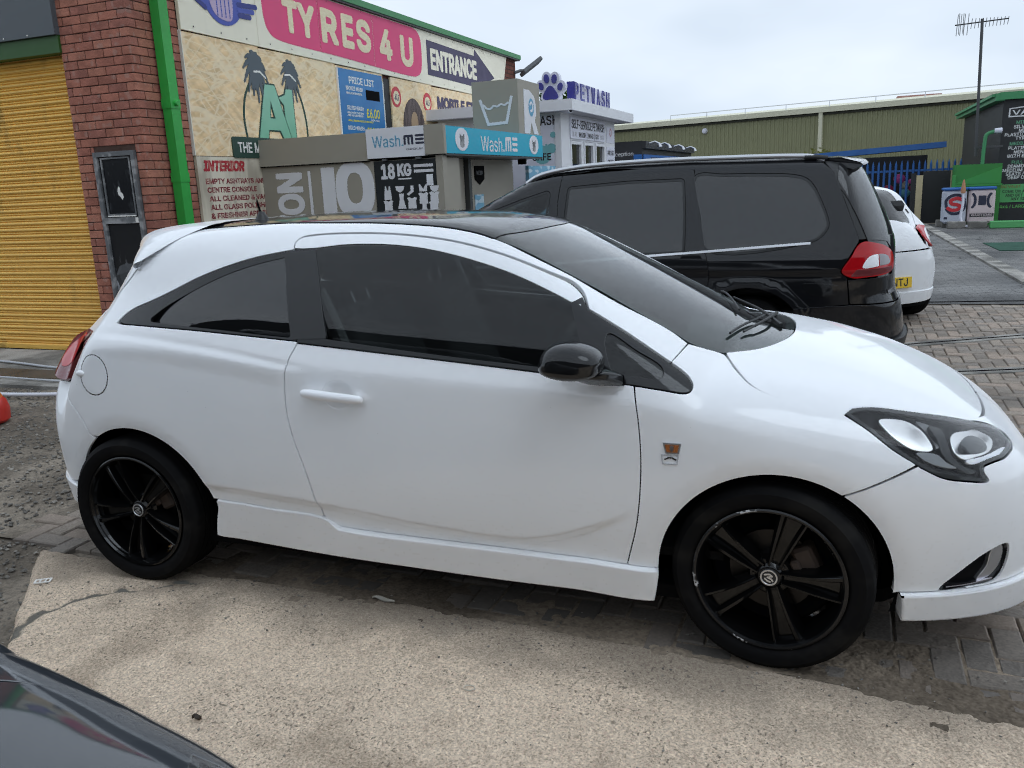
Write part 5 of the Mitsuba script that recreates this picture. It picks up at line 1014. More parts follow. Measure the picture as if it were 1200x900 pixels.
me = unary_union([LineString([(0, 0), (0, .09)]).buffer(.012, cap_style='flat'), LineString([(.005, .085), (.08, .085)]).buffer(.012, cap_style='flat'), LineString([(.045, 0), (.045, .09)]).buffer(.012, cap_style='flat'), LineString([(.088, 0), (.088, .095)]).buffer(.012, cap_style='flat'), Point(.005, .085).buffer(.012), Point(.083, .085).buffer(.014)] + [LineString([(.135, z), (.215, z)]).buffer(.011) for z in (.011, .049, .087)])
[put('letter_stroke', xf(prism(g_, 0, .003), Kf(-1.525, 2.012, .0505)), 'print_navy', parent=HDR) for g_ in me.geoms]; put('lettering', xf(words('GROUP', .020, .20, .002, False), Kf(-1.515, 1.955, .0505)), 'print_navy', parent=HDR)
# big lettering of the front
m = words('ION', .40, .47, .003); Mv = Kf(-2.875, 1.30, .002); Mr = np.eye(4); Mr[:3, :3] = [[0, -1, 0], [1, 0, 0], [0, 0, 1]]
put('lettering', xf(xf(heavy('REVOLUTION', .36, 2.05, .003, .012), Mr), Kf(-2.875, -.26, .0015)), 'kiosk_print', parent=KI)
put('divider', krect(-2.80, -2.765, 1.0, 1.80, .001, .0045), 'kiosk_print', parent=KI); put('numeral', krect(-2.625, -2.455, 1.0, 1.825, .001, .0045), 'kiosk_print', parent=KI)
zr = np.linspace(0, 2 * np.pi, 60)[:-1]; o_out = Polygon(np.stack([-2.205 + .245 * np.sign(np.cos(zr)) * np.abs(np.cos(zr)) ** .8, 1.575 + .30 * np.sign(np.sin(zr)) * np.abs(np.sin(zr)) ** .8], 1)); o_in = Polygon(np.stack([-2.205 + .098 * np.sign(np.cos(zr)) * np.abs(np.cos(zr)) ** .8, 1.59 + .165 * np.sign(np.sin(zr)) * np.abs(np.sin(zr)) ** .8], 1))
o_all = o_out.difference(o_in).union(Polygon(cr([(-2.42, 1.31), (-2.30, 1.335), (-2.2, 1.36), (-2.08, 1.335), (-1.965, 1.31), (-1.97, 1.25), (-2.42, 1.25)], closed=True)))
put('letter', xf(prism(o_all, .001, .0045), frame(A(0, 5.05 + .03 * -1.11 * 1, 0), E1, (0, 0, 1), -E2)), 'kiosk_print', parent=KI)
KW = put('machine_window', krect(-1.945, -1.205, .8, 1.86, -.02, .0), 'kiosk_window', parent=KI)
for t, x, z, h, w_ in (('18', -1.865, 1.665, .165, .17), ('KG', -1.665, 1.690, .135, .17)): put('lettering', xf(heavy(t, h, w_, .003, .006), Kf(x, z, .001)), 'kiosk_print', parent=KW)
put('underline', krect(-1.66, -1.50, 1.658, 1.672, .001, .004), 'kiosk_print', parent=KW)
for z in (1.735, 1.79): put('bar', krect(-1.465, -1.235, z - .012 - .035 * (z > 1.75) * 0, z + .018, .001, .004), 'kiosk_print', parent=KW)
put('bar', krect(-1.32, -1.245, 1.585, 1.70, .001, .004), 'white_lens', parent=KW)
shirt = Polygon([(-.05, -.06), (.05, -.06), (.045, .02), (.06, .05), (.03, .06), (0, .045), (-.03, .06), (-.06, .05), (-.045, .02)]); vest = Polygon([(-.045, -.07), (.045, -.07), (.04, .0), (.03, .075), (.018, .075), (.01, .03), (-.01, .03), (-.018, .075), (-.03, .075), (-.04, 0)]); pants = Polygon([(-.055, .03), (.055, .03), (.045, -.01), (.012, -.035), (-.012, -.035), (-.045, -.01)]); sock = Polygon([(.0, .055), (.035, .055), (.035, -.01), (-.03, -.05), (-.05, -.03), (0, .0)]); dress = Polygon([(-.03, .07), (.03, .07), (.022, .01), (.05, -.09), (-.05, -.09), (-.022, .01)]); bra = Polygon([(-.05, .05), (-.035, .05), (0, .0), (.035, .05), (.05, .05), (.045, -.025), (-.045, -.025)])
for x, z, s_ in ((-1.80, 1.52, vest), (-1.80, 1.385, shirt), (-1.65, 1.56, pants), (-1.635, 1.44, dress), (-1.52, 1.535, sock), (-1.51, 1.41, shirt), (-1.37, 1.55, bra), (-1.37, 1.455, shirt), (-1.365, 1.36, dress), (-1.235, 1.55, pants), (-1.24, 1.46, shirt), (-1.25, 1.36, shirt)): put('garment_icon', xf(prism(s_, .001, .004), Kf(x, z, 0)), 'kiosk_print', parent=KW)
put('lamp_bracket', krect(-1.42, -1.36, 1.86, 1.885, 0, .04), 'flood_grey', parent=KI); put('lamp_bracket', krect(-1.82, -1.77, 1.86, 1.882, 0, .04), 'flood_grey', parent=KI)
# canopy
CAN = put('canopy', cat([srect(5.07, 8.16, 1.905, 2.185, -.14, .03), srect(5.7, 8.15, 1.905, 2.15, -1.6, -.141)]), 'kiosk_cyan', parent=KI, label='cyan canopy fascia with white lettering')
put('canopy_soffit', srect(5.07, 8.15, 1.885, 1.903, -1.2, .02), 'kiosk_dark', parent=KI)
pass
put('lettering', xf(words('Wash.', .165, .72, .003, False), Ks(6.0, 1.945, .031)), 'kiosk_print', parent=CAN)
for g_ in __import__('shapely').affinity.scale(me, 1.75, 1.75, origin=(0, 0)).geoms: put('letter_stroke', xf(prism(g_, 0, .003), Ks(6.78, 1.955, .031)), 'kiosk_print', parent=CAN)
for y in (5.475, 7.80):
    k = put('oval_badge', xf(prism(__import__('shapely').affinity.scale(Point(0, 0).buffer(.12), 1.45, 1.0), .0, .003), Ks(y, 2.055, .031)), 'kiosk_white', parent=CAN)
    put('badge_print', xf(prism(Polygon(cr([(-.05, -.075), (.05, -.075), (.055, .0), (.06, .06), (.02, .04), (-.02, .04), (-.06, .06), (-.055, 0)], closed=True)), .003, .004), Ks(y, 2.055, .031)), 'frame_grey', parent=k)
# recess under the canopy
put('machine_front', srect(5.30, 6.35, 0, 1.88, -.60, -.36), 'kiosk_taupe', parent=KI); put('machine_side', srect(6.36, 6.44, 0, 1.88, -.7, -.30), 'kiosk_dark', parent=KI); put('machine_front', srect(6.45, 8.1, 0, 1.88, -.62, -.40), 'kiosk_taupe', parent=KI)
k = put('shield_badge', xf(prism([(.0, .0), (.30, 0), (.30, -.16), (.15, -.23), (0, -.16)], .001, .01), Ks(6.75, 1.80, -.399)), 'void_black', parent=KI); put('lettering', xf(words('KEEP', .05, .2, .003), Ks(6.80, 1.69, -.388)), 'flood_grey', parent=k)
mat('poster_blue', lambda p, n, uv: mix((.16, .36, .50), (.50, .62, .68), smoothstep(.5, .6, noise(p.y * 12, p.z * 22, 0))), rough=.4); put('poster', srect(6.72, 7.0, 1.15, 1.45, -.399, -.39), 'poster_blue', parent=KI)
put('side_panel', srect(8.2, 9.4, .2, 1.80, -.25, -.2), 'poster_blue', parent=KI); put('lettering', xf(words('DRYER', .15, .8, .003), Ks(8.4, 1.45, -.199)), 'kiosk_print', parent=KI)
put('canopy_lamp', srect(8.05, 8.12, 1.82, 1.885, -.3, -.2), 'void_black', parent=KI)
put('power_cable', tube(cr([(-3.60, 4.97, 2.0), (-3.57, 4.97, 1.95), (-3.51, 4.97, 1.78), (-3.44, 4.97, 1.56), (-3.38, 4.97, 1.35), (-3.3, 4.97, 1.0)], 6), .012, 6), 'void_black', parent=KI)
# box sign on the roof
yb = 7.35; bxr = xf(bx(-.635, 0, 0, .68, -.83, 0), frame(A(-1.042, 7.35, 2.18), E1, (0, 0, 1), -E2)); SB = put('roof_sign', bxr, 'kiosk_taupe', parent=KI, label='taupe box sign on the kiosk roof')
Mtub = frame(A(-1.042, 7.35, 2.18), E1, (0, 0, 1), -E2)
tub = unary_union([LineString([(-.525, .455), (-.42, .145), (-.165, .155), (-.085, .475)]).buffer(.018, cap_style='flat', join_style='mitre'), LineString(cr([(-.475, .385), (-.435, .345), (-.385, .335), (-.335, .37), (-.285, .36), (-.235, .385), (-.185, .37), (-.14, .395), (-.115, .39)], 6)).buffer(.011)])
put('tub_symbol', xf(prism(tub, .001, .006), Mtub), 'kiosk_print', parent=SB)
MR = frame(A(-1.042, 7.35, 2.18), E2, (0, 0, 1), E1)
rp = Polygon([(.20, .02), (.20, .57), (.42, .57), (.60, .50), (.66, .40), (.66, .27), (.60, .20), (.74, .02), (.56, .02), (.46, .17), (.40, .02)]); put('letter', xf(prism(rp, .001, .006), MR), 'kiosk_print', parent=SB)
put('blue_swirl', xf(prism(__import__('shapely').affinity.scale(Point(.47, .355).buffer(.10), 1.0, 1.15), .0062, .008), MR), 'kiosk_blue', parent=SB); put('swirl_light', xf(prism(LineString(cr([(.42, .39), (.47, .42), (.52, .38), (.50, .32), (.44, .31)], 6)).buffer(.016), .0082, .010), MR), 'kiosk_white', parent=SB)
# ---------------------------------------------------------------- pet wash cabin
KX, KY = -1.13, 9.6
def Pf(x, z, o=0.): return frame(A(x, KY - .03 * (x - KX), z) - E2 * o, E1, (0, 0, 1), -E2)
def Pq(y, z, o=0.): return frame(A(KX + .03 * (y - KY), y, z) + E1 * o, E2, (0, 0, 1), E1)
def pfr(x0, x1, z0, z1, o0, o1): return xf(bx(0, x1 - x0, z0, z1, o0, o1), Pf(x0, 0))
def psr(y0, y1, z0, z1, o0, o1): return xf(bx(0, y1 - y0, z0, z1, o0, o1), Pq(y0, 0))
paint('cabin_white', (.70, .70, .72), .45, .05); mat('paw_navy', (.022, .022, .22), rough=.35, coat=.5); mat('letter_white', (.66, .66, .74), rough=.4); mat('teal_print', (.17, .42, .44), rough=.5); mat('print_black', (.02, .02, .025), rough=.5); mat('print_grey', (.42, .42, .45), rough=.5)
PT = thing('pet_wash_cabin', 'white self-service pet wash cabin with blue paw sign on its roof', 'kiosk')
put('body', cat([pfr(-3.2, KX - .02, 0, 2.60, -.08, -.0), psr(9.60, 10.05, 0, 2.6, -.08, 0), psr(12.15, 12.85, 0, 2.6, -.08, 0), psr(10.05, 12.15, 2.20, 2.6, -.08, 0), psr(10.05, 12.15, 0, .9, -.08, 0), psr(9.7, 12.8, 0, 2.55, -2.0, -1.7)]), 'cabin_white', parent=PT)
put('corner_trim', cat([pfr(KX - .09, KX + .004, 0, 2.6, 0, .02)]), 'cabin_white', parent=PT)
RF = put('roof', cat([xf(bx(0, 2.6, 2.60, 2.755, -3.5, .25), Pf(-3.3, 0)), psr(9.36, 13.30, 2.60, 2.755, -.9, .28)]) if 0 else xf(bx(-2.2, .26, 2.60, 2.755, -3.70, .25), Pf(KX, 0)), 'cabin_white', parent=PT)
put('gutter_line', xf(bx(-2.2, .262, 2.592, 2.60, -3.70, .252), Pf(KX, 0)), 'print_grey', parent=RF)
for y0, y1, nm in ((10.10, 10.62, 'window'), (10.86, 11.33, 'door'), (11.55, 12.06, 'window')):
    k = put(nm, cat([psr(y0 - .05, y0, .9, 2.2, -.05, .012), psr(y1, y1 + .05, .9, 2.2, -.05, .012), psr(y0, y1, 2.14, 2.19, -.05, .010), psr(y0, y1, .9, .95, -.05, .010)]), 'cabin_white', parent=PT); put('pane', psr(y0, y1, .95, 2.14, -.04, -.03), 'glass_tint', parent=k)
for y0, y1 in ((10.64, 10.80), (11.39, 11.49)): put('pillar', psr(y0, y1, .9, 2.2, -.08, -.004), 'cabin_white', parent=PT)
put('interior_back', psr(9.8, 12.7, 0, 2.5, -1.69, -1.6), 'print_grey', parent=PT)
SG = put('service_sign', psr(10.03, 12.10, 2.225, 2.555, .001, .02), 'letter_white', parent=PT)
put('lettering', xf(words('SELF-SERVICE PETWASH', .13, 1.95, .003), Pq(10.09, 2.385, .0205)), 'print_black', parent=SG); put('lettering', xf(words('WASH | WAG | GO', .075, 1.20, .003), Pq(10.46, 2.255, .0205)), 'print_black', parent=SG)
for y in (10.12, 10.26, 11.78, 11.92): put('icon', psr(y, y + .08, 2.26, 2.33, .0205, .023), 'print_grey', parent=SG)
mat('print_pink', (.55, .20, .24), rough=.5)
k = put('notice', psr(12.25, 12.80, 2.22, 2.50, .001, .01), 'letter_white', parent=PT); put('symbol', xf(prism(Point(0, 0).buffer(.07).difference(Point(0, 0).buffer(.05)), .0, .003), Pq(12.52, 2.40, .0105)), 'print_pink', parent=k)
k = put('notice', psr(12.25, 12.80, 1.2, 2.15, .001, .01), 'letter_white', parent=PT)
for t, z in (('PAY & GO', 2.0), ('OPEN', 1.84), ('24 HRS', 1.68)): put('lettering', xf(words(t, .08, .42, .003), Pq(12.3, z, .0105)), 'print_black', parent=k)
SP_ = put('side_poster', pfr(-2.2, KX - .12, .9, 2.55, .001, .012), 'letter_white', parent=PT)
put('lettering', xf(words('WASH', .13, .44, .003), Pf(-1.61, 2.42, .0125)), 'print_black', parent=SP_)
for x, z, r in ((-1.26, 2.27, .045), (-1.44, 1.98, .14), (-1.29, 2.07, .075), (-1.37, 2.12, .02)): put('bubble', xf(prism(Point(0, 0).buffer(r), 0, .003), Pf(x, z, .0125 + .0005 * (r < .1))), 'teal_print', parent=SP_)
put('lettering', xf(words('SAFE', .10, .30, .003), Pf(-1.60, 1.90, .0160)), 'print_black', parent=SP_)
# CCTV camera, paw and raised letters
k = put('security_camera', xf(lathe([(0, 0), (.045, 0), (.05, .03), (.045, .16), (0, .17)], 16), frame(A(KX + .22, KY - .22, 2.60), (0, 0, 1), (.5, .86, 0))), 'letter_white', 30, PT); put('camera_lens', xf(lathe([(0, -.004), (.035, -.004), (.04, .01)], 16), frame(A(KX + .22, KY - .22, 2.60), (0, 0, 1), (.5, .86, 0))), 'void_black', 30, k)
pads = [__import__('shapely').affinity.rotate(__import__('shapely').affinity.scale(Point(x, z).buffer(.05), a, b), r) for x, z, a, b, r in ((-.155, .20, .75, 1.1, 18), (-.065, .30, .8, 1.3, 6), (.055, .29, .8, 1.3, -8), (.145, .175, .75, 1.1, -20))] + [Polygon(cr([(-.125, .03), (-.10, .11), (-.01, .20), (.08, .11), (.11, .03), (.06, .0), (-.01, .012), (-.08, .0)], closed=True))]
pawbase = unary_union([q.buffer(.028) for q in pads]).buffer(.01)
PM = frame(A(-1.215, 9.42, 2.765), E1, (0, 0, 1), -E2)
PW_ = put('paw_sign', xf(prism(pawbase, -.10, 0), PM), 'letter_white', parent=PT, label='white and navy paw sign')
for q in pads: put('paw_pad', xf(prism(q, .001, .03), PM), 'paw_navy', parent=PW_)
for i, ch in enumerate('PETWASH'):
    m = words(ch, .26, .22, 1.0); v = np.array(m.vertices); f_ = v.copy(); Ml = frame(A(KX + .10 + .03 * i * .3, 9.72 + i * .31, 2.765), E2, (0, 0, 1), E1)
    v[:, 2] *= .09; k = put('raised_letter', xf(trimesh.Trimesh(v, m.faces, process=False), Ml), 'letter_white', parent=PT); f_[:, 2] *= .012; put('letter_face', xf(trimesh.Trimesh(f_ * [.92, .95, 1] + [.008, .007, .091], m.faces, process=False), Ml), 'paw_navy', parent=k)
single('letter_end_cap', xf(bx(-.002, .001, 0, .26, 0, .085), frame(A(KX + .10, 9.71, 2.765), E2, (0, 0, 1), E1)), 'paw_navy', 'x', 'x') if 0 else put('sign_end_panel', xf(bx(-.012, -.002, 0, .27, -.02, .10), frame(A(KX + .10, 9.715, 2.765), E2, (0, 0, 1), E1)), 'paw_navy', parent=PT)
# ---------------------------------------------------------------- reception cabin
mat('cabin_black', lambda p, n, uv: mix((.012, .013, .016), (.03, .032, .036), fbm(p.x * 2, p.y * 2, p.z * 2, 3)), rough=.5); mat('cabin_blue', (.02, .12, .38), rough=.45); 
RC = thing('reception_cabin', 'low black and blue reception cabin behind the pet wash', 'building')
def Rf(x, z, o=0.): return frame(A(-1.51 + x, 18.0 - .03 * x, z) - E2 * o, E1, (0, 0, 1), -E2)
def Rs(y, z, o=0.): return frame(A(-1.51 + .03 * y, 18 + y, z) + E1 * o, E2, (0, 0, 1), E1)
put('body', xf(bx(-4, 0, 0, 2.46, -7.2, 0), Rf(0, 0)), 'cabin_black', parent=RC); put('fascia', xf(bx(0, 7.2, 2.28, 2.45, .002, .10), Rs(0, 0)), 'cabin_black', parent=RC)
put('blue_wall', xf(bx(.1, 7.1, 0, 2.14, .001, .03), Rs(0, 0)), 'cabin_blue', parent=RC); put('blue_wall', xf(bx(-.20, 0, 0, 2.14, .001, .03), Rf(0, 0)), 'cabin_blue', parent=RC)
put('lettering', xf(words('Reception', .095, .62, .004, False), Rf(-.83, 2.12, .002)), 'kiosk_print', parent=RC)
put('sign_window', xf(bx(.9, 6.6, 1.7, 2.08, .031, .045), Rs(0, 0)), 'print_navy', parent=RC)
for y in (.35, 1.6, 3.6, 5.6): put('wall_lamp', tube([Rs(y, 2.40, .10)[:3, 3], Rs(y, 2.44, .25)[:3, 3], Rs(y, 2.38, .36)[:3, 3], Rs(y, 2.30, .38)[:3, 3]], [.02, .02, .03, .06], 8), 'bright_alloy', 30, RC)
# ---------------------------------------------------------------- warehouse
W0, W1 = A(-7.17, 40.7, 0), A(9.75, 34.77, 0); WD = (W1 - W0) / np.linalg.norm(W1 - W0); WN_ = A(WD[1], -WD[0], 0)
paint('olive_clad', (.23, .23, .125), .55, .10); paint('gutter_beige', (.58, .56, .42), .55, .08); mat('olive_dark', (.03, .03, .02), rough=.7)
WH = thing('warehouse', 'long olive green corrugated warehouse with a beige gutter', 'building')
L0, L1 = -14.0, 34.0; xs_ = np.arange(L0, L1, .10); pr = np.array([0, .035, .035, 0]); xs2 = np.concatenate([[x, x + .03, x + .075, x + .105 - .005] for x in xs_[::2] * 1.0]); 
step = np.tile([0, .035, .035, 0], len(xs_[::2])); R = np.array([[W0 + WD * x + WN_ * o + A(0, 0, z) for z in (0, 4.0)] for x, o in zip(xs2, step)])
put('cladding', grid_sheet(R), 'olive_clad', parent=WH)
put('gutter', xf(bx(L0, L1, 4.0, 4.22, -.05, .22), frame(W0, WD, (0, 0, 1), WN_)), 'gutter_beige', parent=WH); put('soffit', xf(bx(L0, L1, 3.90, 3.998, .0, .10), frame(W0, WD, (0, 0, 1), WN_)), 'olive_dark', parent=WH)
put('roof', xf(prism([(L0, 0), (L1, 0), (L1, 14), (L0, 14)], 0, .05), frame(W0 + A(0, 0, 4.15) - WN_ * .1, WD, -WN_ * math.cos(.08) + A(0, 0, math.sin(.08)))), 'gutter_beige', parent=WH)
for x in (10.3, 22.0): put('downpipe', xf(bx(x, x + .16, 0, 4.0, .04, .18), frame(W0, WD, (0, 0, 1), WN_)), 'gutter_beige', parent=WH)
put('wall_lamp', xf(lathe([(0, .12), (.10, .10), (.14, 0)], 16), frame(W0 + WD * 4.9 + WN_ * .04 + A(0, 0, 3.62), WD, (0, 0, 1))), 'letter_white', 30, WH)
put('roof_rail', cat([tube([W0 + WD * x + A(0, 0, 4.62) - WN_ * 2 for x in (2, 6, 10, 14, 18)], .022, 6)] + [rod(W0 + WD * x + A(0, 0, 4.2) - WN_ * 2, W0 + WD * x + A(0, 0, 4.62) - WN_ * 2, .02, 6) for x in (2, 4, 6, 8, 10, 12, 14, 16, 18)]), 'bright_alloy', parent=WH)
# red roof beyond
mat('tile_red', lambda p, n, uv: mix((.28, .14, .11), (.34, .19, .15), fbm(p.x * 2, p.y * 2, p.z * 2, 3)), rough=.9)
HS = thing('far_house', 'red roofed house just showing over the warehouse gutter', 'building'); put('roof', trimesh.convex.convex_hull(np.array([(6.0, 62, 4), (12.0, 62, 4), (6.0, 68, 4), (12.0, 68, 4), (7.6, 65, 6.45), (10.4, 65, 6.45)])), 'tile_red', parent=HS); put('wall', bx(6.2, 11.8, 62.3, 67.7, 0, 4), 'far_brick', parent=HS)
# ---------------------------------------------------------------- valeting shed
V0 = A(7.0, 22.3, 0)
def Vf(x, z, o=0.): return frame(V0 + A(0, 0, z) + E1 * x - E2 * o, E1, (0, 0, 1), -E2)
def Vs(y, z, o=0.): return frame(V0 + A(0, 0, z) + E2 * y - E1 * o, -E2 * -1, (0, 0, 1), -E1)
def vfr(x0, x1, z0, z1, o0, o1): return xf(bx(x0, x1, z0, z1, o0, o1), Vf(0, 0))
paint('shed_black', (.016, .017, .019), .55, .05); paint('shed_green', (.05, .25, .10), .5, .10); mat('shed_print', (.66, .66, .66), rough=.5); mat('print_green', (.11, .33, .19), rough=.5); paint('panel_green', (.09, .36, .12), .5, .06); mat('print_brown', (.22, .13, .04), rough=.5); mat('print_lime', (.12, .42, .10), rough=.5)
VS = thing('valeting_shed', 'black car valeting shed with green roof edge and price lettering', 'building')
put('body', cat([xf(bx(0, 9, 0, 3.15, -8.2, 0), Vf(0, 0))]), 'shed_black', parent=VS)
put('front_board', vfr(-.02, 9, .05, 3.12, .002, .03), 'shed_black', parent=VS)
put('roof_edge', vfr(-.12, 9.2, 3.12, 3.30, -.3, .16), 'shed_green', parent=VS); put('roof_edge', xf(bx(-.15, 8.6, 3.10, 3.28, .002, .22), frame(V0, E2, (0, 0, 1), -E1)), 'shed_green', parent=VS)
put('roof', xf(bx(-.3, 9, 3.20, 3.27, -8.4, .1), Vf(0, 0)), 'shed_green', parent=VS)
k = put('name_sign', xf(prism(Polygon([(.50, 2.74), (2.4, 2.74), (2.4, 2.96), (1.45, 3.06), (.50, 2.96)]).difference(Polygon([(.535, 2.77), (2.365, 2.77), (2.365, 2.935), (1.45, 3.025), (.535, 2.935)])), .031, .036), Vf(-.38, -.06)), 'shed_print', parent=VS)
put('lettering', xf(words('VALETING', .115, 1.35, .003), Vf(.20, 2.735, .031)), 'shed_print', parent=k)
for t, x, z, c in (('MINI VALET', .31, 2.51, 'print_green'), ('SILVER WASH', .26, 2.40, 'shed_print'), ('MINI VAC', .38, 2.305, 'shed_print'), ('PLASTICS DRESSED', .07, 2.21, 'shed_print'), ('TYRES SHINED', .32, 2.115, 'shed_print'), ('MEDIUM VALET', .20, 1.985, 'print_green'), ('PLATINUM WASH', .18, 1.875, 'shed_print'), ('MINI VALET', .31, 1.775, 'shed_print'), ('WITH EXTRA POLISH', .16, 1.675, 'shed_print'), ('FULL VALET', .28, 1.52, 'print_green'), ('DIAMOND WASH', .20, 1.42, 'shed_print'), ('MEDIUM VALET', .09, 1.32, 'shed_print'), ('SEATS / CARPETS', .17, 1.225, 'shed_print'), ('DEEP CLEANED', .22, 1.135, 'shed_print')):
    put('lettering', xf(words(t, .078, None, .003), Vf(x, z, .031)), c, parent=VS)
k = put('offer_panel', vfr(-.06, 3.0, .55, 1.005, .0305, .045), 'panel_green', parent=VS, label='green offer panel at the foot of the front')
for t, x, z, c in (('MINI VALET', .0, .915, 'print_brown'), ('COME ON A MONDAY', .12, .79, 'shed_black'), ('AND GET A WASH', .20, .69, 'shed_black'), ('ANY SIZE', .33, .60, 'shed_black')): put('lettering', xf(words(t, .066, None, .003), Vf(x, z, .0455)), c, parent=k)
put('lettering', xf(words('4x4 / LARGE CARS', .078, None, .003), Vf(.09, .40, .031)), 'print_lime', parent=VS)
PP = put('vent_pipe', tube(cr([(6.58, 22.0, 0), (6.58, 22.0, 2.05), (6.62, 22.0, 2.28), (6.80, 22.0, 2.35)], 6), .045, 10), 'shed_green', 30, VS); put('lamp_head', xf(lathe([(0, 0), (.06, 0), (.07, .16), (0, .18)], 14), frame(A(6.78, 21.95, 2.36), (0, 1, 0), (0, 0, 1))), 'letter_white', 30, PP)
# aerial on the shed
AM = thing('tv_aerial', 'tall thin television aerial on a mast by the valeting shed', 'aerial'); mat('mast_grey', (.06, .062, .065), rough=.5)
a0, a1 = A(6.42, 22.15, 1.75), A(6.33, 22.15, 5.10); put('mast', rod(a0, a1, .036, 10), 'mast_grey', 30, AM); put('bracket', bx(6.40, 7.02, 22.1, 22.2, 1.95, 2.0), 'mast_grey', parent=AM)
put('boom', rod(A(5.72, 22.15, 5.00), A(6.92, 22.15, 5.05), .016, 8), 'mast_grey', parent=AM)
for i, x in enumerate(np.linspace(5.76, 6.90, 15)): h = .26 if i < 4 else .13 - .003 * i; put('element', rod(A(x, 22.15 - .02 * 0, 5.0 - h), A(x + .02, 22.15, 5.02 + h * .9), .008, 6), 'mast_grey', parent=AM)
put('reflector', cat([rod(A(5.80, 22.05, 4.76), A(5.80, 22.05, 5.26), .008, 6), rod(A(5.92, 22.25, 4.80), A(5.92, 22.25, 5.28), .008, 6)]), 'mast_grey', parent=AM)
# ---- things in front of the shed
GC = thing('green_container', 'two-tone green panelled steel container beside the valeting shed', 'container'); paint('skip_green', (.03, .20, .035), .45, .10); paint('skip_light', (.04, .26, .05), .45, .08)
put('body', bx(5.92, 7.0 - .02, 21.7, 22.25, .0, 1.55), 'skip_green', parent=GC); 
put('front_plate', xf(prism([(.0, .0), (1.04, 0), (1.04, .42), (0, .02)], .001, .03), frame((5.93, 21.70, 1.06), (1, 0, 0), (0, 0, 1))), 'skip_light', parent=GC); put('rail', bx(5.90, 7.0, 21.66, 21.70, 1.0, 1.05), 'skip_light', parent=GC); put('post', bx(5.86, 5.93, 21.63, 21.75, 0, 1.30), 'skip_light', parent=GC)
def tank(x0, x1, main, lab):
    k = thing('wash_tank', lab, 'tank', 'printed tanks by the valeting shed'); put('body', xf(cbx(x0, x1, 21.05, 21.6, .10, .93, .05), np.eye(4)), main, parent=k); put('lid', cbx(x0 - .01, x1 + .01, 21.03, 21.6, .93, .99, .015), 'cabin_blue', parent=k); return k
paint('tank_grey', (.50, .53, .60), .45, .05); paint('tank_pink', (.60, .50, .50), .45, .05); mat('swirl_red', (.55, .03, .04), rough=.45); 
k1 = tank(5.62, 6.14, 'tank_grey', 'grey printed tank with a red and navy swirl'); 
Mk_ = frame((5.88, 21.046, .58), (1, 0, 0), (0, 0, 1)); put('navy_swirl', xf(prism(unary_union([LineString(cr([(-.20, -.05), (-.21, .10), (-.08, .22), (.10, .22), (.20, .12)], 6)).buffer(.035), LineString(cr([(.20, .08), (.21, -.08), (.10, -.21), (-.08, -.22), (-.19, -.12)], 6)).buffer(.035)]), .0, .004), Mk_), 'print_navy', parent=k1); put('red_swirl', xf(prism(unary_union([LineString(cr([(.15, .12), (.02, .15), (-.11, .09), (-.08, .02), (.05, -.01), (.12, -.06), (.05, -.13), (-.10, -.13), (-.16, -.09)], 6)).buffer(.042)]), .004, .008), Mk_), 'swirl_red', parent=k1)
put('print_box', bx(5.64, 5.72, 21.04, 21.049, .22, .27), 'print_navy', parent=k1)
k2 = tank(6.18, 6.78, 'tank_pink', 'pinkish printed tank with a navy square'); put('navy_square', bx(6.40, 6.57, 21.04, 21.049, .55, .78), 'print_navy', parent=k2); put('dark_band', bx(6.22, 6.76, 21.04, 21.049, .26, .34), 'print_black', parent=k2); put('lettering', xf(words('WASH CARE', .045, .48, .003), frame((6.25, 21.039, .28), (1, 0, 0), (0, 0, 1))), 'tank_pink', parent=k2); put('pink_panel', bx(6.22, 6.76, 21.043, 21.0495, .36, .50), 'print_pink' if 0 else 'tank_pink', parent=k2)
for x, a0_, a1_ in ((6.24, -70, 70), (6.70, 110, 250)): put('swirl_edge', xf(prism(LineString([(.09 * math.cos(math.radians(t)), .17 * math.sin(math.radians(t))) for t in np.linspace(a0_, a1_, 14)]).buffer(.03), 0, .004), frame((x, 21.046, .66), (1, 0, 0), (0, 0, 1))), 'print_navy', parent=k2)
mat('skin_orange', (.45, .22, .12), rough=.6); PO = thing('hose_lance', 'white hose with an orange handle hanging in front of the tanks', 'hose'); put('hose', tube(cr([(6.02, 20.9, .88), (6.03, 20.88, .6), (6.0, 20.86, .25), (6.08, 20.8, .08), (6.25, 20.7, .03)], 8), .032, 8), 'letter_white', 30, PO); put('handle', lathe([(0, 0), (.05, .0), (.06, .08), (.04, .20), (.02, .32), (0, .33)], 12).apply_translation([6.02, 20.9, .86]), 'skin_orange', 30, PO)
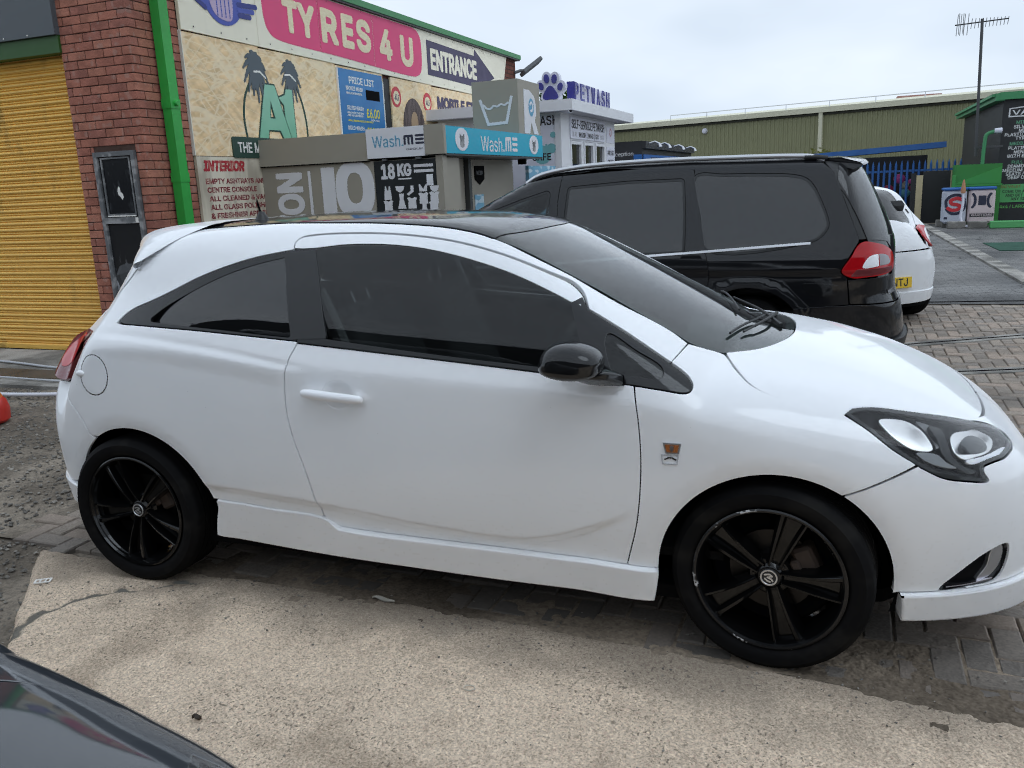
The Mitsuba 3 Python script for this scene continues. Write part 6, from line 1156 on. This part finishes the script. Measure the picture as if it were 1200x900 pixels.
# black boards, fence
BB = thing('black_gate', 'tall black gate leaf with a pale timber post', 'gate'); put('leaf', bx(5.30, 5.98, 23.0, 23.06, 0.02, 1.42), 'shed_black', parent=BB); put('leaf', bx(4.98, 5.10, 22.7, 22.78, 0.02, 1.38), 'shed_black', parent=BB); mat('timber_pale', (.50, .42, .26), rough=.7); put('post', bx(5.11, 5.27, 22.7, 22.85, 0, 1.32), 'timber_pale', parent=BB)
mat('fence_blue', lambda p, n, uv: mix((.018, .085, .28), (.03, .13, .36), fbm(p.x * 6, p.y * 6, p.z * 3, 3)), rough=.45)
FN = thing('palisade_fence', 'blue steel palisade fence with a blue canopy beam above', 'fence')
for i, x in enumerate(np.arange(1.9, 6.4, .155)):
    m = trimesh.Trimesh([(x, 24.6, 0), (x + .065, 24.6, 0), (x + .065, 24.6, 1.62), (x + .0325, 24.6, 1.75), (x, 24.6, 1.62), (x + .02, 24.57, 0), (x + .045, 24.57, 0), (x + .045, 24.57, 1.66), (x + .02, 24.57, 1.66)], [[0, 1, 2], [0, 2, 4], [2, 3, 4], [5, 6, 7], [5, 7, 8], [0, 5, 8], [0, 8, 4], [6, 1, 2], [6, 2, 7], [8, 7, 3], [8, 3, 4], [7, 2, 3]], process=False); put('pale', m, 'fence_blue', parent=FN)
for z in (.35, 1.42): put('rail', bx(1.8, 6.5, 24.62, 24.66, z, z + .06), 'fence_blue', parent=FN)
put('canopy_beam', xf(bx(0, 4.7, 0, .16, -1.6, 0), frame((1.35, 24.9, 1.86), (.9985, -.03, .045), (-.045, 0, .999))), 'fence_blue', parent=FN)
put('backing', bx(1.2, 5.8, 27.0, 27.1, 0, 1.9), 'shed_black', parent=FN)
for i, (x, z, r, c) in enumerate(((4.62, .92, .15, 0), (4.92, 1.22, .17, 1), (5.10, .78, .16, 2), (5.08, 1.02, .14, 3), (5.36, .90, .15, 0), (4.80, .72, .11, 3), (5.30, 1.12, .09, 1), (4.36, .85, .13, 1))):
    nm = ('pot_red', 'pot_pink', 'pot_teal', 'pot_cream')[c]
    if 'mat_' + nm not in scene: mat(nm, ((.35, .03, .08), (.55, .08, .30), (.10, .30, .33), (.50, .46, .36))[c], rough=.5)
    s_ = trimesh.creation.icosphere(2, r); s_.vertices = s_.vertices * [1, .8, .85] + [x, 25.6 + .1 * i, z]
    single('flower_bunch', xf(s_, np.eye(4)), nm, ('leftmost dark red bunch of flowers low behind the blue fence', 'large pink bunch of flowers in the middle behind the blue fence', 'teal bunch of flowers behind the blue fence', 'large cream bunch of flowers behind the blue fence', 'rightmost dark red bunch of flowers low behind the blue fence', 'small cream bunch of flowers low behind the blue fence', 'small pink bunch of flowers topmost at the right behind the blue fence', 'pink bunch of flowers farthest left behind the blue fence')[i], 'flowers', 'flowers behind the blue fence')
single('green_post', bx(4.45, 4.72, 24.1, 24.3, 0, .75), 'skip_green', 'short green post standing before the blue fence', 'post')
# kerb stones
for i, (x, y, l, m) in enumerate(((5.55, 21.7, .30, 'old_concrete'), (5.62, 21.2, .34, 'old_concrete'), (5.70, 20.75, .42, 'old_concrete'), (6.15, 20.6, .42, 'old_concrete'), (6.62, 20.5, 1.05, 'panel_green'), (7.72, 20.4, .9, 'old_concrete'))): 
    single('kerb_stone', cbx(x, x + l, y, y + .2, 0, .17, .015), m, ('grey kerb stone farthest left, beside the black gate', 'second grey kerb stone from the black gate', 'grey kerb stone before the printed tanks', 'grey kerb stone left of the long green one', 'long bright green kerb stone before the valeting shed', 'grey kerb stone right of the long green one')[i], 'kerb stone', 'grey kerb stones before the tanks' if m != 'panel_green' else None)
# trees
def tree_crown(c, r, n, seed, sq=(1, 1, 1), leaf=.12):
    g = np.random.default_rng(seed); V, Fc = [], []
    cl = g.normal(0, .45, (26, 3)); cl = cl / np.maximum(1, np.linalg.norm(cl, axis=1, keepdims=True))
    for i in range(n):
        p = cl[g.integers(26)] + g.normal(0, .22, 3); p = p * r * sq + c; u = g.normal(0, 1, 3); u /= np.linalg.norm(u); w_ = np.cross(u, g.normal(0, 1, 3)); w_ /= np.linalg.norm(w_); s = leaf * g.uniform(.6, 1.4)
        V += [p - u * s, p + w_ * s * .5, p + u * s, p - w_ * s * .5]; k = 4 * i; Fc += [[k, k + 1, k + 2], [k, k + 2, k + 3]]
    return trimesh.Trimesh(V, Fc, process=False)
for nm, c in (('leaf_green', (.05, .095, .03)), ('leaf_yellow', (.16, .17, .05))): scene['mat_' + nm] = {'type': 'principledthin', 'base_color': {'type': 'rgb', 'value': list(c)}, 'roughness': .6, 'diff_trans': .7}
mat('bark', (.07, .055, .045), rough=.9)
TR = thing('tree', 'green tree top showing behind the paw sign', 'tree'); put('trunk', tube([(-9.8, 38, 0), (-9.7, 38, 2.5), (-9.8, 38.1, 5.0)], [.22, .16, .08], 8), 'bark', 30, TR); put('crown', tree_crown(A(-9.75, 38, 5.25), .85, 1800, 4, leaf=.11), 'leaf_green', parent=TR); put('limb', tube([(-9.7, 38, 2.6), (-9.5, 38, 3.6), (-9.3, 38, 5.0)], [.1, .07, .03], 6), 'bark', 30, TR)
TR = thing('bush', 'yellow green bush in front of the warehouse beside the black MPV roof', 'bush'); put('stem', rod((2.6, 30, 0), (2.65, 30, 1.6), .05, 6), 'bark', parent=TR); put('crown', tree_crown(A(2.6, 30, 1.55), .85, 1400, 9, (1.3, 1, .7), .07), 'leaf_yellow', parent=TR)
# dark boundary wall behind the photographer, with anti-climb spikes: seen mirrored in the car windows
mat('boundary_dark', lambda p, n, uv: mix((.010, .0105, .012), (.022, .022, .024), fbm(p.x * .5, p.y, p.z * 2, 3)), rough=.7)
BW = thing('boundary_wall', 'dark boundary wall with spikes mirrored in the car windows', 'wall'); put('wall', bx(-26, 26, -9.8, -9.5, 0, 4.1), 'boundary_dark', parent=BW)
for i, x in enumerate(np.arange(-25.5, 26, .8)): put('spike', rod((x, -9.6, 4.08), (x + .16 * math.sin(i * 2.3), -9.6, 4.28 + .08 * (i % 3 == 0)), .022, 5), 'boundary_dark', parent=BW)
# ---------------------------------------------------------------- a second body shape: the black people carrier
def mpv_shape():
    W2 = gsm([.1, .2, .35, .55, .75, .95, 1.05, 1.15, 1.3, 1.45, 1.55, 1.65, 1.8], [.80, .86, .915, .937, .945, .935, .915, .885, .832, .768, .715, .645, .50], .04)
    Xn2 = gsm([.1, .3, .6, .8, 1.0], [3.68, 3.75, 3.74, 3.66, 3.45], .05); Xt2 = gsm([.1, .25, .36, .60, .66, .85, 1.05, 1.3, 1.6], [-1.05, -1.10, -1.12, -1.08, -1.05, -1.04, -1.04, -1.0, -.95], .03)
    Hc = gsm([-1.6, -1.07, -.90, -.765, -.5, .5, 1.1, 1.55, 1.8, 2.2, 2.7, 2.95, 3.3, 3.6, 3.8], [.1, 1.02, 1.38, 1.63, 1.672, 1.700, 1.695, 1.655, 1.60, 1.44, 1.19, 1.075, 1.00, .86, .55], .05)
    def W(x, z):
        w = W2(z)
        for cx in (0., 2.85):
            d = np.hypot(x - cx, z - .33); w = w + .014 * ss(.50, .44, d)
        w = w - .022 * ss(.02, .0, np.abs(z - .80) - .0) * ss(-.2, .3, x) * 0 + .010 * ss(.83, .86, z) * ss(1.0, .95, z)
        return w
    def H(x, a):
        bow = (.30 * ss(0, -.8, x) - .22 * ss(1.4, 2.3, x)) * a * a
        return Hc(x + np.where(x > .5, -bow, -bow)) - .05 * a * a - .06 * a ** 4
    def gside(x, a, z):
        w = W(x, z); tf = np.clip((x - 2.2) / (Xn2(z) - 2.2), 0, None); tr = np.clip((-.35 - x) / (-.35 - Xt2(z)), 0, None)
        q = ((np.maximum(a, 0) / w) ** 3.4 + np.maximum(tf, tr) ** 3.4) ** (1 / 3.4); return (q - 1) * w
    return dict(W=W, H=H, gside=gside, SF=2.7, SR=-.45, SL=.94, RB=.10)
HATCH = dict(W=W, H=H, gside=gside, SF=SF, SR=SR, SL=SL, RB=None)
MPV_SHAPE = mpv_shape()
def use_shape(d): globals().update(d)
mat('red_deep', (.40, .004, .008), rough=.08, spec=.45)
use_shape(MPV_SHAPE)
CAR1 = CAR
CAR = thing('black_people_carrier', 'black people carrier with silver roof rails parked behind the white hatchback', 'car')
MM = frame((2.14, 4.02, 0), (-1, 0, 0), (0, -1, 0))
mat('mpv_paint', lambda p, n, uv: mix((.0075, .008, .0095), (.030, .030, .030), smoothstep(.6, .2, p.z) * .35 * fbm(p.x * 3, p.y * 3, p.z * 6, 3)), rough=.07, spec=.5)
m0 = set(scene)
def win_(pts, h=.05): return Polygon(cr(pts, closed=True)) if 0 else Polygon(pts).buffer(-.03).buffer(.03)
Wd1 = win_([(1.555, 1.496), (1.80, 1.425), (2.067, 1.335), (2.25, 1.21), (2.36, 1.06), (2.33, 1.01), (1.58, .975)])
Wd2 = win_([(1.409, 1.51), (.938, 1.536), (.500, 1.537), (.474, 1.27), (.469, 1.00), (1.43, .965)])
Wd3 = Polygon(cr([(.417, 1.556), (.197, 1.557), (-.11, 1.547), (-.30, 1.530), (-.385, 1.500), (-.445, 1.43), (-.536, 1.245), (-.548, 1.17), (-.51, 1.11), (-.431, 1.062), (.311, 1.015), (.37, 1.25)], closed=True)).buffer(-.012).buffer(.012)
Lp = Polygon(cr([(-.633, .846), (-.69, .945), (-.775, 1.052), (-.92, 1.040), (-1.08, 1.00), (-1.165, .95), (-1.155, .84), (-1.03, .805), (-.84, .795), (-.706, .795)], closed=True)).buffer(-.006)
bump_l = [(-.296, .584), (-.644, .607), (-1.2, .595), (-1.86, .595)]
top_l = [(3.0, 1.03), (2.6, 1.20), (2.3, 1.36), (1.89, 1.555), (1.549, 1.612), (1.202, 1.648), (.53, 1.662), (-.1, 1.656), (-.44, 1.640)]
gate_l = [(-.50, 1.62), (-.599, 1.539), (-.675, 1.34), (-.765, 1.072)]
archM = ring_at((0., .33), .405, 8, 143, 40); archM2 = ring_at((2.85, .33), .405, 175, 8, 40)
rear_door_e = [(.43, 1.60), (.393, 1.408), (.31, .992), (.285, .80), (.36, .55), (.44, .40)]
quarter = Polygon(V_(cr(rear_door_e), archM, cr(bump_l[:2])[1:], [(-.70, .61), (-.68, .80)], cr([(-.633, .85), (-.69, .95), (-.76, 1.05)]), cr(gate_l)[::-1], cr(top_l[5:])[::-1])).buffer(0).difference(Wd3.buffer(.004)).difference(Lp.buffer(.004))
quarter = max(quarter.geoms, key=lambda g: g.area) if quarter.geom_type != 'Polygon' else quarter
carpart('body_side', shell(quarter, h=.04), 'mpv_paint')
rd = Polygon(V_(cr(rear_door_e), [(1.36, .40), (1.46, .90), (1.485, 1.40), (1.475, 1.605)], cr(top_l[5:7])[1:-1], [(.53, 1.645)])).buffer(0).difference(Wd2.buffer(.004)); rd = max(rd.geoms, key=lambda g: g.area) if rd.geom_type != 'Polygon' else rd
carpart('rear_door', shell(rd, h=.05), 'mpv_paint')
fd = Polygon([(1.36, .40), (1.46, .90), (1.485, 1.40), (1.475, 1.605), (1.549, 1.60), (1.89, 1.54), (2.3, 1.34), (2.50, 1.20), (2.47, .9), (2.43, .40)]).difference(Wd1.buffer(.004)); fd = max(fd.geoms, key=lambda g: g.area) if fd.geom_type != 'Polygon' else fd
carpart('front_door', shell(fd, h=.05), 'mpv_paint')
wing2 = Polygon(V_([(2.43, .40), (2.47, .9), (2.50, 1.20), (2.6, 1.19), (3.0, 1.02), (3.3, .95)], [(3.5, .80), (3.38, .5)], archM2[::-1])).buffer(0); wing2 = max(wing2.geoms, key=lambda g: g.area) if wing2.geom_type != 'Polygon' else wing2
carpart('wing', shell(wing2, h=.06), 'mpv_paint')
carpart('front_bumper', shell(Polygon([(3.36, .50), (3.5, .80), (4.18, .74), (4.18, .25), (3.27, .25)]), h=.06), 'mpv_paint')
carpart('sill', shell(Polygon([(.42, .39), (2.43, .39), (2.43, .23), (.42, .23)]), off=.01, h=.06), 'mpv_paint')
for q, nm, g_ in ((Wd1, 'front_window', 'glass_tint'), (Wd2, 'rear_window', 'glass_privacy'), (Wd3, 'quarter_window', 'glass_privacy')):
    carpart(nm, shell(q, off=-.004, h=.05, gap=0, depth=.004, edge=0), g_); carpart('window_seal', shell(Polygon(q.buffer(.003).exterior, [q.buffer(-.014).exterior]), off=-.002, h=.06, gap=0, depth=.006, edge=0), 'trim_black')
strip_ = LineString(cr([(2.3, .90), (1.5, .93), (.717, .979), (.310, 1.004), (-.426, 1.052)])).buffer(.009, cap_style='flat'); carpart('chrome_strip', shell(strip_, off=.006, h=.05, gap=0, depth=.008), 'bright_alloy')
LMP = carpart('tail_lamp', shell(Lp, off=.008, h=.02, gap=.002, depth=.03), 'red_deep')
refl = Polygon(cr([(-.775, .868), (-.82, .945), (-.92, .962), (-1.05, .935), (-1.07, .885), (-.93, .870)], closed=True)).buffer(-.006); carpart('reversing_lens', shell(refl.intersection(sbox(-.915, 0, 0, 2)), off=.0105, h=.02, gap=0, depth=.006), 'white_lens', parent=LMP); mat('smoke_lens', (.22, .21, .22), rough=.15, spec=.6, coat=1.); carpart('indicator_lens', shell(refl.intersection(sbox(-2, 0, -.925, 2)), off=.0105, h=.02, gap=0, depth=.006), 'smoke_lens', parent=LMP)
carpart('lamp_band', shell(Polygon([(-.70, .81), (-.74, .86), (-1.10, .86), (-1.12, .825), (-.85, .81)]), off=.0095, h=.03, gap=0, depth=.006), 'red_lens_dark', parent=LMP)
carpart('rear_bumper', shell(Polygon(V_(bump_l[:1], cr(bump_l)[1:], [(-1.86, .34), (-1.2, .30), (-.40, .30)], archM[::-1][:6])).buffer(0), off=.012, h=.05), 'mpv_paint')
carpart('bumper_step', shell(Polygon([(-.42, .40), (-.8, .345), (-1.25, .345), (-1.86, .36), (-1.86, .25), (-1.0, .24), (-.42, .27)]), off=.045, h=.05, depth=.05, edge=.008), 'trim_black')
carpart('tailgate', shell(Polygon([(-1.93, .60), (-1.18, .60), (-.705, .613), (-.685, .79), (-.82, .79), (-1.15, .80), (-1.21, .95), (-1.12, 1.03), (-.95, 1.05), (-.79, 1.062), (-1.2, 1.075), (-1.93, 1.06)]).buffer(0), off=0, h=.05), 'mpv_paint')
rgx = [(-.59, .76), (-.70, .80), (-.82, .82), (-.90, .80), (-.97, .70), (-1.02, .45), (-1.03, 0)]
rg_poly = Polygon(both_sides(V_([(-.66, 0), (-.60, .60)], rgx))); carpart('tailgate_glass', shell(rg_poly, 'top', off=-.003, h=.05, gap=.003, edge=0), 'gloss_black', both=False)
carpart('tailgate_pillar', shell(Polygon([(-.52, 1.63), (-.602, 1.539), (-.678, 1.34), (-.768, 1.068), (-1.3, 1.07), (-1.2, 1.20), (-1.1, 1.40), (-.95, 1.58), (-.75, 1.63)]), off=-.008, h=.04), 'trim_black')
fl_ = Polygon([(-.376, .770), (-.40, .72), (-.445, .678), (-.55, .668), (-.640, .675), (-.655, .71), (-.62, .752), (-.50, .768)]).buffer(-.01).buffer(.01); carpart('fuel_flap', shell(fl_, off=.003, h=.04, gap=0, depth=.004), 'gloss_black')
rf = Polygon(both_sides([(-.40, .60), (-.1, .60), (.53, .61), (1.2, .62), (1.55, .60), (1.80, .52), (1.86, .3), (1.88, 0)])); carpart('roof_panel', shell(rf, 'top', h=.06, gap=.002), 'mpv_paint', both=False)
carpart('windscreen', shell(Polygon(both_sides([(1.83, .50), (2.3, .60), (2.75, .66), (2.95, .55), (3.1, .3), (3.15, 0)] if 0 else [(1.84, .5), (2.3, .58), (2.72, .64), (2.86, .45), (2.95, .25), (2.98, 0)]) if 0 else Polygon(both_sides([(1.885, 0), (1.87, .3), (1.81, .52), (2.3, .60), (2.72, .66), (2.90, .45), (2.97, 0)]))), 'top', h=.06, gap=.002, edge=0), 'glass_screen', both=False)
carpart('bonnet', shell(Polygon(both_sides([(2.97, 0), (2.90, .46), (2.74, .67), (3.1, .72), (3.45, .60), (3.66, .3), (3.69, 0)])), 'top', h=.06), 'mpv_paint', both=False)
spm = []
for y in np.linspace(-1, 1, 17): b = -.06 * (1 - abs(y) ** 2); spm.append([(-.44, y * .56, 1.655 - .012 * abs(y)), (-.60, y * .60, 1.665 - .02 * abs(y)), (-.74 + b, y * .62, 1.635 - .03 * abs(y)), (-.765 + b, y * .62, 1.612 - .03 * abs(y)), (-.70 + b, y * .62, 1.585 - .03 * abs(y)), (-.58, y * .61, 1.585)])
SPm = np.array(spm); carmesh('roof_spoiler', cat([grid_sheet(SPm)] + [trimesh.Trimesh(SPm[i], [[0, 1, 2], [0, 2, 3], [0, 3, 4], [0, 4, 5]], process=False) for i in (0, -1)]), 'mpv_paint', smooth=40)
rr_ = [np.append(np.array([x, -.615 + .02 * (x > 1.5)]), tp(x, -.60)[2] + dz) for x, dz in ((1.80, -.005), (1.70, .018), (1.4, .022), (.9, .022), (.3, .022), (-.25, .022), (-.42, .015), (-.50, -.005))]
carmesh('roof_rail', tube(cr(rr_, 6), .019, 10), 'bright_alloy', both=True, smooth=60); carmesh('rail_foot', tube(cr([np.append([x, -.618], tp(x, -.60)[2] + .012) for x in (-.36, -.45, -.52)], 5), .020, 10), 'satin_black', both=True, smooth=60)
low = Polygon([(2.7, .93), (-.3, 1.0), (-.62, .95), (-1.0, .95), (-1.9, .98), (-1.9, .3), (2.0, .3), (4.1, .3), (4.1, .70), (3.5, .8), (3.2, .95)])
for c in ((0., .33), (2.85, .33)): low = low.difference(Polygon(ring_at(c, .42, 0, 360, 60)[:-1]))
for g in getattr(low, 'geoms', [low]):
    if g.area > .01: carpart('inner_shell', shell(g, off=-.03, h=.08, gap=0, depth=.002, edge=0), 'void_black')
carmesh('underbody', bx(-.95, 3.3, -.70, .70, .20, .24), 'void_black'); carmesh('cabin_floor', bx(-.8, 2.6, -.80, .80, .5, .55), 'cabin_dark')
carpart('headlining', shell(rf.buffer(.05), 'top', off=-.04, h=.1, gap=0, depth=.002, edge=0), 'headlining', both=False)
for x in (1.35, .45, -.3):
    for y in (-.38, .38):
        k = thing_part('seat'); carm('seat_cushion', cbx(x, x + .45, y - .24, y + .24, .6, .78, .06), k); carm('seat_back', xf(cbx(-.08, .08, -.24, .24, 0, .58, .06), frame((x, y, .74), (.96, 0, .25), (0, 1, 0), (-.25, 0, .96))), k); carm('headrest', xf(cbx(-.05, .05, -.12, .12, .62, .80, .04), frame((x, y, .74), (.96, 0, .25), (0, 1, 0), (-.25, 0, .96))), k)
carmesh('dashboard', cbx(2.15, 2.75, -.78, .78, .7, 1.02, .08), 'cabin_dark')
MI = carmesh('door_mirror', mirror(xf(trimesh.creation.icosphere(3, 1.0), np.diag([.09, .12, .085, 1.]) @ np.eye(4) + np.array([[0, 0, 0, 2.14], [0, 0, 0, -1.04], [0, 0, 0, 1.08], [0, 0, 0, 0]]))), 'mpv_paint', both=True, smooth=True)
for (cx, cz), R in (((0., .33), .405), ((2.85, .33), .405)):
    for sd in (-1, 1):
        l_ = lathe([(R + .012, -.90), (R + .014, -.60), (.0, -.58)], 40, math.radians(-8), math.radians(188)); m = trimesh.Trimesh(np.asarray(l_.vertices)[:, [0, 2, 1]] * A(1, -sd, 1) * A(1, 1, 1) + A(cx, 0, cz), l_.faces, process=False); carmesh('arch_liner', m, 'void_black', smooth=False)
        k = thing_part('wheel'); Mw = frame((cx, sd * .80, .325), (1, 0, 0), (0, 0, 1), (0, -sd, 0)); S_ = np.diag([1.045, 1.045, 1.05, 1.]); put('tyre', xf(tyre_m, Mw @ S_), 'tyre', 35, k); put('rim', xf(cat([barrel, hub, lathe([(.06, -.05), (.20, -.075)], 40)] + [spoke(2 * np.pi * q / 5) for q in range(5)]), Mw), 'bright_alloy', 32, k)
TG = put('tailgate_lettering', xf(words('GALAXY', .030, .30, .003), frame((-1.085, .62, .655), (0, -1, 0), (0, 0, 1))), 'bright_alloy', parent=CAR)
# lettering sits on the curved tailgate
Vt, Nt = lift(np.array([[-1.19, .665]]), 'side', .002); ey_ = A(0, 0, 1); Nn = Nt[0] * MIR; Pp = Vt[0] * MIR; ex_ = np.cross(ey_, Nn); ex_ /= np.linalg.norm(ex_); 
scene[TG] = ply_(xf(words('GALAXY', .030, .24, .003), frame(Pp - ex_ * .20, ex_, np.cross(Nn, ex_), Nn)), 'bright_alloy')
for k in set(scene) - m0:
    if k.startswith(CAR): scene[k] = {**scene[k], 'to_world': T(MM @ np.eye(4))}
use_shape(HATCH); MPV_CAR, CAR = CAR, CAR1
# ---------------------------------------------------------------- two more hatchbacks: copies of the first with other paint
def copy_car(root, M, remap, skip):
    for k in [k for k in scene if k.startswith(CAR1 + '__')]:
        tail = k[len(CAR1):]
        if any(s in tail for s in skip): continue
        d = dict(scene[k]); b = d['bsdf']['id'][4:]; d['bsdf'] = {'type': 'ref', 'id': 'mat_' + remap.get(tail.split('__')[1].rstrip('_0123456789'), remap.get(b, b))}; d['to_world'] = T(M); scene[root + tail] = d
mat('car_white2', (.74, .75, .76), rough=.09, spec=.5); mat('silver_wheel', (.45, .46, .47), rough=.3, metal=.8)
CW = thing('white_parked_hatchback', 'white hatchback with yellow rear plate half hidden behind the black people carrier', 'car')
th = math.radians(120); MW = rotz(th, (2.90, 6.29, 0)) @ np.diag([1., 1., .955, 1.])
copy_car(CW, MW, {'car_white': 'car_white2', 'roof_panel': 'car_white2', 'tail_lamp': 'red_lens', 'rim_black': 'silver_wheel', 'rim_rash': 'silver_wheel', 'quarter_window_seal': 'trim_black'}, ('wing_badge', 'wing_sticker', 'aerial', 'spoke', 'cap_emblem', 'roof_spoiler'))
PLT = put('number_plate', xf(cbx(-.26, .26, -.055, .055, -.004, .004, .002), MW @ frame((-.752, 0, .475), (0, -1, 0), (.06, 0, 1), None)), 'plate_yellow', parent=CW)
put('lettering', xf(words('NTJ', .075, .17, .002), MW @ frame((-.757, -.045, .44), (0, -1, 0), (.06, 0, 1), None)), 'print_black', parent=PLT)
k = put('rear_wiper', xf(cat([tube([(-.69, 0, 1.0), (-.62, .10, 1.06), (-.52, .30, 1.15)], [.02, .012, .008], 8), lathe([(0, .02), (.028, .015), (.03, 0)], 14).apply_transform(frame((-.675, 0, 1.0), (0, 1, 0), (.6, 0, .8)))]), MW), 'satin_black', 30, CW)
mat('car_graphite', (.030, .034, .040), rough=.07, spec=.95)
CD = thing('dark_foreground_car', 'dark grey car whose glossy bonnet fills the lower left corner', 'car')
MD = rotz(-.007, (-.8585, -3.335, 0))
copy_car(CD, MD, {'car_white': 'car_graphite', 'roof_panel': 'car_graphite'}, ('wing_badge', 'wing_sticker', 'aerial', 'spoke', 'cap_emblem', 'seat', 'wiper', 'door_mirror'))
